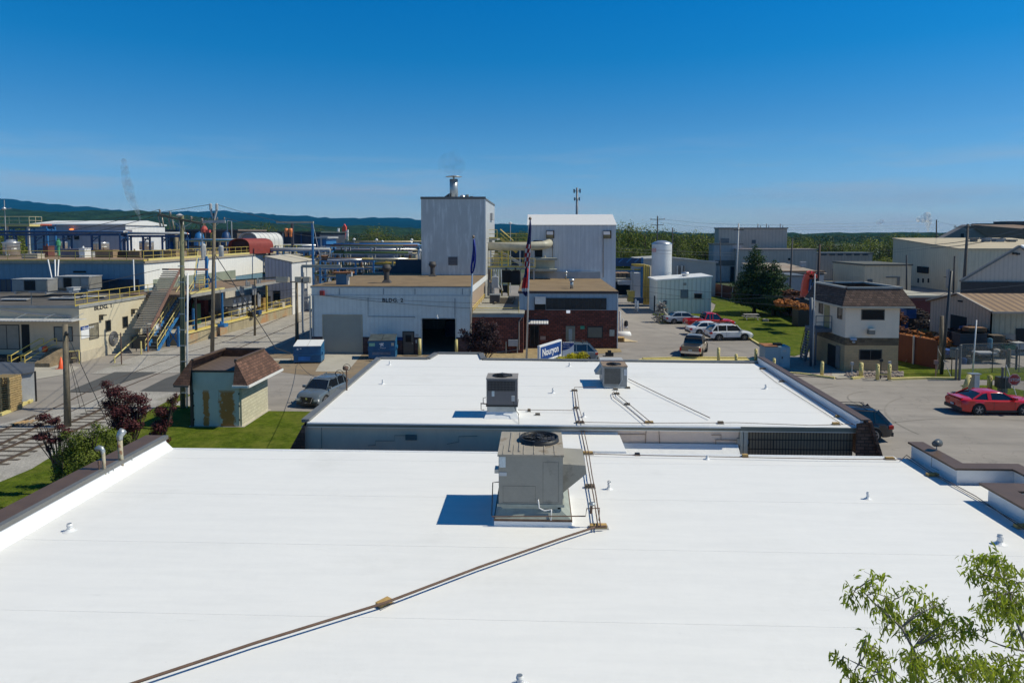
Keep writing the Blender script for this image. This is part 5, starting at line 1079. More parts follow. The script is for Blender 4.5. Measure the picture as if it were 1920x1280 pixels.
mb=MB(); mb.box(-.85,.75,-.868,-.85,.42,.66); part(mb,'worn_patch',M('worn_blue',(.16,.20,.27),.7,var=.3,scale=5),d2)
# ---------------------------------------------------------------- trees and shrubs
def leafcloud(lobes,n,size,rnd,aspect=.6,shell=.5,flat=.3):
    vs=[];fs=[]; tot=sum(l[3]*l[4]*l[5] for l in lobes)
    for (cx,cy,cz,rx,ry,rz) in lobes:
        m=int(n*rx*ry*rz/tot)
        for _ in range(m):
            while 1:
                u=Vector((rnd.gauss(0,1),rnd.gauss(0,1),rnd.gauss(0,1)))
                if u.length>.01: break
            u.normalize(); r=shell+(1-shell)*rnd.random()**.6; r*=1+.12*math.sin(u.x*7+cx)*math.cos(u.z*6+cy)
            p=Vector((cx+u.x*rx*r,cy+u.y*ry*r,cz+u.z*rz*r))
            nrm=(u*1.25+Vector((rnd.uniform(-1,1),rnd.uniform(-1,1),rnd.uniform(-1,1)+flat))*.65).normalized()
            a=nrm.orthogonal().normalized(); b=nrm.cross(a); th=rnd.uniform(0,6.28); a,b=a*math.cos(th)+b*math.sin(th),b*math.cos(th)-a*math.sin(th)
            s=size*rnd.uniform(.6,1.3); a*=s; b*=s*aspect; k=len(vs)
            vs+= [p-a*.5,p+b*.5,p+a*.5,p-b*.5]; fs.append((k,k+1,k+2,k+3))
    return vs,fs
def leafm(n,c,isl=.4): 
    m=M(n,c,.65,var=.34,scale=.32 if 'narrow' not in n else 3,island=isl,spec=.2); N=m.node_tree.nodes; L=m.node_tree.links; b=N['Principled BSDF']
    tr=N.new('ShaderNodeBsdfTranslucent'); mx=N.new('ShaderNodeMixShader'); mx.inputs[0].default_value=.22 if 'narrow' not in n else .35; out=N['Material Output']
    src=b.inputs['Base Color'].links[0].from_socket; hv=N.new('ShaderNodeHueSaturation'); hv.inputs['Value'].default_value=1.5; hv.inputs['Saturation'].default_value=1.1; L.new(src,hv.inputs['Color']); L.new(hv.outputs[0],tr.inputs['Color'])
    L.new(b.outputs[0],mx.inputs[1]); L.new(tr.outputs[0],mx.inputs[2]); L.new(mx.outputs[0],out.inputs['Surface']); return m
GL=leafm('leaf_green',(.12,.155,.028)); GL2=leafm('leaf_yellowgreen',(.21,.235,.035)); GD=leafm('leaf_dark',(.045,.065,.018)); GC=leafm('conifer_green',(.035,.065,.02),.45); RL=leafm('leaf_maroon',(.10,.03,.035),.5); RLD=leafm('leaf_dark_maroon',(.045,.025,.03),.5); YL=leafm('leaf_gold',(.42,.38,.02),.35)
barkm=M('bark',(.10,.075,.055),.95,var=.3,scale=5,bump=.02)
def tree(name,label,base,H,Wd,mat,n=900,size=.5,seed=1,group=None,lobn=9,trunk=.25,cat='tree',low=.25,crown_lobes=None,trunks=1):
    rnd=random.Random(seed); t=thing(name,label,cat,base,group,local=True)
    lobes=crown_lobes
    if not lobes:
        lobes=[(0,0,H*(.5+low*.4),Wd*.36,Wd*.36,H*(.5-low*.5)),(0,0,H*.25,Wd*.42,Wd*.42,H*.25)]
        for k in range(lobn):
            a=k*2.4+rnd.random(); r=Wd*rnd.uniform(.18,.34); z=H*rnd.uniform(low+.06,.86); s=Wd*rnd.uniform(.2,.3)*(1.15-abs(z/H-.5)); lobes.append((r*math.cos(a),r*math.sin(a),z,s,s,s*rnd.uniform(.7,1)))
    vs,fs=leafcloud(lobes,n,size,rnd); mb=MB(); mb.add(vs,fs); part(mb,'crown',mat,t,rec=False)
    mb=MB()
    for q in range(trunks):
        ox=rnd.uniform(-.3,.3)*(trunks>1); mb.tube([(ox*.3,0,0),(ox,.1,H*.3),(ox*1.4+rnd.uniform(-.2,.2),0,H*.6),(ox*2,0,H*.85)],[trunk,trunk*.75,trunk*.4,trunk*.1],7)
        for k in range(6):
            a=k*1.1+rnd.random(); z=H*(.28+.08*k); mb.tube([(ox,0,z),(ox+Wd*.15*math.cos(a),Wd*.15*math.sin(a),z+H*.08),(ox+Wd*.32*math.cos(a),Wd*.32*math.sin(a),z+H*.14)],[trunk*.4,trunk*.25,trunk*.06],5)
    part(mb,'trunk',barkm,t,True); return t
# red leaved trees by the tracks
def bush(name,label,px,py,Yp,Wd,H,mat,n,size,seed,lobes,cat='shrub',group=None,z0=0,trunk=.07,pix=False):
    x,_=D(px,py,Yp)
    if pix:
        L2=[]
        for a,b_,ra,rb,dy in lobes: X,Z=D(a,b_,Yp+dy); L2.append((X-x,dy,Z-z0,ra*Yp/1300,ra*Yp/1300*.9,rb*Yp/1300))
        lobes=L2
    t=thing(name,label,cat,(x,Yp,z0),group,local=True); rnd=random.Random(seed)
    vs,fs=leafcloud(lobes,n,size,rnd,aspect=.7,shell=.15); mb=MB(); mb.add(vs,fs); part(mb,'crown',mat,t,rec=False)
    mb=MB()
    for l in lobes:
        mb.tube([(0,0,0),(l[0]*.4,l[1]*.4,l[2]*.55),(l[0],l[1],l[2]+l[5]*.3)],[trunk,trunk*.6,trunk*.15],6)
        for k in range(3): a=rnd.uniform(0,6.28); mb.tube([(l[0]*.5,l[1]*.5,l[2]*.6),(l[0]+l[3]*.7*math.cos(a),l[1]+l[4]*.7*math.sin(a),l[2]+l[5]*rnd.uniform(-.2,.6))],[trunk*.3,trunk*.08],4)
    part(mb,'trunk',barkm,t,True); return t
bush('red_leaf_tree','maroon leaved tree with feathery crown behind the gooseneck vents',240,850,29.0,0,0,RL,7500,.085,3,[(215,735,24,14,0),(240,745,22,13,.2),(200,720,14,8,0),(262,748,20,14,.1),(270,765,14,18,0),(225,770,30,20,0),(245,795,26,18,-.1),(205,755,20,12,.1),(215,795,18,14,0),(255,775,20,16,.3),(196,716,8,6,0),(235,812,20,14,0),(222,728,8,5,0)],'tree',pix=True)
bush('red_leaf_tree','maroon shrub left of the small shed at the edge of the lawn',303,838,33.5,0,0,RL,3800,.085,8,[(303,772,17,14,0),(322,752,12,10,.1),(330,742,8,8,0),(298,800,18,16,0),(312,790,12,14,.1),(290,815,14,12,0),(308,825,14,10,0),(325,765,8,6,0)],'tree',pix=True)
bush('red_leaf_tree','sparse maroon branch cluster hanging over the railway tracks',112,880,28.0,0,0,RL,2600,.08,9,[(82,782,16,8,0),(100,790,14,7,.1),(72,797,10,5,0),(112,800,10,7,0),(78,818,20,7,0),(98,825,14,6,0),(125,810,12,10,0),(92,840,8,8,0),(108,785,6,4,0),(118,822,14,6,.1)],'tree',pix=True,trunk=.05)
bush('green_shrub','bushy green shrub growing against the left parapet',165,985,26.5,0,0,GL,15000,.075,5,[(150,825,34,22,0),(185,808,22,16,.2),(125,850,26,20,-.1),(160,860,40,26,0),(205,820,22,18,.3),(235,822,18,14,.4),(110,880,20,16,0),(140,900,34,26,-.2),(180,880,40,30,0),(215,850,28,24,.2),(255,835,14,10,.5),(178,795,10,7,.1),(110,900,18,20,0),(120,815,12,8,.1)],'shrub',pix=True)
bush('dark_red_tree','dark maroon ornamental tree between the workshop and the annex',905,668,54.0,0,0,RLD,6500,.15,12,[(900,612,20,14,0),(880,633,20,13,0),(920,631,20,17,.2),(905,645,26,15,0),(869,621,11,6,0),(924,612,12,10,0),(903,600,9,7,0),(934,646,11,11,0),(886,653,16,9,0),(908,622,22,14,.3),(915,655,16,8,0)],'tree',pix=True)
bush('golden_shrub','low golden yellow shrub in front of the company signs',1072,688,53.0,0,0,YL,5200,.11,13,[(1052,674,14,7,0),(1072,669,14,8,0),(1092,667,13,9,0),(1084,676,17,8,0),(1062,680,16,7,0),(1102,680,6,6,0)],'shrub',pix=True)
# far tree belts: a few kinds, copied
protos=[]
def belt(spots,label,group,kinds,seed=1):
    rnd=random.Random(seed)
    for i,(px,pyt,Yp,wpx) in enumerate(spots):
        x,z=D(px,pyt,Yp); k=kinds[i%len(kinds)]; H0=10.; s=z/H0
        w=wpx*Yp/1300/7.5
        dup(k,(x,Yp,0),rnd.uniform(0,6.28),label,group,(w,w,s))
kA=tree('broadleaf_tree','broad green tree',(0,-100,0),10,7.5,GL,1800,.4,21,low=.12)
kB=tree('broadleaf_tree','broad green tree',(0,-100,0),10,7.5,GL2,1500,.42,22,low=.1,lobn=12)
kC=tree('broadleaf_tree','broad green tree',(0,-100,0),10,7.5,GD,1500,.42,23,low=.1)
kD=tree('broadleaf_tree','broad green tree',(0,-100,0),10,7.5,GL,1300,.46,24,low=.12,lobn=14)
KS=[kA,kB,kD,kC]
r=random.Random(11)
sp=[(1160+i*9+r.uniform(-5,5),min(415+i*1.2,438)+r.uniform(-8,5)-(10 if i in(2,3) else 0),r.uniform(172,205),r.uniform(40,80)) for i in range(24)]
sp+=[(1165+i*15,455+r.uniform(-4,4),r.uniform(150,160),55) for i in range(9)]
belt(sp,'green tree in the thick belt behind the white silo','trees behind the white silo',KS,2)
sp=[(1468+i*9+r.uniform(-4,4),446+r.uniform(-9,6),r.uniform(232,270),r.uniform(32,46)) for i in range(17)]+[(1490,447,225,50),(1515,452,220,46),(1556,449,218,56),(1580,456,216,44),(1632,440,210,60),(1650,446,205,54),(1668,452,200,52),(1685,436,215,60),(1660,478,190,46),(1676,490,188,40)]
belt(sp,'green tree in the belt behind the grey plant sheds','trees behind the grey plant sheds',KS,3)
sp=[(1670+i*13+r.uniform(-4,4),434+r.uniform(-3,4),r.uniform(235,260),r.uniform(36,50)) for i in range(9)]
belt(sp,'green tree rising behind the cream plant hall roof','trees behind the cream hall',KS,4)
sp=[(692,424,300,46),(708,420,300,52),(722,425,300,40),(672,436,310,44),(650,440,310,44),(635,443,300,40),(745,437,305,46),(762,436,300,44),(778,431,295,50),(793,434,300,44),(615,444,320,40),(735,448,290,40),(755,450,290,40),(690,450,290,40),(940,438,300,50),(920,441,300,44),(972,432,300,40),(984,430,290,36),(958,442,310,40),(903,440,310,44)]
belt(sp,'green tree beyond the pipe racks near the tower','trees beyond the pipe racks',KS,5)
sp=[(494,414,330,48),(478,420,340,40),(508,419,330,40),(462,424,340,40),(598,428,340,36),(586,434,340,34),(525,432,350,38),(545,434,350,38),(446,428,350,40),(575,436,360,36),(560,436,360,40),(430,430,360,36)]
belt(sp,'green tree behind the round roofed shelters','trees behind the round roofed shelters',KS,6)
sp=[(-20+i*17+r.uniform(-5,5),422+r.uniform(-9,7),r.uniform(300,360),r.uniform(46,72)) for i in range(24)]+[(5,446,230,70),(30,442,235,60),(52,440,240,60)]
belt(sp,'green tree on the left beyond the long white shed','trees beyond the long white shed',KS,7)
for k in (kA,kB,kC,kD):
    for c in kids(k): bpy.data.objects.remove(c)
    bpy.data.objects.remove(k)
# distant wood as one mass
rnd=random.Random(77); lob=[]
for k in range(420):
    px=-500+k*7.2+rnd.uniform(-4,4); Yp=rnd.uniform(420,900); x,z=D(px,440+rnd.uniform(-3,4)-(8 if px<600 else 0),Yp); lob.append((x,Yp,max(z*.6,4),5.5*Yp/500,5,max(z*.45,4)))
vs,fs=leafcloud(lob,60000,1.5,rnd,shell=.6); mb=MB(); mb.add(vs,fs); o=struct(mb,'distant_wood',GD,kind='stuff',label='distant low wood closing the plain at the horizon',cat='wood')
# two dark conifers and a bare one beside the board fence
def conifer(label,px,pyb,pyt,Wd,seed,n=5200):
    x,y=G(px,pyb); H=D(px,pyt,y)[1]; rnd=random.Random(seed); t=thing('conifer_tree',label,'conifer',(x,y,0),'dark conifers by the board fence',local=True)
    lobes=[]
    for k in range(30):
        f=k/29; z=H*(.15+.82*f); rr=Wd/2*(1-f)**.7*(.85+.35*rnd.random())+.2; a=k*2.4; lobes.append((rr*.45*math.cos(a),rr*.45*math.sin(a),z,rr*.75,rr*.75,.45+.35*(1-f)))
    vs,fs=leafcloud(lobes,n,.34,rnd,aspect=.45,shell=.2); mb=MB(); mb.add(vs,fs); part(mb,'crown',GC,t,rec=False)
    mb=MB(); mb.tube([(0,0,0),(0,0,H*.4),(.05,0,H*.9)],[.28,.2,.04],8); part(mb,'trunk',barkm,t,True)
conifer('taller dark conifer with its top above the plant roofs',1414,588,455,6.6,31,14000)
conifer('shorter conifer leaning into the taller one on its right side',1450,592,484,5.6,32,11000)
# foreground tree branches at the lower right
t=thing('fruit_tree','green narrow leaved tree poking in at the lower right corner','tree',(7.2,7.6,0),local=False)
rnd=random.Random(41); leaves_v=[];leaves_f=[]; bm_=MB()
root=Vector((7.4,7.4,0)); fork=Vector((6.8,6.4,2.0))
bm_.tube([root,(7.3,7.5,1.6),fork],[.16,.13,.1],9)
def leaf(p,dirv,ln):
    side=dirv.cross(Vector((rnd.uniform(-1,1),rnd.uniform(-1,1),rnd.uniform(-.4,.4)))).normalized()*ln*.125
    m=p+dirv*ln*.5; e=p+dirv*ln*.9+Vector((0,0,-ln*.3)); k=len(leaves_v); up=dirv.cross(side).normalized()*ln*.04
    leaves_v.extend([p,p+dirv*ln*.25+side*.8+up,m+side+Vector((0,0,-ln*.06)),e,m-side+Vector((0,0,-ln*.06)),p+dirv*ln*.25-side*.8+up,m+Vector((0,0,-ln*.10))])
    leaves_f.extend([(k,k+1,k+6),(k+1,k+2,k+6),(k+2,k+3,k+6),(k+3,k+4,k+6),(k+4,k+5,k+6),(k+5,k,k+6)])
def twig(a,b,n,ln=.105,spread=.10):
    a=Vector(a);b=Vector(b)
    for _ in range(n):
        f=rnd.random(); p=a+(b-a)*f+Vector((rnd.gauss(0,1),rnd.gauss(0,1),rnd.gauss(0,.8)))*spread*.35
        d=Vector((rnd.uniform(-1,1),rnd.uniform(-1,1),rnd.uniform(-1.6,.1))).normalized(); leaf(p,d,ln*rnd.uniform(.7,1.2))
def branch(pix,Y0,Y1,r0,tw,leafn=26,extra=True):
    P=[]
    for i,(a,b) in enumerate(pix): f=i/(len(pix)-1); P.append(Vector(PT(a,b,Y0+(Y1-Y0)*f)))
    bm_.tube(P,[r0*(1-.75*i/(len(P)-1)) for i in range(len(P))],6)
    for i in range(1,len(P)):
        for q in range(tw):
            f=rnd.random(); s=P[i-1]+(P[i]-P[i-1])*f; e=s+Vector((rnd.uniform(-.28,.28),rnd.uniform(-.28,.28),rnd.uniform(-.05,.3))); bm_.tube([s,(s+e)/2+Vector((0,0,.03)),e],[.008,.006,.003],4); twig(s+(e-s)*.4,e,leafn,spread=.2)
    return P
def cluster(px,py,Y,n,sp=.22,src=None):
    c=Vector(PT(px,py,Y)); 
    if src is not None: bm_.tube([src,(src+c)/2+Vector((0,0,.04)),c],[.009,.007,.004],4)
    for _ in range(max(2,n//14)):
        e=c+Vector((rnd.gauss(0,sp),rnd.gauss(0,sp),rnd.gauss(0,sp*.6))); bm_.tube([c,e],[.005,.002],3); twig(c,e,14,spread=.17)
Pm=branch([(1740,1285),(1712,1215),(1690,1175),(1655,1145),(1625,1115),(1612,1100)],8.6,9.0,.02,1,10)
for (px,py,n,i) in ((1602,1108,42,5),(1632,1098,56,5),(1648,1085,30,5),(1596,1120,12,5),(1660,1118,56,4),(1672,1142,60,3),(1700,1112,42,3),(1665,1172,46,3),(1682,1150,32,3),(1730,1150,70,2),(1745,1130,66,2),(1718,1170,80,2),(1700,1182,60,2),(1768,1130,26,2),(1752,1168,80,1),(1740,1190,80,1),(1778,1165,66,1),(1790,1178,56,1),(1780,1190,48,1)): cluster(px,py,8.9+rnd.uniform(-.25,.25),n,.10,Pm[i])
Pr=branch([(1925,1215),(1912,1180),(1900,1150),(1893,1110),(1880,1085),(1868,1062)],8.4,8.9,.019,1,8)
for (px,py,n,i) in ((1832,1048,60,5),(1850,1042,40,5),(1872,1050,70,5),(1822,1070,50,5),(1845,1078,60,4),(1888,1075,46,5),(1898,1064,30,5),(1900,1092,60,4),(1868,1110,56,3),(1862,1130,70,3),(1885,1138,90,3),(1880,1155,90,2),(1843,1150,46,3),(1905,1130,70,3),(1912,1155,70,2),(1900,1190,56,1),(1915,1120,50,3)): cluster(px,py,8.7+rnd.uniform(-.25,.25),n,.10,Pr[i])
Pq=branch([(1930,1222),(1880,1210),(1850,1198),(1825,1185)],8.5,8.7,.014,0)
for (px,py,n,i) in ((1812,1170,36,3),(1826,1180,30,3),(1845,1185,36,3),(1800,1190,20,3)): cluster(px,py,8.65,n,.08,Pq[i])
Pl=branch([(1700,1300),(1650,1262),(1610,1245),(1590,1235)],8.3,8.5,.016,0)
for (px,py,n,i) in ((1575,1238,30,3),(1590,1250,26,3),(1600,1268,60,2),(1640,1215,60,2),(1622,1200,36,2),(1650,1235,60,1),(1625,1280,80,1)): cluster(px,py,8.5,n,.09,Pl[i])
for k in range(36):
    px=rnd.uniform(1640,1925); py=rnd.uniform(1228,1300)-max(0,(px-1860))*.05; cluster(px,py,8.3+rnd.uniform(-.5,.4),48,.12)
for P0 in (Pm[0],Pr[0],Pq[0],Pl[0]): bm_.tube([fork,(fork+P0)/2+Vector((0,0,.3)),P0],[.05,.03,.02],7)
mb=MB(); mb.v=[tuple(p) for p in leaves_v]; mb.f=leaves_f; mb.m=[0]*len(leaves_f)
part(mb,'crown',leafm('narrow_leaf',(.30,.36,.06),.4),t,rec=False)
part(bm_,'trunk',M('grey_bark',(.26,.23,.21),.9,var=.2,scale=10),t,True)
# ---------------------------------------------------------------- small shed with cut-away mansard
x0,y0=G(361,800);x1,_=G(457,799); y1=G(491,769)[1]
s=thing('pump_shed','small block shed with rusty double doors and brown mansard roof on the lawn','shed',((x0+x1)/2,y0,0))
shw=M('shed_front_blue',(.60,.60,.50),.7,var=.06,streak=.1); shd=M('rusty_shed_door',(.34,.42,.45),.6,var=.04)
def rusty(N,L,pos,sep,cur,noise,ramp,mix):
    # run-down rust patches in two vertical bands
    import bpy
    def band(c,w):
        a=N.new('ShaderNodeMath'); a.operation='SUBTRACT'; L.new(sep.outputs[0],a.inputs[0]); a.inputs[1].default_value=c
        b=N.new('ShaderNodeMath'); b.operation='ABSOLUTE'; L.new(a.outputs[0],b.inputs[0]); return ramp(b.outputs[0],[(w*.5,1.),(w*2.2,0.)])
    m=mix(1,band(RX[0],RX[1]),band(RX[2],RX[3]),'ADD')
    f=ramp(mix(1,m,noise(2.8,8,pos,.75),'MULTIPLY'),[(.37,0.),(.42,1.)]); 
    zr=N.new('ShaderNodeMapRange'); L.new(sep.outputs[2],zr.inputs[0]); zr.inputs[1].default_value=2.3; zr.inputs[2].default_value=2.0
    f=mix(1,f,zr.outputs[0],'MULTIPLY')
    return mix(f,cur,(.50,.21,.05))
RX=(D(426,760,y0)[0],.5,D(387,760,y0)[0],.2)
shd=M('rusty_shed_door2',(.62,.63,.55),.6,var=.04,hard=rusty)
blkw=M('cream_painted_block',(.60,.56,.42),.85,var=.06,brick=(.4,.2,(.5,.46,.34),.015),streak=.15)
zf=D(400,697,y0)[1]
mb=MB(); mb.box(x0,x1,y0,y1,0,zf-.02); part(mb,'wall',blkw,s)
mb=MB(); mb.box(x0,D(449,700,y0)[0],y0-.05,y0,D(0,727,y0)[1],zf); part(mb,'front_panel',shw,s)
zl=D(0,727,y0)[1]; zl2=D(0,719,y0)[1]; mb=MB(); mb.box(x0,x1-.0,y0-.03,y0,zl2-.22,zl2+.02); part(mb,'lintel',M('lintel_block',(.50,.50,.42),.8,brick=(.2,.1,(.2,.22,.22),.01)),s)
xm=D(411,760,y0)[0]; xa=D(364,760,y0)[0]; xb=D(449,760,y0)[0]; zd=zl2-.22
for a,b in ((xa,xm-.008),(xm+.008,xb)):
    mb=MB(); mb.box(a,b,y0-.04,y0,.08,zd); d=part(mb,'door',shd,s)
    for z in (.4,1.2,1.9): q=a if a==xa else b; mb=MB(); mb.box(q-.03,q+.03,y0-.06,y0-.04,z,z+.1); part(mb,'hinge',black,d)
mb=MB(); mb.box(x0-.06,x0+.1,y0-.09,y0-.03,0,zf+.3); part(mb,'corner_post',black,s)
mb=MB(); mb.box(x0-.02,D(450,700,y0)[0],y0-.1,y0-.02,zf,zf+.1); part(mb,'front_gutter',black,s)
# flat metal roof inside and mansard skirts
tl=PT(357,676,y0);tr=PT(452,676,y0);fl=PT(393,662,y1+.2);fr=PT(491,662,y1+.3); zt_=tr[2]
bo_r=PT(469,722,y0-.1); bf_r=PT(514,696,y1+.5); bo_l=PT(327,718,y0)
rt=M('brown_metal_roof',(.13,.095,.075),.6,var=.1,stripes=(.5,(.06,.045,.04),'h',.06))
mb=MB(); mb.add([(x0,y0+.02,zf+.1),(x1-.25,y0+.02,zf+.1),(x1-.2,y1-.1,zf+.22),(x0+.05,y1-.1,zf+.22)],[(0,1,2,3)]); part(mb,'inner_roof',rt,s)
def skirt(a,b,c,d,nm='mansard'):
    mb=MB(); mb.add([a,b,c,d],[(0,1,2,3)]); o=part(mb,nm,shingle_red,s); m=o.modifiers.new('t','SOLIDIFY'); m.thickness=.09; return o
TR=(x1-.28,y0-.05,zt_);TRf=(x1-.2,y1+.1,zt_);BR=(x1+.62,y0-.5,zt_-1.35);BRf=(x1+.7,y1+.7,zt_-1.35)
TL=(x0+.12,y0-.05,zt_);TLf=(x0+.2,y1+.1,zt_);BL=(x0-.75,y0-.5,zt_-1.35);BLf=(x0-.7,y1+.7,zt_-1.35)
skirt(TR,BR,BRf,TRf); skirt(TL,TLf,BLf,BL); skirt(TLf,TRf,BRf,BLf)
mb=MB(); mb.add([TR,BR,(x1-.28,y0-.45,zt_-1.35)],[(0,1,2)]); mb.add([TR,(x1-.28,y0-.45,zt_-1.35),(x1-.28,y0,zt_-1.35),(x1-.28,y0,zt_)],[(0,1,2,3)]); part(mb,'mansard_end',shingle_red,s)
mb=MB(); mb.add([TL,(x0+.12,y0-.45,zt_-1.35),BL],[(0,1,2)]); part(mb,'mansard_end',shingle_red,s)
mb=MB(); mb.obox((BR[0]+.02,BR[1],BR[2]-.04),(BRf[0]+.02,BRf[1],BRf[2]-.04),.08,.13); mb.obox((x1-.3,y0-.5,BR[2]-.04),(BR[0],y0-.5,BR[2]-.04),.08,.13); part(mb,'eave_trim',white,s)
mb=MB(); mb.obox((BL[0],BL[1],BL[2]-.04),(x0+.1,y0-.5,BL[2]-.04),.08,.1); mb.obox(BL,BLf,.08,.1); part(mb,'eave_trim',M('dk_trim',(.12,.1,.09),.6),s)
mb=MB(); mb.obox((TRf[0],TRf[1],zt_+.03),(TLf[0],TLf[1],zt_+.03),.15,.1); mb.obox((TR[0],TR[1],zt_+.03),(TRf[0],TRf[1]-.1,zt_+.03),.15,.1);mb.obox((TL[0],TL[1],zt_+.03),(TLf[0],TLf[1]-.1,zt_+.03),.15,.1); part(mb,'roof_cap',trim_brown,s)
mb=MB(); mb.box(x0-.15,x1+.15,y0-.12,y1+.1,0,.06); part(mb,'plinth',conc_pale,s)
# ---------------------------------------------------------------- poles
def pole(px0,py0,px1,py1,Y,r,label,m,name='utility_pole',group='utility poles'):
    A=PT(px0,py0,Y); B=PT(px1,py1,Y); B=(B[0],Y,0); t=thing(name,label,'utility pole',B,group); mb=MB(); mb.cyl(B,A,r,r*.72,10); part(mb,'pole',m,t,True); return t,A,B
def arm(t,A,dz,half,axis,m=None,ins=4,dirv=None,h=.12):
    d=Vector(dirv or (1,0,0)).normalized(); c=Vector(A)+Vector((0,-.15,dz)); mb=MB(); mb.obox(c-d*half,c+d*half,.1,h); part(mb,'crossarm',m or woodold,t)
    pts=[]
    for k in range(ins):
        u=-half*.92+2*half*.92*k/(ins-1); p=c+d*u; mb=MB(); mb.lathe((p.x,p.y,p.z+h/2),[(.03,0),(.03,.06),(.085,.09),(.05,.14),(.08,.18),(.04,.26),(0,.27)],8); part(mb,'insulator',M('insulator_grey',(.25,.22,.2),.3),t,True); pts.append(Vector((p.x,p.y,p.z+.35)))
    for s_ in (-1,1): mb=MB(); mb.obox(c+d*(s_*half*.5)+Vector((0,0,-.05)),Vector(A)+Vector((0,-.1,dz-.55)),.03,.03); part(mb,'brace',galv,t)
    return pts
t398,A398,B398=pole(402,400,398,668,62,.19,'tall utility pole with twin crossarm behind the small shed',polewood)
P398=arm(t398,A398,-.75,1.05,0,palegrey,4,h=.26)
for s_ in (-1,1): mb=MB(); mb.obox((A398[0],62-.1,A398[2]-.6),(A398[0]+s_*.28,61.9,A398[2]+.35),.2,.12); mb.lathe((A398[0]+s_*.28,61.9,A398[2]+.3),[(.13,0),(.13,.5),(.05,.6),(0,.6)],8); part(mb,'top_bracket',palegrey,t398)
t343,A343,B343=pole(341,404,343,765,42.67,.17,'thick greenish utility pole with conduit behind the small shed',polegreen)
mb=MB(); mb.cyl((B343[0]+.3,42.6,0),(A343[0]+.3,42.6,8.6),.055,.055,8); part(mb,'conduit',pvc,t343,True)
for k in range(9): mb=MB(); mb.box(B343[0]+.02,B343[0]+.38,42.5,42.54,1+k,1.06+k); part(mb,'strap',galv,t343)
P343=arm(t343,A343,-.25,1.9,0,woodold,5,dirv=(1,-.35,-.18),h=.13)
mb=MB(); mb.lathe((A343[0],42.4,A343[2]),[(.1,-.1),(.22,0),(.06,.1),(0,.12)],10); part(mb,'pole_top_pin',palegrey,t343)
for k in range(3):
    p=P343[k]-Vector((0,0,.5)); mb=MB(); mb.cyl(p+Vector((-.1,0,.1)),p+Vector((.02,0,-.62)),.05,.045,6); mb.cyl(p+Vector((.1,0,.1)),p+Vector((.22,0,-.62)),.05,.045,6); part(mb,'fuse_cutout',M('porcelain_tan',(.33,.29,.23),.3),t343,True)
t124,A124,B124=pole(122,608,127,800,38.21,.19,'short leaning wood pole with guy wires beside the tracks',polewood)
mb=MB(); mb.lathe((A124[0]+.22,38,A124[2]-.5),[(.06,-.12),(.12,-.05),(.12,.05),(.05,.14)],8); part(mb,'clamp',black,t124)
# floodlight pole
t556,A556,B556=pole(556,527,557,643,69.85,.19,'floodlight pole with four heads behind the blue dumpster',polewood,'light_pole','floodlight poles')
mb=MB(); mb.obox((A556[0]-1.8,69.7,A556[2]-.05),(A556[0]+1.5,69.7,A556[2]-.12),.1,.12); part(mb,'crossarm',woodold,t556)
for dx in (-1.6,-1.0,.35,1.2):
    c=Vector((A556[0]+dx,69.5,A556[2]+.2)); mb=MB(); mb.add([c+Vector(v) for v in ((-.3,-.3,-.25),(.3,-.3,-.25),(.4,.1,-.33),(-.4,.1,-.33),(-.34,-.2,.28),(.34,-.2,.28),(.4,.15,.2),(-.4,.15,.2))],[(0,3,2,1),(4,5,6,7),(0,1,5,4),(1,2,6,5),(2,3,7,6),(3,0,4,7)]); part(mb,'floodlight',M('flood_tan',(.36,.33,.27),.5),t556)
# transformer cluster hung between poles at 470
tp_,Ap,Bp=pole(478,522,478,640,74,.13,'grey pole with meter cluster and ladder frames on the dock edge',polewood)
mb=MB(); mb.obox((Ap[0]-3.4,73.8,Ap[2]-.3),(Ap[0]+2.6,73.8,Ap[2]+.15),.14,.16); part(mb,'crossarm',woodold,tp_)
for k,(a,b,c,d) in enumerate(((452,538,458,552),(475,536,481,552),(486,552,489,574),(463,528,469,536),(484,524,489,531))):
    q=rectS(a,b,c,d,73.9); mb=MB(); mb.box(q[0],q[1],73.5,73.9,q[2],q[3]); mb.cyl(((q[0]+q[1])/2,73.4,q[2]),((q[0]+q[1])/2,73.4,q[3]+.2),.08,.08,6); part(mb,'switch_box',M('gear_grey',(.34,.34,.34),.5,var=.2),tp_)
# guy and service wires
def wire(pts,label,r=.018,sag=.0,n=14,m=None,group='overhead wires'):
    P=[]
    for a,b in zip(pts,pts[1:]):
        a=Vector(a);b=Vector(b)
        for k in range(n+(b==Vector(pts[-1]))): f=k/n; p=a+(b-a)*f; p.z-=sag*4*f*(1-f); P.append(p)
    mb=MB(); mb.tube(P,r,4); return solo(mb,'overhead_wire',m or M('wire_dark',(.05,.05,.05),.6),label,'wire',group)
top398=[Vector((A398[0]+s_*.28,61.9,A398[2]+.8)) for s_ in (-1,1)]
wire([PT(-60,418,95),top398[0]],'wire from the left edge of the picture to the top of the tall pole',.025,.8)
wire([PT(60,432,110),P398[0]],'second wire from the left to the crossarm of the tall pole',.02,.8)
wire([top398[1],PT(790,440,79)],'wire from the tall pole top towards the white tower',.025,1.0)
wire([P398[3],PT(700,444,110)],'lower wire from the tall pole crossarm towards the pipe racks',.02,.9)
wire([P343[0],PT(-60,452,60)],'wire from the greenish pole crossarm down to the left edge, upper one',.02,.5)
wire([P343[1],PT(-60,470,60)],'wire from the greenish pole crossarm down to the left edge, lower one',.02,.5)
wire([P343[3],P398[1]],'short wire between the greenish pole and the tall pole, left one',.016,.4)
wire([P343[4],P398[2]],'short wire between the greenish pole and the tall pole, right one',.016,.4)
wire([(A124[0],38.2,A124[2]-.3),G(205,800,0)+(0,)],'steep guy wire from the leaning pole to the ground, longest one',.02)
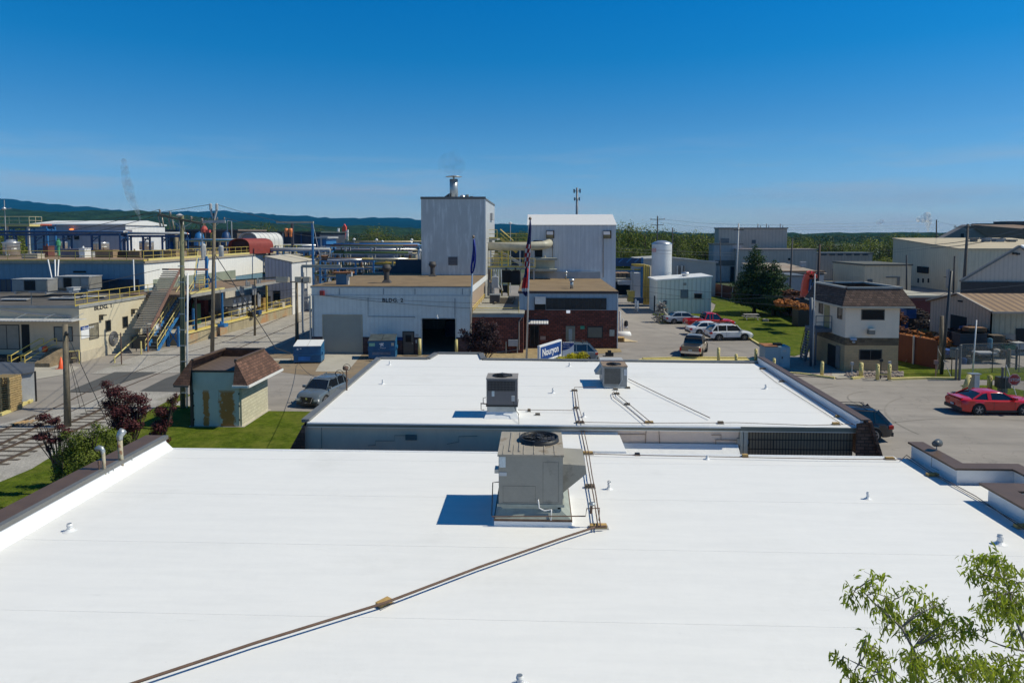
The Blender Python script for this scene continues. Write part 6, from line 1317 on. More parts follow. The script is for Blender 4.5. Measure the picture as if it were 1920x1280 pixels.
wire([(A124[0],38.2,A124[2]-1.2),G(163,778,0)+(0,)],'steep guy wire from the leaning pole, middle one',.014)
wire([(A124[0],38.2,A124[2]-1.1),G(150,765,0)+(0,)],'steep guy wire from the leaning pole, shortest one',.014)
wire([PT(400,472,62),PT(516,652,60)],'black guy wire from the tall pole down to the gravel by the dumpster',.035)
wire([PT(516,652,60),G(545,664)+(0.1,)],'anchor end of the black guy wire beside the white lidded dumpster',.035)
wire([(A124[0],38.1,A124[2]-.6),PT(340,610,42.6)],'cable from the leaning pole to the greenish pole across the cream wall',.022,.25)
wire([(A343[0],42.5,7.0),(A398[0],61.9,7.4)],'cable between the greenish pole and the tall pole at mid height',.02,.3)
wire([(A398[0]+.1,61.8,7.2),PT(478,533,73.8)],'cable from the tall pole to the grey meter pole',.03,.5)
wire([PT(556,540,69.6),PT(478,540,73.8)],'cable from the floodlight pole to the grey meter pole, upper',.02,.3)
wire([PT(556,548,69.6),PT(400,520,62)],'cable from the floodlight pole to the tall pole',.02,.5)
wire([PT(600,553,62.8),PT(890,578,62.8)],'long thin wire sagging across the workshop front',.02,.15)
wire([PT(600,553,62.8),PT(892,568,62.8)],'second thin wire crossing the workshop front under the lettering',.015,.1)
wire([(-9.1,30.6,4.6),PT(560,680,57),PT(545,668,60)],'black service cable from the roof mast back to the dumpster corner',.015,.5)
# ---------------------------------------------------------------- railway tracks
railm=M('rail_steel',(.085,.06,.045),.6,var=.2,scale=3); 
def track(pix1,pix2,label,ties=1e9,n=60,z=.0):
    a=[Vector(G(*p)+(0,)) for p in pix1]; b=[Vector(G(*p)+(0,)) for p in pix2]
    def res(P,n):
        L=[0]
        for u,v in zip(P,P[1:]): L.append(L[-1]+(v-u).length)
        out=[]
        for k in range(n+1):
            s_=L[-1]*k/n
            for i in range(len(P)-1):
                if L[i]<=s_<=L[i+1]+1e-6: out.append(P[i]+(P[i+1]-P[i])*((s_-L[i])/(L[i+1]-L[i]))); break
        return out
    A=res(a,n);B=res(b,n); t=thing('railway_track',label,'railway track',tuple(A[0]),'railway tracks')
    for P in (A,B):
        mb=MB()
        for u,v in zip(P,P[1:]): h=.12 if u.y<ties+1 else .035; mb.obox(u+Vector((0,0,h/2)),v+Vector((0,0,h/2)),.10 if u.y<ties+1 else .09,h)
        part(mb,'rail',railm,t)
    if ties:
        rng_=random.Random(3); mb=MB(); L=sum((v-u).length for u,v in zip(A,A[1:])); m=int(L/.62)
        A2=res(A,m);B2=res(B,m)
        for i in range(len(A2)-1):
            u=(A2[i]+B2[i])/2; v=(A2[i+1]+B2[i+1])/2
            if u.y>ties: continue
            d=(v-u).normalized(); d=Vector((d.y,-d.x,0))*(1.25+rng_.uniform(-.1,.1)); mb.obox(u-d,u+d,.2,.07+rng_.uniform(-.015,.03))
        o=part(mb,'sleepers',M('sleeper_wood',(.10,.085,.07),.95,var=.3,scale=3),t)
track([(-30,824),(0,811),(121,756),(188,722),(342,664),(430,638)],[(-30,849),(0,835),(121,778),(190,744),(356,676),(450,648)],'farther railway track curving past the leaning pole and dock',ties=39)
track([(-30,860),(0,846.5),(136,792),(181,773),(235,745)],[(-30,883),(0,869.4),(94,829),(192,786),(262,748)],'nearer railway track with open sleepers beside the grass bank',ties=46)
for px0,py0,px1,py1,lab in ((430,638,590,570,'embedded rail along the loading dock, nearer the dock'),(450,652,590,592,'embedded rail along the loading dock, farther from the dock')):
    mb=MB(); mb.obox(G(px0,py0)+(.03,),G(px1,py1)+(.03,),.1,.05); solo(mb,'embedded_rail',railm,lab,'rail')
mb=MB(); x,y=G(45,798); 
for k in range(5): mb.obox((x-.6+k*.3,y-.2+.1*k,.15),(x-.2+k*.28,y+.3,.2+.04*k),.14,.05)
solo(mb,'broken_boards',M('fresh_wood',(.55,.36,.17),.8,var=.2),'splintered pale boards lying across the railway track','boards')
# ---------------------------------------------------------------- pallets and carport at far left
xR,yR=G(30,772); 
for k,(a,lab) in enumerate(((-.95,'right pallet stack beside the grey carport, nearest the tracks'),(-2.35,'left pallet stack at the picture edge beside the carport'))):
    x=xR+a+.2; y=yR+.3; t=thing('pallet_stack',lab,'pallet stack',(x,y,0),'stacked wooden pallets')
    for j in range(15):
        z=j*.145+.05; mb=MB(); jx=random.uniform(-.03,.03)
        for q in range(5): mb.box(x-.6+jx,x+.6+jx,y-.5+q*.22,y-.38+q*.22,z+.1,z+.125)
        for q in range(3): mb.box(x-.6+q*.53+jx,x-.48+q*.53+jx,y-.5,y+.5,z,z+.1)
        part(mb,'pallet',M('pallet_wood',(.42,.30,.14),.85,var=.2,scale=5),t)
X0,Y0=G(68,752); t=thing('carport_shelter','grey steel frame shelter with clear side panels behind the pallets','shelter',(X0-2,Y0+1.5,0))
zc=D(66,695,Y0)[1]; 
mb=MB(); mb.add([(X0+.1,Y0-.2,zc),(X0-.9,Y0+1.2,zc+.25),(X0-3.2,Y0+1.5,zc+.3),(X0-6,Y0+1.0,zc+.3),(X0-6,Y0-2.8,zc-.05),(X0-1.9,Y0-2.4,zc-.25)],[(0,1,2,3,4,5)]); o=part(mb,'roof',M('carport_roof',(.10,.105,.115),.5,var=.15),t); o.modifiers.new('t','SOLIDIFY').thickness=.08
for a,b in ((X0,Y0),(X0-.95,Y0-1.15),(X0-1.9,Y0-2.3)): mb=MB(); mb.box(a-.04,a+.04,b-.04,b+.04,0,zc-.02); part(mb,'post',black,t)
mb=MB(); mb.add([(X0,Y0,.05),(X0-1.9,Y0-2.3,.05),(X0-1.9,Y0-2.3,zc-.3),(X0,Y0,zc-.1)],[(0,1,2,3)]); part(mb,'side_panel',M('polycarbonate',(.42,.43,.45),.35,var=.12,scale=1),t)
for px0,py0,px1,py1,l in ((0,780,26,770,'yellow kerb block in front of the pallets'),(38,763,49,757,'yellow kerb block under the shelter side'),(53,757,59,753,'yellow kerb block at the shelter corner')):
    mb=MB(); mb.obox(G(px0,py0)+(.1,),G(px1,py1)+(.1,),.22,.16); solo(mb,'kerb_block',paleyellow,l,'kerb block','yellow kerb blocks by the shelter')
# ---------------------------------------------------------------- BLDG. 1
Y=57.94; XR=G(151,679)[0]; zr=D(147,574,Y)[1]; YB=71.0
b=thing('dock_office_building','cream low office with blue grey front in shade marked on its side','building',(XR-10,Y,0))
mb=MB(); mb.box(XR-26,XR-.02,Y,YB,0,zr-.1); part(mb,'front_wall',M('office_front_taupe',(.60,.50,.37),.85,var=.05,scale=.5,streak=.15),b)
mb=MB(); mb.box(XR-.02,XR+.03,Y,YB,.9,zr-.12); part(mb,'side_wall',cream,b)
mb=MB(); mb.box(XR-.02,XR+.06,Y,YB-1,0,.9); part(mb,'plinth',M('stained_plinth',(.52,.46,.35),.9,var=.12,scale=.8,streak=.6,streakcol=(.3,.26,.2)),b)
mb=MB(); mb.box(XR-26,XR+.08,Y-.08,YB,zr-.1,zr); part(mb,'roof',M('dark_gravel_roof',(.11,.10,.09),.95,var=.25,scale=.5,spots=((.25,.23,.2),.8,.6,.5)),b)
mb=MB(); mb.box(XR-26,XR+.1,Y-.12,Y-.08,zr-.18,zr+.06); mb.box(XR+.08,XR+.12,Y-.12,YB,zr-.18,zr+.1); part(mb,'fascia',M('fascia_grey',(.33,.33,.32),.5),b)
wallpipe([[(0,580),(60,588),(100,591),(133,594)]],M('pipe_bluegrey',(.22,.24,.30),.5),b,Y-.15,'sloping_pipe',.04)
# canopy on the front
zc=D(60,602,Y-1.6)[1]; mb=MB(); xr_=D(139,602,Y-1.6)[0]
mb.box(XR-26,xr_,Y-1.9,Y,zc,zc+.06); part(mb,'canopy',M('canopy_corrugated',(.62,.62,.6),.5,stripes=(.3,(.35,.35,.36),'x',.4)),b)
for px in (18,72,125): 
    mb=MB(); x=D(px,600,Y-1.5)[0]; mb.cyl((x,Y-1.5,zc),(x+.5,Y-.05,zr-.6),.025,.025,5); part(mb,'canopy_stay',galv,b)
windowS(b,101,612,137,640,Y,fm=black,gm=glassb,mull=1); windowS(b,-60,608,38,655,Y,fm=black,gm=M('porch_pane',(.25,.24,.21),.5,var=.1),mull=3)
x0,x1,z0,z1=rectS(40,608,57,662,Y); mb=MB(); mb.box(x0,x1,Y-.03,Y,z0,z1); part(mb,'door',dark,b)
stone=M('field_stone',(.25,.19,.12),.9,var=.3,scale=3,bump=.03,bscale=6)
mb=MB(); mb.box(XR-26,D(38,665,Y-1.2)[0],Y-1.6,Y,0,D(20,664,Y)[1]); mb.box(D(92,665,Y-.5)[0],D(135,665,Y-.5)[0],Y-.7,Y,0,.95); part(mb,'stone_base',M('dark_stone',(.07,.06,.05),.9,var=.3,scale=3,brick=(.6,.25,(.12,.1,.08),.03)),b)
st=thing('entrance_steps','concrete entrance steps with stone cheek wall and yellow rails','steps',(D(55,670,Y-1.5)[0],Y-2,0))
xa=D(33,690,Y-2.2)[0]; xb=D(68,690,Y-2.2)[0]
for k in range(5): mb=MB(); mb.box(xa,xb,Y-2.4+k*.35,Y-.02,k*.2+.005*k,(k+1)*.2); part(mb,'step',conc_pale,st)
mb=MB(); mb.prism([(xb,Y-2.4,0),(xb,Y-.02,0),(xb,Y-.02,1.25),(xb,Y-.8,1.1),(xb,Y-2.4,.35)],(1.3,0,0)); part(mb,'cheek_wall',stone,st)
for px in (25,50,):
    x=D(px,680,Y-2.3)[0]; mb=MB(); mb.tube([(x,Y-2.5,0),(x,Y-2.5,1.0),(x+1.0,Y-.5,2.1),(x+1.2,Y-.3,2.1)],.04,6); mb.tube([(x,Y-2.5,.55),(x+1.0,Y-.5,1.6),(x+1.2,Y-.3,1.6),(x+1.2,Y-.3,2.1)],.035,6); mb.tube([(x,Y-2.5,1.0),(x-.3,Y-2.5,1.0),(x-.3,Y-2.5,.55),(x,Y-2.5,.55)],.035,6); part(mb,'handrail',yellow,st)
# side wall features
text('BLDG. 1',b,(XR+.05,DX(178,575,XR)[0]-.2,DX(188,579.5,XR)[1]),.5,BLK,rot=(math.pi/2,0,math.pi/2),bold=.01,sx=1.5)
windowX(b,197,600,207,621,XR+.03,1); windowX(b,229,593,239,614,XR+.03,1); windowX(b,166,606,184,635,XR+.03,1,gm=M('broken_window',(.22,.2,.15),.4,var=.5,scale=3)); windowX(b,257,588,267,606,XR+.03,1)
boxX(b,151,611,166,634,XR+.03,1,.04,WHT,'sign_board'); f=boxX(b,151,611,166,618,XR+.065,1,.012,NVY,'sign_header')
text('Nouryon',b,(XR+.085,DX(153,617,XR)[0],DX(158,617,XR)[1]),.3,WHT,rot=(math.pi/2,0,math.pi/2),sx=1.4)
for px,py in ((187,592),(247,581)):
    y_,z_=DX(px,py,XR+.05); mb=MB(); mb.box(XR+.03,XR+.55,y_-.1,y_+.25,z_,z_+.1); mb.box(XR+.03,XR+.25,y_-.1,y_+.2,z_-.4,z_); part(mb,'wall_lamp',M('lamp_brown',(.12,.10,.07),.6),b)
yh,zh=DX(215,634,XR+.2); mb=MB(); 
hose=thing('hose_reel','round grey cable reel hanging on the cream side wall','reel',(XR+.1,yh,zh-.6))
for r_ in (.62,.5,.38,.26): mb.tube([(XR+.12,yh+r_*math.cos(k*math.pi/10),zh+r_*math.sin(k*math.pi/10)) for k in range(21)],.055,6)
part(mb,'hose',M('hose_grey',(.13,.13,.14),.6),hose,True); mb=MB(); mb.cyl((XR+.05,yh,zh),(XR+.2,yh,zh),.1,.1,10); part(mb,'hub',galv,hose)
# rails on the roof
yq=DX(140,567,XR)[0]; railing('guard_railing',[(XR-.1,yq+.2,zr),(XR-.1,YB-.6,zr)],'yellow railing along the roof edge above the building one lettering',post=1.5,group='yellow guard railings of the plant')
railing('guard_railing',[(XR-24,Y+1.2,zr),(XR-.3,Y+1.2,zr)],'weathered grey railing along the front roof edge at far left',m=M('grey_rail',(.28,.27,.24),.6),post=5.0,group='yellow guard railings of the plant',kick=False)
def roofunit(pxl,pxr,pyt,pyb,Yu,dep,label,m,name='rooftop_unit',panels=3):
    x0,x1,z0,z1=rectS(pxl,pyt,pxr,pyb,Yu); t=thing(name,label,'air conditioner',((x0+x1)/2,Yu,z0)); mb=MB(); mb.box(x0,x1,Yu,Yu+dep,z0+.25,z1); part(mb,'cabinet',m,t)
    for k in range(panels):
        a=x0+(x1-x0)*k/panels; b_=x0+(x1-x0)*(k+1)/panels; mb=MB(); mb.box(a+.05,b_-.05,Yu-.03,Yu,z0+.35,z1-.1); part(mb,'panel',[M('unit_panel_grey',(.30,.30,.30),.6),dark,hvac_m][k%3],t)
    mb=MB(); mb.box(x0-.05,x1+.05,Yu-.05,Yu+dep+.05,z1,z1+.06); part(mb,'lid',palegrey,t)
    for u in (x0+.2,x1-.3): mb=MB(); mb.box(u,u+.15,Yu,Yu+dep,z0,z0+.25); part(mb,'skid',palegrey,t)
roofunit(22,90,524,551,66,1.8,'long low grey air handler on the dark office roof at left',M('ah_grey',(.25,.25,.25),.6))
roofunit(102,168,519,546,67.5,2,'darker air handler with open intake to the right on the office roof',M('ah_dark',(.22,.21,.19),.6),panels=4)
roofunit(125,138,540,550,64,1,'small white framed condenser in front of the darker air handler',palegrey,panels=1)
for k,(a,b_,c,d) in enumerate(((0,559,50,565),(90,559,140,566),(110,551,145,556),(150,549,195,555))):
    x0,x1,z0,z1=rectS(a,b_,c,d,62+k); mb=MB(); mb.prism([(x0,62+k,zr+.12),(x1,62+k,zr+.12),(x1-.6,63.4+k,zr+.12),(x0-.6,63.4+k,zr+.12)],(0,0,.07)); solo(mb,'roof_panel',palegrey,['pale panel lying on the office roof at the far left','pale blue panel lying on the office roof beside the railing','small pale panel lying under the darker air handler','narrow pale panel lying near the blue wall'][k],'panel','loose pale panels on the office roof')
wire([PT(92,552,64),PT(300,505,71)],'thin diagonal cable from the small condenser up across the blue wall',.03,0)
# ---------------------------------------------------------------- long plant building behind, blue in shade and white in sun
XW=DX(0,0,-40)[0] if False else -40.9; zW=8.05; YW=71.9; XW=D(270,520,YW)[0]
L=thing('long_plant_building','long flat plant building with blue front, white side and tan roof','building',(XW-12,YW,0))
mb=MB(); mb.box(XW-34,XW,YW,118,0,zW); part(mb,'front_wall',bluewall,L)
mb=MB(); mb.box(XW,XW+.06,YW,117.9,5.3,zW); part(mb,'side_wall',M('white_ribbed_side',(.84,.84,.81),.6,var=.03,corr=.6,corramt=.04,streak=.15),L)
mb=MB(); mb.box(XW+.005,XW+.08,YW+1.6,94,5.0,6.15); part(mb,'translucent_strip',M('greenish_strip',(.30,.34,.27),.5,var=.15,scale=.6,corr=.6,corramt=.1,streak=.3),L)
mb=MB(); mb.box(XW+.01,XW+.07,YW+.0,94,0,5.0); part(mb,'lower_side_wall',M('dock_back_wall',(.50,.47,.42),.8,var=.08,corr=.6,corramt=.08,streak=.3),L)
mb=MB(); mb.box(XW-34,XW+.15,YW-.12,118,zW,zW+.14); part(mb,'roof',M('tan_tar_roof',(.27,.19,.12),.95,var=.2,scale=.4),L)
mb=MB(); mb.box(XW-34,XW+.2,YW-.18,YW-.12,zW-.1,zW+.16); mb.box(XW+.15,XW+.2,YW-.18,118,zW-.1,zW+.16); part(mb,'roof_edge',M('edge_tan',(.36,.31,.24),.7),L)
mb=MB(); mb.box(XW-34,XW,YW-.03,YW,zW-2.2,zW-2.15); part(mb,'girt',navy,L)
windowS(L,-20,523,23,560,YW-.02,fm=navy,gm=M('deepblue_glass',(.02,.045,.07),.3,var=.3,scale=.6),mull=3); windowS(L,168,523,262,560,YW-.02,fm=navy,gm=M('deepblue_glass',(0,0,0)),mull=4)
x0,x1,z0,z1=rectS(137,508,160,511,YW-.1); mb=MB(); mb.box(x0,x1,YW-.1,YW,z0,z1); part(mb,'wall_light',dark,L)
for (a,b_,c,d) in ((90,487,98,525),(103,487,104,522),(110,487,108,522),(250,487,252,545)):
    mb=MB(); mb.tube([PT(a,b_,YW-.3),PT(c,d,YW-1.2)],.07,6); part(mb,'wall_pipe',pvc,L)
railing('guard_railing',[(XW-30,YW+.4,zW+.14),(XW-.2,YW+.4,zW+.14),(XW-.1,117,zW+.14)],'long yellow railing round the roof edge of the blue and white plant building',post=1.9)
mb=MB(); mb.box(XW-.15,XW-.02,YW+1,116,zW+.14,zW+.4); solo(mb,'kick_beam',paleyellow,'yellow kick beam along the sunlit roof edge of the plant building','beam')
# grey end block
Yg=94; X0=D(497,500,Yg)[0]; X1=D(547,500,Yg)[0]; g_=thing('grey_end_block','grey ribbed block with white lit side at the end of the dock','building',((X0+X1)/2,Yg,0))
za,zb_=D(497,482,Yg)[1],D(547,493,Yg)[1]
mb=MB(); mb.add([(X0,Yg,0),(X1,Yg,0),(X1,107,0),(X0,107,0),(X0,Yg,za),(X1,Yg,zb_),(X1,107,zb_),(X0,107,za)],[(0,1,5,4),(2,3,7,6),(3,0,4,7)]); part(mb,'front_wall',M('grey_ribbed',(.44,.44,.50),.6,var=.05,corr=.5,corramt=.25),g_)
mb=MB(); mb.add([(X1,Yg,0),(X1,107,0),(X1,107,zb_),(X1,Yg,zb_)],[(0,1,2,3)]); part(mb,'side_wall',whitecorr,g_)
mb=MB(); mb.add([(X0,Yg-.1,za+.03),(X1+.15,Yg-.1,zb_+.03),(X1+.15,107,zb_+.03),(X0,107,za+.03),(X0,Yg-.1,za+.15),(X1+.15,Yg-.1,zb_+.15),(X1+.15,107,zb_+.15),(X0,107,za+.15)],[(0,3,2,1),(4,5,6,7),(0,1,5,4),(1,2,6,5),(2,3,7,6),(3,0,4,7)]); part(mb,'roof',M('pale_tan_roof',(.50,.46,.38),.8,var=.1),g_)
windowS(g_,512,545,526,575,Yg-.01,fm=black,nm='door')
mb=MB(); mb.box(X1+.0,X1+.3,98.0,98.2,0,5.6); part(mb,'downpipe',palegrey,g_)
# dock with canopy
XD0,XD1=-34.9,-33.95; zd=1.25; d_=thing('loading_dock','long concrete loading dock with stained wall','loading dock',(-37,80,0))
mb=MB(); mb.slab([(XD0,67.2),(XD1,Yg),(XW+.1,Yg),(XW+.1,YW+.05),(-39.2,YW-.5),(-39.2,67.2)],0,zd-.12); part(mb,'dock_wall',conc_or,d_)
mb=MB(); mb.slab([(XD0+.04,67.1),(XD1+.04,Yg-.02),(XW+.1,Yg-.02),(XW+.1,YW+.05),(-39.2,YW-.5),(-39.2,67.1)],zd-.12,zd); part(mb,'deck',conc_pale,d_)
mb=MB(); mb.obox((XD0+.06,67.2,zd-.04),(XD1+.06,Yg-.02,zd-.04),.1,.14); part(mb,'edge_stripe',paleyellow,d_)
railing('guard_railing',[(XD0-.1,67.3,zd),(XD1-.1,Yg-.1,zd)],'yellow railing along the front of the loading dock',post=1.9,kick=True)
cz=5.0; c_=thing('dock_canopy','brown gravel topped canopy roof over the loading dock','canopy',(-37.5,80,cz))
mb=MB(); mb.slab([(XD0+.1,68),(XD1+.1,90.8),(XW+.08,90.8),(XW+.08,YW+.2),(XW+.08,68)],cz-.25,cz); part(mb,'roof',brownroof,c_)
mb=MB(); mb.obox((XD0+.14,67.95,cz-.12),(XD1+.14,90.8,cz-.12),.08,.32); part(mb,'fascia',M('canopy_fascia',(.34,.33,.31),.6,streak=.3),c_)
mb=MB(); mb.obox((XD0-.1,68.1,cz+.1),(XD0+.25,75,cz+.1),.25,.2); part(mb,'beam',paleyellow,c_)
for yy,m_ in ((69,black),(74.5,blue),(86,yellow)): x=XD0+.0+(yy-67)*.035; mb=MB(); mb.box(x-.09,x+.09,yy-.09,yy+.09,zd,cz-.25); part(mb,'post',m_,c_)
for (a,b_,c,dd,yy) in ((348,560,364,640,86),(480,560,490,590,92)):
    pass
# dark openings and white panels at the back of the dock
Xk=XW+.08
boxX(L,345,556,362,625,Xk,1,.03,dark,'dock_opening'); boxX(L,384,562,398,620,Xk,1,.03,dark,'dock_opening'); boxX(L,470,548,486,580,Xk,1,.03,dark,'dock_opening'); boxX(L,364,556,383,610,Xk,1,.05,M('dock_door_white',(.5,.5,.48),.7),'dock_door')
# white container tanks in cages
ibc_w=M('container_white',(.72,.73,.74),.4,var=.04); cage=M('cage_wire',(.35,.36,.37),.4,metal=.5)
def ibc(x,y,z,label,rzm=0):
    t=thing('container_tank',label,'container tank',(x,y,z),'white caged container tanks')
    mb=MB(); mb.box(x-.56,x+.56,y-.46,y+.46,z+.16,z+1.08); part(mb,'bottle',ibc_w,t)
    mb=MB()
    for k in range(6):
        u=-.59+k*.236; mb.box(x+u-.012,x+u+.012,y-.5,y-.48,z+.14,z+1.1); mb.box(x+.58,x+.6,y+u*.8-.012,y+u*.8+.012,z+.14,z+1.1)
    for k in range(5): zz=z+.16+k*.23; mb.box(x-.6,x+.6,y-.51,y-.49,zz,zz+.025); mb.box(x+.59,x+.61,y-.5,y+.5,zz,zz+.025)
    part(mb,'cage',cage,t)
    mb=MB(); 
    for u in (-.5,0,.5): mb.box(x+u-.1,x+u+.1,y-.5,y+.5,z,z+.14)
    part(mb,'pallet_base',black,t)
    mb=MB(); mb.box(x+.60,x+.615,y-.2,y+.2,z+.6,z+.9); part(mb,'label_plate',ws_,t)
ro=['first','second','third','fourth','fifth']
for k in range(4): ibc(-36.4+k*.05,80.3+k*1.35,zd+1.15,'%s white caged tank of the upper row on the dock, counted from the left'%ro[k])
for k in range(3): ibc(-36.4+k*.05,81.6+k*1.35,zd,'%s white caged tank of the lower row on the dock, counted from the left'%ro[k])
ibc(-38.0,66.3,1.2,'pale caged tank standing alone between the blue stair and the greenish pole')
mb=MB(); mb.box(-39.2,-36.6,65.2,67.1,0,1.2); solo(mb,'concrete_plinth',M('dark_concrete',(.13,.12,.10),.9,var=.2,scale=1),'dark concrete plinth under the lone caged tank','plinth')
rr=random.Random(9)
for k,(px,py,Yq,w,h,m_,lab) in enumerate(((520,570,91,1.4,.7,creamsh,'small beige pump sitting on the dock near the far end'),(478,588,83,1.0,.5,navy,'dark blue drum rack on the dock edge'),(468,592,81,.8,.5,black,'black tarp heap on the dock edge'),(372,595,80,1.6,2.0,M('dk_red_mach',(.14,.03,.03),.6),'dark red machine in the shade at the back of the dock'),(365,590,74,.5,2.2,M('green_frame',(.03,.12,.06),.6),'green lifting frame in the dark dock bay'),(497,575,90,.9,1.6,black,'black cabinet at the back of the dock'),(415,622,71.5,.7,.35,blue,'blue valve box at the dock edge by the railing'),(488,585,88,.9,1.6,M('amber_drum',(.3,.18,.05),.6),'amber drum pair behind the yellow post on the dock'))):
    x=D(px,py,Yq)[0]; mb=MB(); mb.box(x-w/2,x+w/2,Yq,Yq+.9,zd,zd+h); mb.cyl((x-w*.2,Yq+.3,zd+h),(x-w*.2,Yq+.3,zd+h+.25),.14,.14,8); mb.cyl((x-w/2,Yq-.08,zd+h*.6),(x+w/2,Yq-.08,zd+h*.6),.07,.07,6); solo(mb,'dock_machine',m_,lab,'machine')
# ---------------------------------------------------------------- stairs: blue steel stair, brown stair
def stair(name,label,P0,P1,w,steps,sm,rm,tm,group=None,rail=True):
    P0=Vector(P0);P1=Vector(P1); d=P1-P0; dh=Vector((d.x,d.y,0)).normalized(); sd=Vector((dh.y,-dh.x,0))
    t=thing(name,label,'staircase',tuple(P0),group)
    for s_ in ((-1,1) if rail else (1,)):
        mb=MB(); mb.obox(P0+sd*s_*w/2,P1+sd*s_*w/2,.1,.32); part(mb,'stringer',sm,t)
        if rail:
            mb=MB(); o=sd*s_*w/2; mb.tube([P0+o+Vector((0,0,0)),P0+o+Vector((0,0,1)),P1+o+Vector((0,0,1)),P1+o],.035,6); mb.tube([P0+o+Vector((0,0,.5)),P1+o+Vector((0,0,.5))],.03,6)
            part(mb,'handrail',rm,t)
            for k in range(1,5): p=P0+d*k/5+o; mb=MB(); mb.cyl(p,p+Vector((0,0,1)),.03,.03,6); part(mb,'baluster',rm,t)
    mb=MB()
    for k in range(steps): p=P0+d*(k+.5)/steps; mb.obox(p-sd*w/2,p+sd*w/2,.26 if rail else .36,.05 if rail else .13)
    part(mb,'treads',tm,t)
    return t
p0=G(284,658); st1=stair('blue_stair','lower flight of the blue steel stair with yellow handrails',(p0[0],p0[1],0),(-37.6,73.0,5.0),1.1,20,blue,paleyellow,M('grate_dk',(.10,.12,.14),.6),'blue steel stair flights')
st2=stair('blue_stair','upper flight of the blue steel stair reaching the plant roof',(-37.4,75.0,5.0),(-39.6,80.6,8.1),1.1,14,blue,paleyellow,M('grate_dk',(0,0,0)),'blue steel stair flights')
mb=MB(); mb.box(-38.3,-36.4,73,75.2,4.95,5.03); t=thing('stair_landing','blue and yellow landing between the two blue stair flights','landing',(-37.3,74,4.95)); part(mb,'deck',M('grate_dk',(0,0,0)),t); railing('r',[(-36.4,73,5.03),(-36.4,75.2,5.03)],'',parent=t,post=1.1)
for x,y,z in ((-36.4,66.5,2.0),(-35.4,66.5,2.0),(-36.5,70,3.4),(-35.6,70,3.4)):
    mb=MB(); mb.box(x-.1,x+.1,y-.1,y+.1,0,z); part(mb,'support_leg',blue,st1)
mb=MB(); mb.obox((-36.4,66.5,.2),(-35.4,66.5,1.8),.1,.1); mb.obox((-35.4,66.5,.2),(-36.4,66.5,1.8),.1,.1); part(mb,'cross_brace',blue,st1)
for x,y,z in ((-37.0,76,8.6),(-36.2,76.2,8.0)): mb=MB(); mb.box(x-.12,x+.12,y-.12,y+.12,5,z); part(mb,'support_leg',blue,st2)
mb=MB(); mb.obox((-37,76.1,5.2),(-36.2,76.1,6.6),.12,.12); mb.obox((-36.2,76.1,5.2),(-37,76.1,6.6),.12,.12); part(mb,'cross_brace',blue,st2)
brown=M('stair_brown',(.23,.13,.10),.6,var=.12)
a=PT(266,616,62.5); b_=PT(322,508,70.5); st3=stair('brown_stair','steep grey tread stair with brown stringers above the blue stair',a,b_,1.6,26,brown,brown,M('tread_grey',(.36,.32,.26),.8,var=.1),None,False)
mb=MB(); A=PT(310,505,70.8);B=PT(385,505,76); mb.obox(A,B,.9,.18); part(mb,'top_walkway',brown,st3)
for p in (PT(276,606,63.4),PT(298,566,67)): mb=MB(); mb.cyl((p[0],p[1],0),(p[0],p[1],p[2]-.1),.08,.08,8); part(mb,'support_leg',brown,st3)
# yellow hand rails and small things near the ramp
mb=MB(); a=Vector(G(215,680)+(0,)); b2=Vector(G(262,650)+(0,)); mb.tube([a,a+Vector((0,0,.45)),b2+Vector((0,0,1.2)),b2],.06,8); solo(mb,'ramp_handrail',paleyellow,'sloping yellow handrail beside the ramp below the cream wall','handrail')
mb=MB(); a=Vector(G(149,681)+(0,)); mb.tube([a,a+Vector((0,0,1.1)),a+Vector((-2.2,-.3,.9))],.06,8); mb.tube([a+Vector((0,0,.5)),a+Vector((-2.2,-.3,.35))],.05,8); solo(mb,'ramp_handrail',paleyellow,'yellow hooped rail at the cream building corner by the leaning pole','handrail')
mb=MB(); a=Vector(G(265,664)+(0,)); mb.cyl(a,a+Vector((0,0,1.2)),.07,.07,8); solo(mb,'ramp_handrail',paleyellow,'single yellow post at the foot of the blue stair','post')
mb=MB(); a=Vector(G(228,683)+(0,)); mb.cyl(a,a+Vector((0,0,2.7)),.05,.05,8); solo(mb,'steel_post',rust,'thin dark post standing in front of the round cable reel','post')
x,y=G(115,691); t=thing('traffic_cone','orange traffic cone left of the leaning wood pole','traffic cone',(x,y,0)); mb=MB(); mb.box(x-.3,x+.3,y-.3,y+.3,0,.05); part(mb,'base',orange,t); mb=MB(); mb.lathe((x,y,.05),[(.24,0),(.05,.9),(0,.92)],14); part(mb,'cone',orange,t,True); mb=MB(); mb.lathe((x,y,.05),[(.165,.35),(.12,.55)],14); part(mb,'band',ws_,t)
for px,m_,l in ((85,orange,'orange'),(79,M('cooler_blue',(.35,.45,.55),.5),'pale blue')):
    x,z=D(px,655,Y-.6); mb=MB(); mb.lathe((x,57.3,z-.2),[(0,0),(.2,0),(.22,.3),(.2,.42),(.1,.5),(0,.5)],12); solo(mb,'drink_cooler',m_,'%s drink cooler standing on the stone ledge by the steps'%l,'cooler',smooth=True)
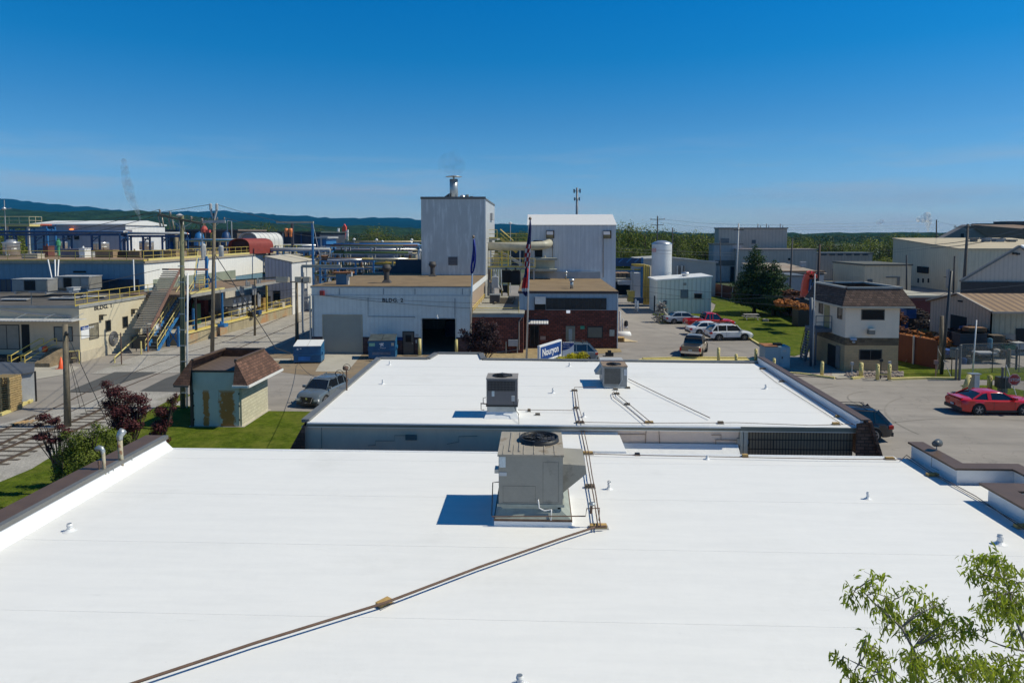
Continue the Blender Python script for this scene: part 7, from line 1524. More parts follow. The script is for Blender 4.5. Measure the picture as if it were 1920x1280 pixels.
# ---------------------------------------------------------------- roof equipment of the long plant building
zW=8.19
def drum(px,pyb,pyt,wpx,z,label,m=None,top='flat',Y=None,legs=False,group='silver tanks on the plant roof',cat='tank',name='roof_tank'):
    if Y is None: x,Y=G(px,pyb,z)
    else: x=D(px,pyb,Y)[0]
    zt=D(px,pyt,Y)[1]; zb=z if Y is None else D(px,pyb,Y)[1]; r=wpx*Y/1300/2; t=thing(name,label,cat,(x,Y,zb),group); m=m or silver
    mb=MB(); mb.lathe((x,Y,zb),[(r*.97,.0),(r*.97,(zt-zb)*.04),(r,(zt-zb)*.05),(r,(zt-zb)*.92)],20); part(mb,'shell',m,t,True)
    mb=MB(); prof={'flat':[(r,.92),(r*.98,.99),(0,1.0)],'dome':[(r,.92),(r*.85,1.0),(r*.4,1.04),(0,1.06)],'vent':[(r,.92),(r*1.12,.95),(r*1.12,1.05),(r*.6,1.1),(r*.55,1.25),(0,1.3)]}[top]
    mb.lathe((x,Y,zb),[(a,(zt-zb)*b_) for a,b_ in prof],20); part(mb,'lid',m,t,True)
    mb=MB(); mb.lathe((x,Y,zb),[(r*1.01,(zt-zb)*.45),(r*1.03,(zt-zb)*.47),(r*1.01,(zt-zb)*.5)],20); mb.box(x-.06,x+.06,Y-r-.06,Y-r,zb,zt*.98); part(mb,'band',galv,t); return t
drum(22,476,455,28,8.2,'broad silver round tank with rim at the far left roof',top='vent',Y=84)
drum(119,466,453,14,8.2,'small silver dome beside the green valve post',top='dome',Y=92)
drum(190,470,454,27,8.2,'wide silver cylinder in front of the long white shed, left of the shed corner',Y=96)
drum(275,468,452,25,8.2,'wide silver cylinder right of the long white shed corner',Y=96)
drum(382,484,458,9,8.2,'slim grey vertical tank between the two utility poles',palegrey,'dome',Y=76)
drum(415,481,461,9,8.2,'shorter slim grey tank right of the tall utility pole',palegrey,'dome',Y=78)
rr=random.Random(12)
items=((40,470,70,478,80,creamsh,'pale pump skid behind the railing at the far left roof'),(70,455,85,470,86,MATS['faded_blue'],'blue motor housing under the blue pipe bridge'),(80,452,90,472,85,M('dk_brick',(.16,.06,.05),.7),'dark red box at the foot of the blue pipe bridge'),(113,466,148,481,84,M('mauve_box',(.18,.17,.21),.7),'low mauve box on the plant roof with white cabinet beside it'),(148,465,159,482,83,white,'small white cabinet standing on the plant roof edge'),(178,468,212,482,83,MATS['tan_tar_roof'],'tan box with dark hole on the plant roof'),(212,470,240,480,84,black,'dark machine between tan boxes on the roof'),(240,470,262,482,83,MATS['tan_tar_roof'],'tan box right of the dark machine on the roof'),(265,470,300,484,82,M('dark_box',(.07,.075,.08),.8),'dark box under the right silver cylinder'),(305,470,330,482,83,M('mesh_tan',(.33,.24,.13),.8),'tan mesh crate left of the greenish pole'),(160,472,172,480,86,palegrey,'grey pipe manifold on the roof centre'),(350,470,372,482,84,M('mesh_tan',(0,0,0)),'tan crate between the two utility poles'))  # box below the right silver cylinder has an even dark grey colour
for a,b_,c,d,y,m_,lab in items:
    q=rectS(a,b_,c,d,y); z0=8.19; z1=z0+(q[3]-q[2]); mb=MB(); mb.box(q[0],q[1],y,y+1.2,z0,z1); mb.box(q[0]-.05,q[1]+.05,y-.05,y+1.25,z1,z1+.06); 
    mb.cyl((q[0]+.2,y-.1,z0+.2),(q[1]-.1,y-.1,z0+.2),.06,.06,6); mb.cyl(((q[0]*.6+q[1]*.4),y+.4,z1),((q[0]*.6+q[1]*.4),y+.4,z1+.3),.1,.1,8); solo(mb,'roof_equipment',m_,lab,'equipment')
# pipe bridges (blue steel) above the roof
def bridge(name,label,Y,px0,px1,pyb,pyt,bays,m,pm_,z0=None,dep=1.6,pipes=5,group='steel pipe bridges'):
    x0,zt=D(px0,pyt,Y);x1,_=D(px1,pyt,Y); zb=D(px0,pyb,Y)[1] if z0 is None else z0; t=thing(name,label,'pipe bridge',((x0+x1)/2,Y,zb),group)
    for dy in (0,dep): mb=MB(); mb.box(x0,x1,Y+dy-.1,Y+dy+.1,zt-.35,zt-.05); part(mb,'beam',m,t)
    for k in range(bays+1):
        x=x0+(x1-x0)*k/bays
        for dy in (0,dep): mb=MB(); mb.box(x-.1,x+.1,Y+dy-.1,Y+dy+.1,zb,zt-.35); part(mb,'column',m,t)
        mb=MB(); mb.box(x-.08,x+.08,Y,Y+dep,zt-.7,zt-.5); mb.obox((x,Y-.12,zb+(zt-zb)*.55),(x+(x1-x0)/bays*.28,Y-.12,zt-.4),.1,.1); part(mb,'brace',m,t)
    r_=random.Random(int(px0)+int(px1))
    for k in range(pipes):
        rad=r_.uniform(.06,.17); y=Y+dep*(k+.5)/pipes; mb=MB(); z=zt+rad+.02; mb.tube([(x0-.3,y,z),(x1+.3,y,z)],rad,8); part(mb,'pipe',r_.choice(pm_),t,True)
    return t
reddish=M('red_pipe',(.45,.09,.06),.6,var=.2); ltblue=M('light_blue_pipe',(.30,.40,.55),.5,var=.1)
bridge('pipe_bridge','blue pipe bridge over the left plant roof with red and silver pipes',88,-40,225,476,437,5,navy,[navy,reddish,silver,palegrey,blue])
bridge('pipe_bridge','blue pipe bridge right of the long white shed over the roof',90,232,340,476,440,3,navy,[reddish,silver,ltblue,palegrey])
bridge('pipe_bridge','upper blue pipe bridge with red beam in front of the long white shed left end',94,-30,88,462,424,3,blue,[reddish,navy,ltblue])
pl=thing('steel_platform','cream railed platform at the far left above the pipe bridge','platform',(-75,92,12)); x0,z=D(-20,421,92);x1=D(55,421,92)[0]; mb=MB(); mb.box(x0,x1,92,94.5,z-.25,z); part(mb,'deck',paleyellow,pl); railing('r',[(x0,92,z),(x1,92,z),(x1,94.4,z)],'',M('cream_rail',(.62,.56,.38),.6),parent=pl,post=1.3)
for a in (10,50): x=D(a,430,92)[0]; mb=MB(); mb.box(x-.12,x+.12,92.2,92.44,8.2,z-.25); part(mb,'column',palegrey,pl)
x=D(9,400,90)[0]; t=thing('weather_mast','thin mast with pale globe and arms at the far left','mast',(x,90,8.2)); z1=D(9,375,90)[1]; mb=MB(); mb.cyl((x,90,8.2),(x,90,z1),.06,.04,6); mb.cyl((x-1.0,90,z1-1.3),(x+.9,90,z1-1.1),.035,.035,5); part(mb,'mast',palegrey,t); mb=MB(); mb.lathe((x,89.9,z1-1.4),[(0,0),(.25,.15),(.25,.35),(0,.5)],10); part(mb,'globe',silver,t,True)
# long white shed
Ys=112; x0=D(57,430,Ys)[0];x1=D(235,430,Ys)[0]; zt=D(200,421,Ys)[1]; t=thing('long_white_shed','long white roofed shed behind the blue pipe bridges','building',((x0+x1)/2,Ys,0))
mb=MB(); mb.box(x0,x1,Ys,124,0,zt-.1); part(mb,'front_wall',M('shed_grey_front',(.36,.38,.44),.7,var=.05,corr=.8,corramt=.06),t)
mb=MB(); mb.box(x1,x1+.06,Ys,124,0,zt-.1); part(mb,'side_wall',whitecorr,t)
mb=MB(); mb.box(x0-.2,x1+.3,Ys-.3,124.3,zt-.1,zt+.1); mb.add([(x0-.2,Ys-.3,zt+.1),(x1+.3,Ys-.3,zt+.1),(x1+.3,118,zt+.75),(x0-.2,118,zt+.75),(x1+.3,124.3,zt+.1),(x0-.2,124.3,zt+.1)],[(0,1,2,3),(3,2,4,5),(1,4,2),(0,3,5)]); part(mb,'roof',white,t)
boxX(t,235,431,247,436,x1+.06,1,.08,M('mauve_box',(0,0,0)),'wall_cabinet')
c=PT(134,430,Ys-.4); mb=MB(); mb.lathe((c[0],c[1],c[2]-.15),[(0,0),(.3,.05),(.33,.2),(0,.3)],10); part(mb,'warning_lamp',EM('lamp_orange',(1,.25,.06),1.4),t)
for px in (126,139): mb=MB(); q=rectS(px,442,px+8,449,Ys-.2); mb.box(q[0],q[1],Ys-.2,Ys,q[2],q[3]); part(mb,'wall_fan',dark,t)
mb=MB(); a=PT(109,448,90); mb.cyl((a[0],90,8.2),(a[0],90,a[2]),.16,.16,8); mb.lathe((a[0],90,a[2]-.9),[(.28,0),(.28,.6),(.1,.7)],8); solo(mb,'valve_post',M('valve_green',(.08,.38,.2),.6),'green and yellow valve post on the plant roof','valve post')
# round roofed shelters
def quonset(px0,px1,pyb,pyt,Y,dep,fm,sm,label,rot=.0,rib=True):
    x0,zb=D(px0,pyb,Y);x1,_=D(px1,pyb,Y);zt=D(px0,pyt,Y)[1]; t=thing('arched_shelter',label,'shelter',((x0+x1)/2,Y,zb),'round roofed shelters on the plant roof'); c=(x0+x1)/2; r=(x1-x0)/2; h=zt-zb
    pr=[(c-r,zb)]+[(c-r*math.cos(a)**.8 if math.cos(a)>0 else c+r*abs(math.cos(a))**.8,zb+h*.55+h*.45*math.sin(a)) for a in [i*math.pi/12 for i in range(13)]]+[(c+r,zb)]
    vs=[];fs=[]; sh=dep*rot
    for x,z in pr: vs+= [(x,Y,z),(x+sh,Y+dep,z)]
    for i in range(len(pr)-1): fs.append((2*i,2*i+2,2*i+3,2*i+1))
    mb=MB(); mb.add(vs,fs); o=part(mb,'shell',sm,t); o.modifiers.new('t','SOLIDIFY').thickness=.08
    mb=MB(); mb.poly([(x+sh*.1,Y+.6,z-.03) for x,z in pr]); part(mb,'end_wall',fm,t)
    if rib:
        for k in range(7): y=Y+dep*k/6; mb=MB(); mb.tube([(x+sh*k/6+.0,y,z+.03) for x,z in pr],.035,4); part(mb,'rib',M('rib_grey',(.45,.46,.48),.5),t)
    return t
quonset(428,468,476,447,99,5.5,M('shelter_dark_red',(.06,.018,.015),.7),M('shelter_red',(.27,.05,.035),.55,var=.15),'rusty red round roofed shelter on the plant roof',.25,rib=False)
quonset(447,483,472,436,107,6.5,M('shelter_grey_end',(.28,.31,.36),.7,var=.05),M('shelter_white',(.64,.64,.62),.6,var=.05),'larger white ribbed round roofed shelter behind the red one',.25)
# tall blue crane frame and blue mast
t=thing('gantry_mast','slim dark blue mast with long pale beam on top','gantry',PT(585,530,100)); a=PT(585,417,100); mb=MB(); mb.box(a[0]-.13,a[0]+.13,100,100.3,0,a[2]); part(mb,'mast',blue,t)
b_=PT(518,415,100); mb=MB(); mb.box(b_[0],a[0]+.2,99.9,100.2,a[2]-.12,a[2]+.15); part(mb,'beam',M('beam_beige',(.42,.39,.32),.6),t); mb=MB(); mb.cyl((a[0]+.1,100,a[2]),(a[0]+1.0,100,a[2]-4.5),.04,.04,5); part(mb,'stay_cable',palegrey,t)
t=thing('column_vessel','dark column with orange flares left of the slim blue mast','column',PT(548,470,110)); a=PT(548,418,110); mb=MB(); mb.cyl((a[0],110,5),(a[0],110,a[2]),.28,.2,10); part(mb,'shell',M('dark_column',(.05,.05,.07),.6),t); 
for k,dx in enumerate((-.85,-.15)): mb=MB(); mb.lathe((a[0]+dx,109.6,a[2]-1.9),[(.2,-.3),(.22,.2),(.3,.5),(.3,1.0),(0,1.05)],10); part(mb,'orange_cap',M('cap_orange',(.75,.22,.06),.5),t,True)
x,z=D(388,431,74); t=thing('red_hooded_fan','red hooded fan on a pale post between the two poles','fan',(x,74,8.2)); mb=MB(); mb.cyl((x-.55,74,8.2),(x-.55,74,z-.2),.09,.09,8); part(mb,'post',palegrey,t); mb=MB(); mb.lathe((x-.3,74,z-.3),[(.0,0),(.32,.05),(.36,.4),(.2,.7),(0,.75)],10); mb.box(x-.3,x+.35,73.8,74.2,z-.3,z); part(mb,'hood',M('hood_red',(.5,.09,.07),.6),t)
# long dark sheds / louvred hall behind the shelters
for (a,b_,c,d,y,dep,m_,lab,rm) in ((497,434,600,472,150,20,M('dark_open_hall',(.035,.045,.07),.8,var=.3,scale=.4),'long dark open sided hall behind the white shelter',M('hall_roof_dark',(.06,.085,.085),.7)),(270,430,445,452,135,14,M('brown_structure',(.13,.10,.085),.85,var=.3,scale=.5),'brown lattice hall behind the greenish pole',M('brown_lattice',(.20,.155,.13),.85)),(594,444,612,468,120,6,blue,'small royal blue tank house right of the slim mast',palegrey)):
    q=rectS(a,b_,c,d,y); t=thing('process_hall',lab,'building',((q[0]+q[1])/2,y,0)); mb=MB(); mb.box(q[0],q[1],y,y+dep,0,q[3]-.3); part(mb,'wall',m_,t); mb=MB(); mb.box(q[0]-.4,q[1]+.4,y-.5,y+dep,q[3]-.3,q[3]); part(mb,'roof',rm,t)
    n=max(2,int((q[1]-q[0])/4))
    for k in range(n): x=q[0]+(q[1]-q[0])*k/n; mb=MB(); mb.box(x-.12,x+.12,y-.3,y-.1,0,q[3]-.3); part(mb,'column',palegrey if k%2 else navy,t)
# process pipe racks, several rows deep, with vessels
cols=[navy,palegrey,rust,blue,M('pipe_tan',(.42,.34,.2),.6,var=.2),silver,M('pipe_brown',(.16,.08,.05),.7),M('pipe_green',(.10,.16,.06),.7),yellow]
racks=((600,792,104,462,'with yellow grating, nearest the workshop'),(592,792,120,470,'in the second row behind the workshop'),(640,790,140,459,'long silver lined, in the third row'),(640,792,160,455,'with ball lamps in the fourth row'),(596,786,112,478,'low and crowded, between the first and second row'),(630,790,99,488,'lowest, just above the workshop roof line'),(600,690,132,474,'half hidden left of the long rows'),(470,620,104,470,'right behind the grey end block'),(440,600,125,462,'behind the dark red shelter'),(335,450,120,452,'left of the red shelter behind the poles'),(300,420,140,444,'far left behind the brown lattice hall'),(600,700,98,489,'low blue, beside the white lit block'),(700,792,100,496,'low, just left of the tower foot'))
for i,(a,b_,y,pyt,lab) in enumerate(racks):
    x0,zt=D(a,pyt,y);x1,_=D(b_,pyt,y); t=thing('pipe_rack','pipe rack '+lab,'pipe rack',((x0+x1)/2,y,0),'pipe racks of the plant'); r_=random.Random(i*3+1); n=max(3,int((x1-x0)/3.4)); m_=[palegrey,M('rack_tan',(.42,.36,.24),.7),M('rack_rust',(.2,.12,.08),.7),blue][i%4]
    for k in range(n+1):
        x=x0+(x1-x0)*k/n
        mb=MB(); 
        for dy in (0,2.4): mb.box(x-.11,x+.11,y+dy-.11,y+dy+.11,0,zt)
        for lv in (zt,zt-1.1,zt-2.3,zt-3.6): 
            if lv>.8: mb.box(x-.08,x+.08,y+.11,y+2.29,lv-.16,lv)
        part(mb,'portal',m_,t)
    for lv in (zt,zt-1.1,zt-2.3,zt-3.6):
        if lv<.8: continue
        mb=MB(); mb.box(x0,x1,y-.17,y-.11,lv-.12,lv+.02); part(mb,'beam',m_,t)
        for k in range(5):
            rad=r_.uniform(.07,.24); yy=y-.1+k*.55; xa=x0+r_.random()*(x1-x0)*.25; xb=x1-r_.random()*(x1-x0)*.25; pts=[(xa,yy,lv+rad),(xb,yy,lv+rad)]
            if r_.random()<.6: pts=[(xa,yy,lv-1+rad),(xa,yy,lv+rad)]+pts[1:]
            if r_.random()<.6: pts+=[(xb,yy,lv-1.0)]
            mb=MB(); mb.tube(pts,rad,6); part(mb,'pipe',r_.choice(cols),t,True)
words=['leftmost','second','third','fourth','fifth','sixth','seventh','eighth','ninth','tenth','eleventh','twelfth','thirteenth','fourteenth','fifteenth','sixteenth','seventeenth','eighteenth','nineteenth','twentieth']
r_=random.Random(44); n=0
for row,(y,pa,pb,cnt,zz,lab) in enumerate(((112,605,790,16,6.6,'front'),(130,610,790,16,6.2,'second'),(150,600,790,16,6.6,'third'),(110,490,600,10,6.5,'shelter side'),(128,275,440,16,9.5,'pole side'),(101,620,788,16,5.2,'workshop side'))):
    for k in range(cnt):
        px=pa+(pb-pa)*(k+.5)/cnt+r_.uniform(-3,3); x=D(px,480,y)[0]; r0=r_.uniform(.45,1.0); h=zz*r_.uniform(.55,1.25); mt=r_.choice([silver,palegrey,creamsh,blue,MATS['pipe_tan'],white,navy,M('vessel_grey',(.2,.2,.21),.6),MATS['rack_rust']]); kind=r_.random()
        t=thing('process_vessel','%s process vessel of the %s row between the pipe racks'%(words[k],lab),'tank',(x,y,0),'process vessels of the plant')
        mb=MB()
        if kind<.6: mb.lathe((x,y,0),[(r0,.2),(r0,h*.85),(r0*.7,h*.96),(0,h)],12)
        else: mb.box(x-r0,x+r0,y-r0,y+r0,0,h*.8); mb.cyl((x-r0*.8,y,h*.8+.25),(x+r0*.8,y,h*.8+.25),.25,.25,8)
        part(mb,'shell',mt,t,kind<.6)
        mb=MB(); mb.cyl((x+r0*.4,y-r0*.2,h*.8),(x+r0*.4,y-r0*.2,h*1.15),.09,.09,6); mb.tube([(x+r0*.4,y-r0*.2,h*1.15),(x+r0*1.3,y-r0*.2,h*1.15),(x+r0*1.3,y-r0*.2,.3)],.08,6); part(mb,'nozzle_pipe',r_.choice(cols),t)
        mb=MB()
        for q in range(9): mb.tube([(x-r0*1.2+math.cos(q/8*math.pi)*-r0*.0+q*r0*.3,y-r0*1.15,h*.55),(x-r0*1.2+q*r0*.3,y-r0*1.15,h*.55+1)],.02,4)
        mb.tube([(x-r0*1.2,y-r0*1.15,h*.55+1),(x+r0*1.2,y-r0*1.15,h*.55+1)],.03,4); mb.box(x-r0*1.2,x+r0*1.2,y-r0*1.25,y-r0*.9,h*.5,h*.55); part(mb,'ladder_platform',r_.choice([yellow,palegrey,galv]),t)
for k,(px,py,y) in enumerate(((614,447,130),(664,448,135),(706,449,135),(717,452,150),(772,449,135))):
    x,z=D(px,py,y); t=thing('yard_lamp','%s pale globe lamp above the pipe racks left of the tower'%words[k],'lamp',(x,y,0),'globe lamps above the pipe racks'); mb=MB(); mb.cyl((x,y,0),(x,y,z-.2),.05,.05,5); part(mb,'pole',palegrey,t); mb=MB(); mb.lathe((x,y,z-.3),[(0,0),(.28,.1),(.3,.3),(0,.5)],10); part(mb,'globe',white,t,True)
# yellow-topped ochre grating run and pipe on the right of the racks
mb=MB(); mb.tube([PT(790,468,104),PT(787,470,104),PT(786,476,104),PT(786,494,104)],.25,8); solo(mb,'process_pipe',white,'white pipe bend beside the left edge of the tower','pipe',smooth=True)
t=thing('pipe_beam','long pale beam on posts above the dock end left of the workshop','beam',PT(600,500,76)); a=PT(566,499,76); b_=PT(640,499,76); mb=MB(); mb.obox(a,b_,.3,.32); part(mb,'beam',MATS['beam_beige'],t); mb=MB(); mb.box(a[0]-.1,a[0]+.1,75.9,76.1,0,a[2]); part(mb,'post',palegrey,t)

x,z1=D(645,420,420); t=thing('red_white_tower','far red and white striped tower above the pipe racks','tower',(x,420,0)); mb=MB(); z0=D(643,447,420)[1]; mb.prism([(x-1.6,420,z0),(x+.6,420,z0),(x+1.2,420,z1-2),(x+.1,420,z1),(x-1.1,420,z1-2)],(0,2,0)); part(mb,'red_face',redp,t); mb=MB(); mb.box(x+.6,x+2.2,420.3,422,0,z1-3.5); part(mb,'white_shaft',white,t)
x,z1=D(634,428,380); mb=MB(); mb.cyl((x,380,0),(x,380,z1-3),.4,.4,8); mb.cyl((x,380,z1-3),(x+.2,380,z1),.8,.6,8); solo(mb,'water_tower',white,'tiny far white tower left of the red one','tower')
# yard lamp between tower and gabled building, cell tower and far poles
x,z1=D(957,418,130); t=thing('yard_lamp','lamp post standing in the gap between tower and gabled building','lamp',(x,130,0)); mb=MB(); mb.cyl((x,130,0),(x,130,z1),.07,.07,6); part(mb,'pole',palegrey,t); mb=MB(); mb.lathe((x,130,z1-.3),[(0,0),(.3,.15),(.3,.35),(0,.5)],8); part(mb,'globe',white,t)
x,z1=D(1082,352,330); t=thing('cell_tower','distant mobile phone mast above the white gabled roof','cell tower',(x,330,0)); mb=MB(); mb.cyl((x,330,0),(x,330,z1),.9,.45,10); part(mb,'mast',M('mast_grey',(.22,.24,.27),.5),t,True)
for zz,s_ in ((z1-1.5,1.6),(z1-5.3,1.3)):
    for a in range(6): an=a*math.pi/3+.3; mb=MB(); mb.box(x+s_*math.cos(an)-.22,x+s_*math.cos(an)+.22,330+s_*math.sin(an)-.2,330+s_*math.sin(an)+.2,zz-.9*s_/1.6,zz+.9*s_/1.6); mb.cyl((x,330,zz),(x+s_*math.cos(an),330+s_*math.sin(an),zz),.08,.08,5); part(mb,'antenna',M('mast_grey2',(.2,.22,.25),.5),t)
# ---------------------------------------------------------------- right side
Y=108; x=D(1240.5,500,Y)[0]; r=18.3*Y/1300; zt=D(1240,457,Y)[1]
t=thing('white_silo','tall white cylindrical silo with domed top behind the ribbed shed','silo',(x,Y,0)); mb=MB(); mb.lathe((x,Y,0),[(r,0),(r,zt)],36); part(mb,'shell',M('silo_white',(.70,.72,.74),.4,var=.03,streak=.2,streakcol=(.5,.5,.5)),t,True)
mb=MB(); mb.lathe((x,Y,zt),[(r*1.02,-.05),(r*1.02,.02),(r*.75,.3),(r*.35,.48),(0,.52)],36); part(mb,'dome',silver,t,True)
mb=MB(); mb.lathe((x,Y,zt*.42),[(r*1.004,0),(r*1.008,.03),(r*1.004,.06)],36); mb.lathe((x,Y,zt-1),[(r*1.004,0),(r*1.008,.03),(r*1.004,.06)],36); part(mb,'weld_seam',palegrey,t)
c=PT(1226,469,Y-1.2); mb=MB(); mb.box(c[0]-.3,c[0]+.35,c[1],c[1]+.02,c[2]-.3,c[2]+.3); part(mb,'warning_sign',M('sign_red_white',(.55,.3,.3),.5,var=.4,scale=5),t)
# ribbed small shed
Y=97.2; x0=D(1232,588,Y)[0];x1=D(1333,588,Y)[0]; za=D(1232,527,Y)[1]; zb_=D(1333,520,Y)[1]; yB=104
t=thing('ribbed_shed','pale blue ribbed shed with white mono pitch roof beside the lawn','shed',((x0+x1)/2,Y,0)); rb=M('pale_ribbed',(.66,.70,.65),.55,var=.03,corr=.6,corramt=.2)
mb=MB(); mb.add([(x0,Y,0),(x1,Y,0),(x1,yB,0),(x0,yB,0),(x0,Y,za),(x1,Y,zb_),(x1,yB,zb_),(x0,yB,za)],[(0,1,5,4),(1,2,6,5),(2,3,7,6),(3,0,4,7)]); part(mb,'wall',rb,t)
mb=MB(); mb.add([(x0-.25,Y-.15,za),(x1+.15,Y-.15,zb_+.02),(x1+.15,yB+.2,zb_+.02),(x0-.25,yB+.2,za),(x0-.25,Y-.15,za+.2),(x1+.15,Y-.15,zb_+.22),(x1+.15,yB+.2,zb_+.22),(x0-.25,yB+.2,za+.2)],[(0,3,2,1),(4,5,6,7),(0,1,5,4),(1,2,6,5),(2,3,7,6),(3,0,4,7)]); part(mb,'roof',white,t)
windowS(t,1276,543,1290,559,Y,gm=M('shed_louvre',(.14,.18,.22),.6),w=.05); q=rectS(1302,551,1315,559,Y); mb=MB(); mb.box(q[0],q[1],Y-.25,Y,q[2],q[3]); f=part(mb,'window_unit',dark,t); mb=MB(); mb.box(q[0]-.05,q[1]+.05,Y-.3,Y,q[3],q[3]+.08); part(mb,'hood',rust,f)
wallbox(1281,530,1287,535,Y-.03,.03,hvac_m,t,'round_vent'); wallbox(1244,564,1250,570,Y-.15,.15,black,t,'meter_box')
q=DX(1228,551,x0); mb=MB(); mb.box(x0-.03,x0,Y+1.6,Y+2.7,0,2.3); part(mb,'door',dark,t)
c=PT(1285,517,Y+3); mb=MB(); mb.lathe((c[0],Y+3,(za+zb_)/2+.15),[(.5,0),(.45,.3),(.62,.4),(.5,.65),(0,.75)],14); part(mb,'roof_fan',silver,t,True)
# long grey building behind
Y=124; x0=D(1205,500,Y)[0]; x1=D(1342,500,Y)[0]; xm=D(1258,484,Y)[0]
t=thing('grey_warehouse','long pale grey warehouse behind the silo and ribbed shed','building',((x0+x1)/2,Y,0)); z0_=D(1258,484,Y)[1]; z1_=D(1342,492,Y)[1]
mb=MB(); mb.add([(x0,Y,0),(x1,Y,0),(x1,140,0),(x0,140,0),(x0,Y,z0_-.3),(x1,Y,z1_),(x1,140,z1_),(x0,140,z0_-.3),(xm,Y,z0_),(xm,140,z0_)],[(0,1,5,8,4),(1,2,6,5),(2,3,7,9,6),(3,0,4,7),(4,8,9,7),(8,5,6,9)]); part(mb,'wall',M('warehouse_grey',(.40,.40,.38),.7,var=.04),t)
mb=MB(); mb.obox((xm,Y-.1,z0_+.05),(x1+.4,Y-.1,z1_+.05),.3,.22); mb.obox((x0,Y-.1,z0_-.2),(xm,Y-.1,z0_+.05),.3,.22); part(mb,'eave_trim',palegrey,t)
for k in range(4): q=rectS(1270+k*4.2,498,1272.5+k*4.2,519,Y-.3); mb=MB(); mb.cyl((q[0],Y-.3,q[2]),(q[0],Y-.3,q[3]),.14,.14,8); part(mb,'exhaust_pipe',[silver,trim_grey][k%2],t)
# blue rack and yellow pipes beside gabled building
t=thing('blue_pipe_gantry','blue steel gantry between the gabled building and the silo','gantry',PT(1180,560,112)); 
for (a,b_,c,d,m_) in ((1152,484,1203,499,navy),(1152,494,1206,497,silver),(1152,504,1212,507,yellow),(1152,507,1212,509,blue),(1202,483,1205,575,blue),(1185,500,1188,578,palegrey)):
    q=rectS(a,b_,c,d,112); mb=MB(); mb.box(q[0],q[1],111.8+rr.random()*.4,112.4,max(q[2],0),q[3]); part(mb,'beam' if c-a>10 else 'column',m_,t)
for k in range(3): q=PT(1160+k*15,492,111.6); mb=MB(); mb.obox(q,PT(1168+k*15,485,111.6),.15,.15); part(mb,'brace',blue,t)
for k,px in enumerate((1208,1212,1216,1219)):
    mb=MB(); A=PT(px,496+k,110); mb.tube([(A[0]-2.0,110+k*.3,A[2]),A,(A[0],110,0.0)],.17,8); solo(mb,'vertical_pipe',yellow if k!=3 else creamsh,'%s tall yellowish pipe in the bundle left of the silo'%words[k],'pipe','tall yellow pipes left of the silo',smooth=True)
t=thing('open_shelter','small open shelter with brown roof seen through the passage','shelter',PT(1172,560,125)); q=rectS(1152,512,1190,520,125); mb=MB(); mb.box(q[0],q[1],125,130,q[2],q[3]); part(mb,'roof',tanroof,t); q=rectS(1152,521,1186,528,123); mb=MB(); mb.box(q[0],q[1],123,124,q[2],q[3]); part(mb,'lower_roof',creamsh,t)
q=rectS(1186,512,1200,570,121); mb=MB(); mb.box(q[0],q[1],121,124,0,q[3]); part(mb,'side_wall',palegrey,t)
q=rectS(1156,528,1186,560,128); mb=MB(); mb.box(q[0],q[1],128,130,0,q[3]); part(mb,'back_wall',dark,t)
for k,(a,b_,c,d,m_,l) in enumerate(((1178,547,1190,566,yellow,'yellow skip standing in the passage left of the silo'),(1160,528,1183,534,palegrey,'pale pipe stack in the passage shelter'),(1158,556,1176,559,creamsh,'low timber sleepers stacked in the passage'),(1188,560,1206,569,navy,'navy bin beside the blue gantry leg'))):
    q=rectS(a,b_,c,d,108); mb=MB(); mb.box(q[0],q[1],108,109.5,max(0,q[2]) if k!=1 else q[2],q[3]); mb.box(q[0]-.08,q[1]+.08,107.9,109.6,q[3],q[3]+.08); solo(mb,'yard_object',m_,l,['skip','pipe stack','timber','bin'][k])
mb=MB(); q=rectS(1153,471,1176,475,150); mb.box(q[0]-1,q[1],150,150.4,q[2]+6.7,q[3]+6.7); 
# grey plant buildings
def blockb(name,label,px0,px1,pyt,Y,dep,m,roofm=None,pyt2=None,parts=(),z0=0,group=None):
    x0,za=D(px0,pyt,Y);x1=D(px1,pyt,Y)[0]; zb=D(px1,pyt2 or pyt,Y)[1]; t=thing(name,label,'building',((x0+x1)/2,Y,z0),group); mb=MB()
    mb.add([(x0,Y,z0),(x1,Y,z0),(x1,Y+dep,z0),(x0,Y+dep,z0),(x0,Y,za),(x1,Y,zb),(x1,Y+dep,zb),(x0,Y+dep,za)],[(0,1,5,4),(1,2,6,5),(2,3,7,6),(3,0,4,7)]); part(mb,'wall',m,t)
    mb=MB(); mb.add([(x0-.2,Y-.2,za),(x1+.2,Y-.2,zb),(x1+.2,Y+dep,zb),(x0-.2,Y+dep,za),(x0-.2,Y-.2,za+.3),(x1+.2,Y-.2,zb+.3),(x1+.2,Y+dep,zb+.3),(x0-.2,Y+dep,za+.3)],[(0,3,2,1),(4,5,6,7),(0,1,5,4),(1,2,6,5),(2,3,7,6),(3,0,4,7)]); part(mb,'roof',roofm or trim_grey,t)
    for (nm,a,b_,c,d,mm) in parts: wallbox(a,b_,c,d,Y-.15,.15,mm,t,nm)
    return t
dg=M('dull_window',(.09,.10,.11),.5,var=.2)
blockb('plant_tower_block','tall weathered grey plant block right of the grey warehouse',1348,1476,429,168,4,plantgrey,parts=(('louvre',1351,447,1367,456,M('louvre_dk',(.2,.19,.19),.7)),('window',1410,450,1417,457,dg)))
blockb('plant_wing','lower pale wing with dark band left of the tall grey block',1338,1392,459,163,4.5,M('plant_pale',(.42,.41,.42),.8,var=.05,corr=.8,corramt=.06,streak=.3),parts=(('dark_band',1341,488,1400,498,M('band_grey',(.15,.145,.14),.8)),('garage_door',1347,500,1367,528,palegrey),('garage_door',1370,500,1376,528,dark),('garage_door',1382,498,1400,528,M('door_pale',(.48,.48,.5),.6))))
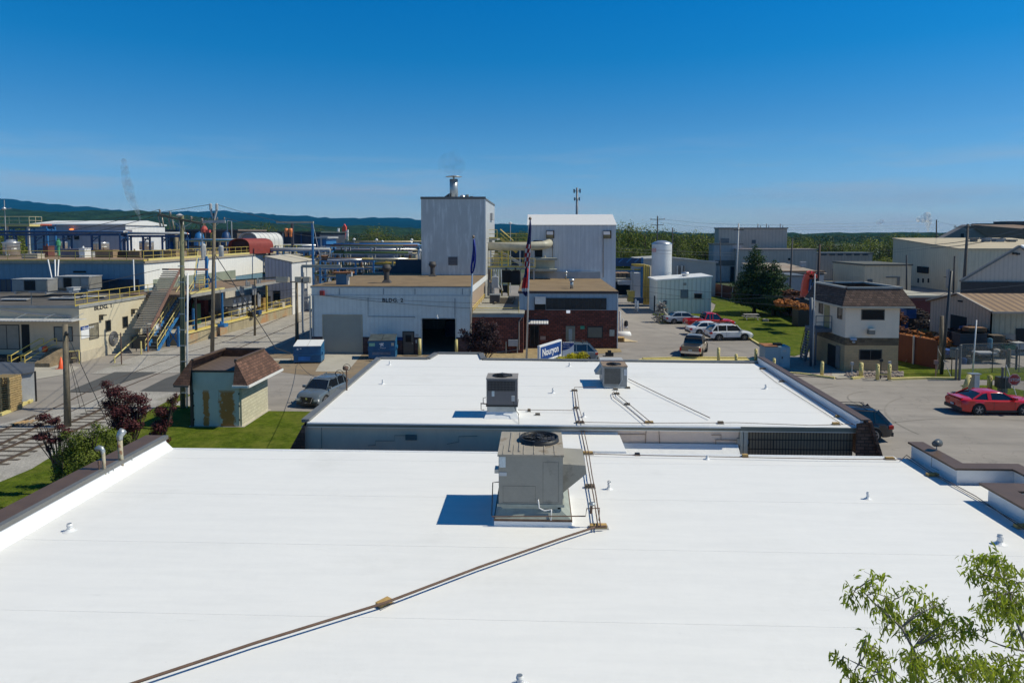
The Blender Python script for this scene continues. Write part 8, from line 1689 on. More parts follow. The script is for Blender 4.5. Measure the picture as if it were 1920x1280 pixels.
blockb('plant_hall','long grey plant hall in the middle right behind the conifers',1385,1531,469,160,5,plantgrey,M('pale_ridge',(.36,.30,.28),.8),parts=(('wall_fan',1478,484,1482,488,dark),))
blockb('plant_hall','grey plant hall with a row of high windows and dark gateway',1531,1636,476,170,6,plantgrey,parts=tuple(('window',1540+k*15.5,475,1550+k*15.5,479,dg) for k in range(6))+(('gateway',1562,508,1583,530,dark),('window',1608,508,1616,515,dg),('girt',1560,505,1625,506,trim_grey)))
for k,(a,b_) in enumerate(((1446,461),(1459,461),(1471,461))): q=PT(a,b_,172); mb=MB(); mb.cyl((q[0],172,6),(q[0],172,q[2]),.35,.35,8); mb.cyl((q[0],172,q[2]),(q[0],172,q[2]+.5),.6,.5,8); solo(mb,'roof_ventilator',trim_brown,'%s brown ventilator on the roof behind the conifers'%words[k],'ventilator','brown roof ventilators')
for k,(a,b_) in enumerate(((1421,1426),(1437,1440),(1463,1467))): q=PT(a,429,170); mb=MB(); mb.cyl((q[0],170,q[2]-.5),(q[0],170,q[2]+1.2),.12,.12,6); mb.cyl((q[0]+.6,170,q[2]-.5),(q[0]+.6,170,q[2]+.8),.12,.12,6); mb.box(q[0]-.3,q[0]+1,169.8,170.2,q[2]-.6,q[2]-.4); solo(mb,'roof_pipe_pair',palegrey,'%s pair of thin pipes on top of the tall grey block'%words[k],'pipe')
blockb('low_shed','low shed with patchy beige roof in front of the grey halls',1455,1545,511,128,2,palegrey,brownroof)
x0=D(1456,512,128)[0];x1=D(1552,512,128)[0]; mb=MB(); za=D(1456,515,128)[1]; zb_=D(1456,497,150)[1]; mb.prism([(x0,128,za),(x1,128,za),(x1,150,zb_+.2),(x0,150,zb_+.2)],(0,0,.25)); solo(mb,'sloping_roof',M('patchy_beige_roof',(.36,.31,.25),.9,var=.15,scale=.3,spots=((.26,.17,.12),.15,.5,.7)),'patchy beige sloping roof behind the red crane boom','roof')
for k,(a,b_,c,d) in enumerate(((1471,505,1477,513),(1504,492,1511,500))): q=rectS(a,b_,c,d,140); mb=MB(); mb.box(q[0],q[1],140,141,q[2],q[3]); mb.box(q[0]-.15,q[1]+.15,139.9,141.1,q[3],q[3]+.12); solo(mb,'roof_cooler',palegrey,['small blue white cooler on the beige sloping roof, left one','small white cooler on the beige sloping roof, right one'][k],'cooler')
blockb('blue_grey_shed','low blue grey shed with gable trim beyond the rusty heaps',1482,1509,519,118,8,M('shed_bluegrey',(.22,.27,.31),.7,var=.08))
blockb('cream_annex','low cream annex with flat roof beside the cream plant hall',1622,1709,498,132,14,plantcream,M('dark_flat_roof',(.12,.12,.10),.8),parts=(('door_canopy',1662,519,1688,521,trim_grey),('doorway',1683,521,1687,535,trim_grey),('low_window',1627,524,1636,530,dg)))
# cream plant hall with two visible faces
X=D(1798,468,136)[0]; za=D(1798,468,136)[1]
Yf=DX(1675,448,X)[0]; zf=DX(1675,448,X)[1]
t=thing('cream_plant_hall','large cream metal hall with bright sloping roof on the right','building',(X+10,136,0)); 
mb=MB(); mb.add([(X,136,0),(X+26,136,0),(X+26,Yf,0),(X,Yf,0),(X,136,za),(X+26,136,za),(X+26,Yf,zf),(X,Yf,zf)],[(0,1,5,4),(1,2,6,5),(2,3,7,6),(3,0,4,7)]); part(mb,'wall',M('hall_cream',(.62,.57,.44),.8,var=.06,scale=.3,corr=.7,corramt=.10,streak=.3,streakcol=(.3,.28,.2)),t)
mb=MB(); mb.add([(X-.3,135.6,za+.0),(X+26,135.6,za+.0),(X+26,Yf,zf),(X-.3,Yf,zf),(X-.3,135.6,za+.25),(X+26,135.6,za+.25),(X+26,Yf,zf+.25),(X-.3,Yf,zf+.25)],[(0,3,2,1),(4,5,6,7),(0,1,5,4),(1,2,6,5),(2,3,7,6),(3,0,4,7)]); part(mb,'roof',M('tan_membrane_roof',(.52,.44,.31),.8,var=.08,scale=.2),t)
boxX(t,1722,500,1742,512,X,-1,.3,dark,'louvre'); 
for px in (1722,1731,1741): boxX(t,px-1,522,px+1.5,530,X,-1,.1,dark,'small_window')
boxX(t,1777,505,1781,540,X,-1,.3,palegrey,'downpipe'); boxX(t,1773,519,1778,520,X,-1,.4,dark,'wall_lamp')
for k,(a,b_,c,d,l) in enumerate(((1827,447,1833,453,'small dark fan box on the bright tan roof, leftmost'),(1849,447,1857,456,'blue grey cube ventilator on the bright tan roof'),(1868,448,1883,459,'largest blue ventilator box with pale cap on the tan roof'),(1895,450,1905,460,'black capped ventilator on the bright tan roof, rightmost'))):
    q=rectS(a,b_,c,d,150); zb0=8.0; mb=MB(); mb.box(q[0],q[1],150,151.6,q[2]-.5,q[3]-.2); mb.box(q[0]-.2,q[1]+.2,149.8,151.8,q[3]-.2,q[3]+.1); mb.box(q[0]-.4,q[1]+.4,149.6,152,q[2]-.7,q[2]-.4); solo(mb,'roof_ventilator',[trim_grey,M('vent_bluegrey',(.20,.25,.32),.5),M('vent_bluegrey',(0,0,0)),trim_grey][k],l,'ventilator')
# big brown gable building behind
Y=205; x0=D(1768,446,Y)[0]; xa=D(1815,420,Y)[0]; x1=D(1862,446,Y)[0]; zlo=D(1768,446,Y)[1]; zhi=D(1815,421,Y)[1]
t=thing('brown_roofed_mill','large brown roofed mill building at the far right horizon','building',(xa,Y,0))
mb=MB(); mb.prism([(x0,Y,0),(x1,Y,0),(x1,Y,zlo),(xa,Y,zhi),(x0,Y,zlo)],(0,3,0)); part(mb,'gable_wall',M('mill_grey',(.20,.19,.19),.8,var=.06),t)
mb=MB(); mb.add([(xa,Y-.5,zhi),(xa+60,Y+30,zhi+.3),(xa+60,Y-.5,zlo-1),(x1,Y-.5,zlo-1),(xa+60,Y-.5,0),(x1,Y-.5,0)],[(0,3,2,1),(3,5,4,2)]); part(mb,'roof',M('mill_roof_brown',(.20,.135,.095),.85,var=.08,scale=.1),t)
q=rectS(1837,419,1864,422,212); mb=MB(); mb.box(q[0],q[1],212,216,q[2]-1,q[3]); part(mb,'ridge_vent',trim_brown,t); q=rectS(1887,415,1960,423,214); mb=MB(); mb.box(q[0],q[1],214,220,q[2]-1,q[3]); part(mb,'ridge_vent',M('vent_dark',(.06,.06,.06),.7),t)
q=rectS(1802,438,1807,447,Y-.1); mb=MB(); mb.box(q[0],q[1],Y-.1,Y,q[2],q[3]); part(mb,'doorway',dark,t)
# nearer grey gable on the right
Y=100; xa,zhi=D(1910,463,Y); x0,zlo=D(1803,526,Y); t=thing('grey_gable_building','pale grey gabled building cut by the right edge of the picture','building',(xa,Y,0))
mb=MB(); mb.prism([(x0,Y,0),(2*xa-x0,Y,0),(2*xa-x0,Y,zlo),(xa,Y,zhi),(x0,Y,zlo)],(15,16,0)); part(mb,'wall',M('gable_grey',(.60,.52,.45),.75,var=.04,corr=.6,corramt=.12),t)
mb=MB(); mb.obox((x0-.3,Y-.2,zlo-.05),(xa,Y-.2,zhi+.12),.5,.25); part(mb,'verge_trim',trim_grey,t); mb=MB(); mb.prism([(xa,Y-.4,zhi+.05),(2*xa-x0+.5,Y-.4,zlo-.1),(2*xa-x0+.5,Y-.4,zlo+.15),(xa,Y-.4,zhi+.3)],(15,16.6,0)); part(mb,'roof',white,t)
q=rectS(1803,528,1960,552,Y-.2); mb=MB(); mb.box(q[0],q[1],Y-.25,Y,q[2],q[3]); part(mb,'lower_wall',M('lower_dark',(.05,.045,.045),.8),t); wallbox(1901,473,1906,477,Y-.4,.3,black,t,'wall_lamp'); wallbox(1908,474,1913,478,Y-.4,.3,black,t,'wall_lamp')
# tan metal shed with rusty roof
Xg=D(1858,600,65)[0]; za=D(1858,583,65)[1]; Yf=DX(1745,565,Xg)[0]; zf=za; Ym=(65+Yf)/2; zm=DX(1800,552,Xg)[1]
t=thing('tan_metal_shed','tan corrugated metal shed with rusty striped roof by the scrap yard','shed',(Xg+8,65,0))
mb=MB(); mb.prism([(Xg,65,0),(Xg,65,za),(Xg,Ym,zm),(Xg,Yf,zf),(Xg,Yf,0)],(.12,0,0)); part(mb,'gable_wall',tancorr,t)
mb=MB(); mb.box(Xg,Xg+24,65,65.1,0,za); part(mb,'front_wall',M('shed_front_green',(.42,.38,.28),.7,var=.08,corr=.5,corramt=.2),t); mb=MB(); mb.box(Xg+.2,Xg+24,64.95,65,0,1.9); part(mb,'front_dado',M('shed_dado',(.36,.30,.25),.7,var=.1),t)
mb=MB(); mb.add([(Xg-.25,64.6,za-.12),(Xg+24,64.6,za-.12),(Xg+24,Ym,zm+.05),(Xg-.25,Ym,zm+.05),(Xg+24,Yf+.4,zf-.12),(Xg-.25,Yf+.4,zf-.12)],[(0,1,2,3),(3,2,4,5)]); o=part(mb,'roof',tanroof,t); o.modifiers.new('t','SOLIDIFY').thickness=-.06
mb=MB(); mb.obox((Xg-.2,64.6,za-.0),(Xg-.2,Ym,zm+.12),.25,.12); mb.obox((Xg-.2,Ym,zm+.12),(Xg-.2,Yf+.4,zf-.0),.25,.12); mb.obox((Xg-.2,64.55,za-.1),(Xg+24,64.55,za-.1),.12,.2); part(mb,'roof_trim',M('trim_pale_brown',(.40,.34,.28),.7),t)
boxX(t,1783,592,1813,650,Xg,-1,.04,dark,'doorway'); wallbox(1906,616,1960,660,64.9,.06,dark,t,'doorway'); boxX(t,1797,563,1805,566,Xg,-1,.08,dark,'wall_vent')
blockb('pale_flat_roofed_shed','low shed with pale flat roof and dark red wall behind the gatehouse',1690,1762,558,92,10,M('dark_red_wall',(.11,.025,.022),.8),M('pale_flat',(.45,.42,.34),.8))
# ---------------------------------------------------------------- gatehouse
Y=56.1; x0=D(1583,690,Y)[0]; x1=D(1683,690,Y)[0]; yb=G(1528,672)[1]+.4
gh=thing('gatehouse','two storey off white and tan gatehouse with brown mansard roof','building',((x0+x1)/2,Y,0)); z1=D(1600,647,Y)[1]; z2=D(1600,633,Y)[1]; z3=D(1640,573,Y)[1]; z4=D(1640,541,Y)[1]
mb=MB(); mb.box(x0,x1,Y,yb,0,z1); part(mb,'lower_wall',guardtan,gh); mb=MB(); mb.box(x0-.02,x1+.02,Y-.02,yb,z1,z2); part(mb,'brown_band',guardbrn,gh); mb=MB(); mb.box(x0-.01,x1+.01,Y-.01,yb,z2,z3+.1); part(mb,'upper_wall',guardwall,gh)
O=.55; A=[(x0-O,Y-O),(x1+O+.35,Y-O),(x1+O+.35,yb+O),(x0-O,yb+O)]; B_=[(x0+.05,Y+.1),(x1+.1,Y+.1),(x1+.1,yb-.1),(x0+.05,yb-.1)]
shg=M('gatehouse_shingle',(.135,.085,.065),.9,var=.2,scale=1.5,brick=(.35,.17,(.045,.03,.028),.02))
for i in range(4):
    j=(i+1)%4; mb=MB(); mb.add([A[i]+(z3,),A[j]+(z3,),B_[j]+(z4,),B_[i]+(z4,)],[(0,1,2,3)]); o=part(mb,'mansard',shg,gh); o.modifiers.new('t','SOLIDIFY').thickness=.08
mb=MB()
for i in range(4): j=(i+1)%4; mb.obox(A[i]+(z3-.07,),A[j]+(z3-.07,),.1,.14)
part(mb,'eave_trim',M('eave_cream',(.56,.50,.40),.6),gh)
mb=MB()
for i in range(4): j=(i+1)%4; mb.obox(B_[i]+(z4+.06,),B_[j]+(z4+.06,),.3,.14)
part(mb,'parapet_coping',M('coping_pale',(.33,.34,.33),.6,var=.1,spots=((.25,.08,.05),2,.6,.7)),gh)
mb=MB(); mb.box(x0,x1+.1,Y+.2,yb-.2,z4-.45,z4-.35); part(mb,'flat_roof',M('roof_blueblack',(.035,.045,.075),.8),gh); mb=MB(); mb.box(x0,x1,Y,yb,z3-.02,z3+.05); part(mb,'soffit',guardwall,gh)
windowS(gh,1615,580,1658,600,Y,mull=0); windowS(gh,1611,655,1653,675,Y,mull=1)
windowX(gh,1536,568,1544,588,x0-.01,-1); windowX(gh,1571,577,1580,598,x0-.01,-1)
y_,_,_,_=0,0,0,0
f=windowX(gh,1553,646,1570,692,x0,-1,fm=black,gm=dark,nm='door'); boxX(gh,1569,648,1576,690,x0,-1,.08,M('door_leaf_grey',(.2,.2,.19),.6),'door_leaf'); boxX(gh,1546,572,1556,615,x0-.02,-1,.03,M('door_khaki',(.35,.29,.13),.6),'upper_door')
q=rectS(1630,617,1641,627,Y-.4); mb=MB(); mb.box(q[0],q[1],Y-.4,Y,q[2],q[3]); part(mb,'window_unit',M('unit_brown',(.2,.19,.17),.6),gh); q=rectS(1630,616,1642,619,Y-.4); mb=MB(); mb.box(q[0],q[1],Y-.45,Y,q[2],q[3]); part(mb,'unit_lid',silver,gh)
q=rectS(1593,633,1606,645,Y-.1); mb=MB(); mb.lathe(((q[0]+q[1])/2,Y-.2,q[2]+.1),[(0,0),(.12,.03),(.14,.12),(0,.2)],8); mb.box(q[0]+.1,q[1]-.1,Y-.1,Y-.05,q[3]-.15,q[3]); part(mb,'camera_dome',palegrey,gh); mb=MB(); mb.box(q[0]+.05,q[1]-.05,Y-.25,Y,q[3]-.18,q[3]-.02); part(mb,'lamp_hood',ltblue,gh)
# landing and stair of the gatehouse
zl=DX(1545,616,x0-.6)[1]; sg=M('stair_bluegrey',(.10,.13,.17),.6,var=.1); ya=58.6; yb2=60.9; xs=x0-1.35
t=thing('gatehouse_stair','blue grey steel outside stair and landing of the gatehouse','staircase',(xs,60,0)); mb=MB(); mb.box(xs,x0-.02,ya,yb2,zl-.28,zl); part(mb,'landing',sg,t); railing('r',[(x0-.05,ya,zl),(xs,ya,zl)],'',sg,parent=t,post=.8,kick=False)
pb=G(1502,672); P0=Vector((pb[0],pb[1],0)); P1=Vector((xs+.1,(ya+yb2)/2+.2,zl))
P0=Vector(G(1500,672)+(0,)); P0.y=min(P0.y,61.5)
d=(P1-P0); sd=Vector((0,1,0))*.55
for s_ in (-1,1): mb=MB(); mb.obox(P0+sd*s_,P1+sd*s_,.08,.25); part(mb,'stringer',sg,t); mb=MB(); mb.tube([P0+sd*s_,P0+sd*s_+Vector((0,0,1)),P1+sd*s_+Vector((0,0,1))],.03,6); mb.tube([P0+sd*s_+Vector((0,0,.5)),P1+sd*s_+Vector((0,0,.5))],.02,6); part(mb,'handrail',black,t)
mb=MB()
for k in range(13): p=P0+d*(k+.5)/13; mb.obox(p-sd,p+sd,.28,.04)
part(mb,'treads',M('tread_pale',(.28,.29,.28),.7),t)
for a,b_ in ((xs+.06,ya+.06),(xs+.06,yb2-.06)): mb=MB(); mb.box(a-.06,a+.06,b_-.06,b_+.06,0,zl-.28); part(mb,'leg',sg,t)
# electrical cabinet
x0c=D(1434,690,57.5)[0];x1c=D(1481,688,57.5)[0]; zt=D(1450,650,57.5)[1]; t=thing('electrical_cabinet','pale blue double door electrical cabinet behind the parapet','cabinet',((x0c+x1c)/2,57.5,0)); cb=M('cabinet_blue',(.28,.39,.45),.55,var=.05,stripes=(.09,(.22,.32,.38),'h',.25))
xm=x0c+(x1c-x0c)*.6; mb=MB(); mb.box(x0c,x1c,57.5,59,0,zt); part(mb,'body',cb,t); mb=MB(); mb.box(xm,x1c-.05,57.46,57.5,.1,zt-.08); d_=part(mb,'door',M('cabinet_door',(.27,.42,.50),.5),t); mb=MB(); mb.box(xm+.12,xm+.2,57.42,57.46,zt*.45,zt*.55); part(mb,'handle',black,d_); wallbox(1468,656,1474,659,57.44,.02,palegrey,t,'label_plate')
mb=MB(); mb.box(x0c-.05,xm-.2,57.4,59.1,zt,zt+.06); part(mb,'rusty_lid',MATS['rusty_lid'],t); mb=MB(); mb.box(xm-.3,xm+.3,57.9,58.5,zt+.06,zt+.2); part(mb,'vent_cap',dark,t)
# board fences
def boardfence(pts,h,label):
    t=thing('board_fence',label,'fence',(pts[0][0],pts[0][1],0),'brown board fences'); mb=MB()
    for a,b_ in zip(pts,pts[1:]): mb.obox((a[0],a[1],h/2),(b_[0],b_[1],h/2),.06,h)
    part(mb,'boards',redbrown,t)
    for a,b_ in zip(pts,pts[1:]):
        L=math.dist(a,b_); n=max(1,round(L/6))
        for k in range(n): p=(a[0]+(b_[0]-a[0])*k/n,a[1]+(b_[1]-a[1])*k/n); mb=MB(); mb.box(p[0]-.2,p[0]-.1,p[1]-.06,p[1]+.06,0,h+.1); part(mb,'post',palegrey,t)
boardfence([G(1336,553),G(1375,562),G(1420,573),G(1480,592),G(1525,612)],2.2,'long red brown board fence running behind the two conifers')
boardfence([G(1683,676),G(1715,683),G(1757,692)],2.35,'dark red brown board fence right of the gatehouse')
mb=MB(); a=Vector(G(1697,680)+(0,)); mb.cyl(a,a+Vector((1.6,.6,2.3)),.05,.05,6); solo(mb,'prop_pole',woodold,'slanting prop pole leaning on the fence right of the gatehouse','pole')
# scrap stacks of rusty castings
srust=[M('scrap_orange',(.42,.15,.03),.85,var=.3,scale=3,island=.35),M('scrap_brown',(.14,.05,.02),.9,var=.35,scale=3,island=.4),M('scrap_dark',(.04,.025,.02),.9,var=.4,scale=3,island=.5)]
def scrap(px0,px1,pyb,pyt,Y,dep,m,label,seed,n=130,sz=.45):
    q=rectS(px0,pyt,px1,pyb,Y); r_=random.Random(seed); mb=MB(); z0=max(0,q[2])
    for k in range(n):
        x=r_.uniform(q[0],q[1]); y=Y+r_.uniform(0,dep); z=z0+(q[3]-z0)*r_.random()**.7*(1-.25*abs((x-q[0])/(q[1]-q[0])*2-1)); a=r_.uniform(0,6.28); l=sz*r_.uniform(.5,1.4); d=Vector((math.cos(a),math.sin(a)*.6,r_.uniform(-.3,.3)))*l
        if k%3: mb.cyl(Vector((x,y,z))-d/2,Vector((x,y,z))+d/2,sz*.14,sz*.14,6)
        else: mb.obox(Vector((x,y,z))-d/2,Vector((x,y,z))+d/2,sz*.5,sz*.25)
    mb.box(q[0]+.3,q[1]-.3,Y+dep*.3,Y+dep*.9,z0,z0+(q[3]-z0)*.7)
    return solo(mb,'scrap_heap',m,label,'scrap heap','heaps of rusty castings')
for i,a in enumerate(((1480,1512,562,544,88,3,srust[1],'upper dark brown casting heap left of the red boom'),(1478,1525,575,557,84,3,srust[1],'middle brown casting heap beside the red boom'),(1462,1500,577,563,80,2.5,srust[0],'orange casting heap behind the fence by the shorter conifer'),(1495,1522,582,570,77,2.5,srust[0],'orange casting heap nearest the gatehouse, left of it'),(1684,1702,612,585,74,2.5,srust[1],'brown casting stack right behind the gatehouse wall'),(1690,1708,632,614,71,2,srust[1],'small brown stack by the yellow strap'),(1686,1732,642,630,66,2.5,srust[0],'long orange stack on top of the fence line right of the gatehouse'),(1732,1762,636,622,69,2.5,srust[0],'orange stack left of the leaning dark pole'),(1728,1766,648,636,65,2.5,srust[0],'low orange stack directly left of the leaning pole'),(1776,1794,652,636,64,2.5,srust[0],'orange stack right of the leaning dark pole'),(1704,1750,622,578,80,4,srust[2],'big dark heap between the gatehouse and tan shed'),(1745,1770,640,600,76,4,srust[2],'dark heap against the left end of the tan shed'),(1770,1795,655,652,64,2,srust[2],'low dark strip under the orange stack'),(1692,1722,600,584,82,3,srust[1],'brown heap under the blue crate by the gatehouse eave'),(1722,1748,604,582,82,3,srust[2],'black heap against the dark red wall'),(1794,1822,648,618,66,2.5,srust[2],'black tangled heap in the dark door of the tan shed'),(1816,1856,640,612,64.5,1.5,srust[2],'black tangled heap behind the bins at the tan shed corner'),(1860,1905,650,636,64,1,srust[2],'dark scrap strip along the right shed wall'),(1830,1880,670,662,61.5,1.5,srust[2],'low dark scrap line in front of the pale pipes'))): scrap(*a,seed=i+60)
def junk(px0,px1,pyb,pyt,Y,m,label,kind=0):
    q=rectS(px0,pyt,px1,pyb,Y); z0=max(0,q[2]); x0,x1,z1=q[0],q[1],q[3]; mb=MB()
    if kind==0: mb.box(x0,x1,Y,Y+1.2,z0,z1); mb.box(x0-.05,x1+.05,Y-.05,Y+1.25,z1-.1,z1); mb.box(x0,x1,Y-.06,Y,z0+(z1-z0)*.45,z0+(z1-z0)*.55)
    elif kind==1: mb.cyl(((x0+x1)/2,Y,z0),((x0+x1)/2,Y,z1),(x1-x0)/2,(x1-x0)/2,14); mb.cyl(((x0+x1)/2,Y,z1),((x0+x1)/2,Y,z1+.06),(x1-x0)*.3,(x1-x0)*.3,10)
    else:
        for k in range(6): z=z0+(z1-z0)*k/6; mb.box(x0+.03*(k%2),x1,Y,Y+1.1,z,z+(z1-z0)/9)
    return solo(mb,'yard_container',m,label,'container','containers in the scrap yard')
tarp=M('tarp_blue',(.02,.07,.22),.6,var=.25); dkt=M('dark_bin',(.03,.035,.045),.7,var=.3)
for a in ((1700,1718,597,580,78,tarp,'blue covered crate right behind the gatehouse roof eave',0),(1686,1702,625,603,75,tarp,'dark blue cylinder crate beside the gatehouse upper window side',0),(1775,1793,665,656,61,M('pallet_blue',(.02,.09,.35),.6),'bright blue pallet stack between the leaning pole and gate post',2),(1798,1812,677,655,62.5,dkt,'dark bin left of the flag of the gate mast',0),(1803,1812,688,672,60,tarp,'blue drum behind the gate mast, left one',1),(1812,1820,687,672,60,dkt,'black drum behind the gate mast, right one',1),(1828,1842,688,672,61,M('bin_brown',(.12,.09,.06),.8),'brown bin behind the chain link gate, left one',0),(1843,1856,687,672,61.5,M('bin_brown',(0,0,0)),'brown bin behind the chain link gate, right one',0),(1800,1822,622,612,68,tarp,'blue tarp roll inside the dark door of the tan shed',1),(1800,1850,650,625,63,dkt,'big dark pile of bins in front of the tan shed door',0),(1818,1850,622,614,63.6,M('pile_brown',(.22,.12,.06),.8),'brown boards lying on the big dark bins',2),(1852,1860,652,635,62,M('bin_teal',(.08,.2,.28),.6),'teal drum in front of the tan shed corner',1),(1862,1885,650,628,63,M('bin_brown',(0,0,0)),'tall brown crates in front of the right shed door',2),(1885,1905,655,648,62.5,M('net_green',(.02,.12,.06),.7),'green netted bale by the right shed door',0),(1863,1874,668,655,60.5,creamsh,'beige sack beside the green bale',1),(1878,1890,672,660,60,M('bin_brown',(0,0,0)),'brown wooden box with yellow post beside it',0),(1905,1925,655,642,63,palegrey,'grey bales at the right picture edge',2),(1836,1870,665,661,60,palegrey,'row of pale pipes lying on the fence line',2),(1770,1800,688,676,62,dkt,'dark box behind the grey gate sign board',0)): junk(*a)
# red crane boom
t=thing('crane_boom','bright red curved crane boom above the rusty heaps','crane',PT(1508,552,84)); P=[PT(1507,556,84),PT(1509,540,84),PT(1512,524,84),PT(1515,515,84),PT(1520,513,84),PT(1525,516,84),PT(1526,522,84)]
mb=MB(); 
for a,b_ in zip(P,P[1:]): mb.obox(a,b_,.75,.5,(0,1,0))
part(mb,'boom',redp,t); mb=MB(); mb.cyl(PT(1517,546,83.5),PT(1520,524,83.5),.12,.12,8); mb.cyl(PT(1520,550,83.5),PT(1524,530,83.5),.08,.08,8); part(mb,'hydraulic_ram',navy,t); mb=MB(); q=PT(1524,530,84); mb.box(q[0]-.5,q[0]+.4,83.5,84.5,q[2]-.3,q[2]+.5); part(mb,'grab_head',black,t); mb=MB(); q=PT(1510,560,84); mb.box(q[0]-1,q[0]+1.4,83.4,85.4,0,q[2]); part(mb,'carriage',black,t)
# silver scrap cone pile, white tank, pallets, picnic table
x,y=G(1240,604); r_=random.Random(3); mb=MB(); zt=D(1240,568,y)[1]
for k in range(150):
    f=r_.random(); z=zt*f; rad=(1-f*.75)*1.25*r_.random()**.5; a=r_.uniform(0,6.28); c=Vector((x+rad*math.cos(a),y+rad*math.sin(a)*.8,z)); d=Vector((r_.uniform(-1,1),r_.uniform(-1,1),r_.uniform(-.5,.5))).normalized()*r_.uniform(.2,.6); mb.obox(c-d,c+d,r_.uniform(.05,.16),r_.uniform(.03,.08))
solo(mb,'metal_scrap_pile',M('scrap_silver',(.40,.38,.37),.45,metal=.3,var=.3,scale=4,island=.6),'conical heap of silver and brown scrap strips beside the far car park','scrap heap')
x0=D(1156,630,76)[0];x1=D(1183,630,76)[0]; zc=D(1170,629,76)[1]; t=thing('white_pressure_tank','white horizontal tank lying beside the brick office corner','tank',((x0+x1)/2,76,0)); mb=MB(); mb.tube([(x0-.1,76,zc),(x0+.05,76,zc),(x1-.15,76,zc),(x1,76,zc)],[.3,.48,.48,.3],14); part(mb,'shell',white,t,True); mb=MB(); mb.box(x0+.2,x1-.2,75.8,76.2,0,zc-.35); part(mb,'cradle',palegrey,t)
for k,(a,b_,c,d,m_,l) in enumerate(((1157,1170,636,645,wood,'stack of pale pallets on the ground by the brick office'),)): q=rectS(a,636,b_,645,71.5); mb=MB(); [mb.box(q[0]-.2,q[1],71,72,.05+j*.15,.13+j*.15) for j in range(3)]; solo(mb,'pallet_stack',m_,l,'pallet stack')
mb=MB(); q=rectS(1170,640,1190,645,71); mb.prism([(q[0],71,.05),(q[1]+.3,71,.05),(q[0]+.2,72.2,.05),(q[0],72.2,.3)],(0,.1,.05)); solo(mb,'loose_planks',M('plank_pale',(.6,.48,.3),.8),'loose pale planks beside the pallets at the brick office','planks')
t=thing('gas_valve_set','white pipes and valves standing at the side of the brick office','pipework',PT(1162,620,78)); x,z=D(1162,620,78); mb=MB(); mb.cyl((x,78,0),(x,78,2.4),.12,.12,8); mb.cyl((x+.3,78,0),(x+.3,78,1.6),.08,.08,8); mb.cyl((x+.5,78,.6),(x+.9,78,.6),.18,.18,8); part(mb,'pipes',white,t); mb=MB(); mb.lathe((x+.7,78,.7),[(.1,0),(.25,.1),(.2,.6),(0,.7)],8); part(mb,'valve',black,t)
x,y=G(1408,600); t=thing('picnic_table','grey picnic table with benches on the lawn by the conifers','picnic table',(x,y,0)); pg=M('picnic_grey',(.42,.39,.36),.8)
mb=MB(); mb.box(x-.95,x+.95,y-.4,y+.4,.72,.78); part(mb,'table_top',pg,t)
for s_ in (-1,1): mb=MB(); mb.box(x-.95,x+.95,y+s_*.75-.14,y+s_*.75+.14,.42,.47); part(mb,'bench',pg,t); mb=MB(); mb.obox((x+s_*.7,y-.7,.05),(x+s_*.7,y,.72),.08,.08); mb.obox((x+s_*.7,y+.7,.05),(x+s_*.7,y,.72),.08,.08); mb.box(x+s_*.7-.04,x+s_*.7+.04,y-.8,y+.8,.36,.42); part(mb,'leg',pg,t)
x,y=G(1415,602); mb=MB(); mb.lathe((x+1.2,y-.6,0),[(.0,0),(.35,0),(.4,.35),(0,.4)],10); solo(mb,'stool',pg,'small round stool right of the picnic table','stool')
mb=MB(); x,y=G(1142,668); mb.box(x-.3,x+.4,y,y+.5,.0,.3); mb.box(x-.1,x+.2,y,y+.4,.3,.5); solo(mb,'drain_grate',black,'small black lump on the ground right of the grey suv','bag')
# poles on the right
pw=M('right_pole_grey',(.13,.115,.10),.9,var=.2,scale=3); dk=M('pole_dark',(.05,.05,.055),.8,var=.1)
PR={}
for key,(a,b_,c,d,Yp,r,m_,lab) in {'a':(1385,419,1379,546,118,.17,palegrey,'pale tall pole in front of the tall grey plant block'),'b':(1233,405,1232,470,165,.2,dk,'dark pole with three arms above the trees behind the silo'),'c':(1261,427,1261,485,160,.17,dk,'short pole in the trees right of the three armed pole'),'d':(1486,447,1480,560,105,.14,dk,'thin dark pole between the conifers and the red boom'),'e':(1537,458,1532,540,100,.2,M('pole_brownred',(.06,.035,.03),.8),'thick dark brown pole above the gatehouse left roof corner'),'f':(1815,420,1806,540,110,.26,pw,'big weathered pole with crossarm before the cream hall'),'g':(1756,412,1757,450,230,.25,dk,'far pole on the skyline by the smoke'),'h':(1700,478,1700,548,125,.15,dk,'thin pole in front of the cream hall side'),'i':(1784,508,1765,703,55.2,.13,M('pole_steel_dark',(.03,.035,.04),.5),'dark leaning steel pole right of the board fence'),'j':(1528,513,1524,690,57.5,.06,palegrey,'thin pale conduit pole at the gatehouse stair'),'k':(1766,592,1764,690,57.5,.2,woodold,'short thick wooden post left of the leaning steel pole'),'l':(1831,600,1823,710,55,.06,white,'thin white gate mast by the card reader'),'m':(1350,451,1352,525,140,.12,dk,'dark pole before the low pale wing'),'n':(1521,558,1523,665,58.3,.2,MATS['stair_bluegrey'],'grey square post at the gatehouse stair corner'),'o':(1790,480,1788,540,105,.14,dk,'short pole by the cream hall downpipe')}.items():
    t,A,B=pole(a,b_,c,d,Yp,r,lab,m_,group='poles on the right side'); B0=B
    PR[key]=(t,A)
def arm2(k,dz,half,n=3): t,A=PR[k]; return arm(t,A,dz,half,0,dk,n)
arm2('b',-.8,1.7); arm2('b',-2.1,1.4); arm2('f',-.5,2.2,4); arm2('a',-1.1,.8,2)
q=PR['f'][1]; 
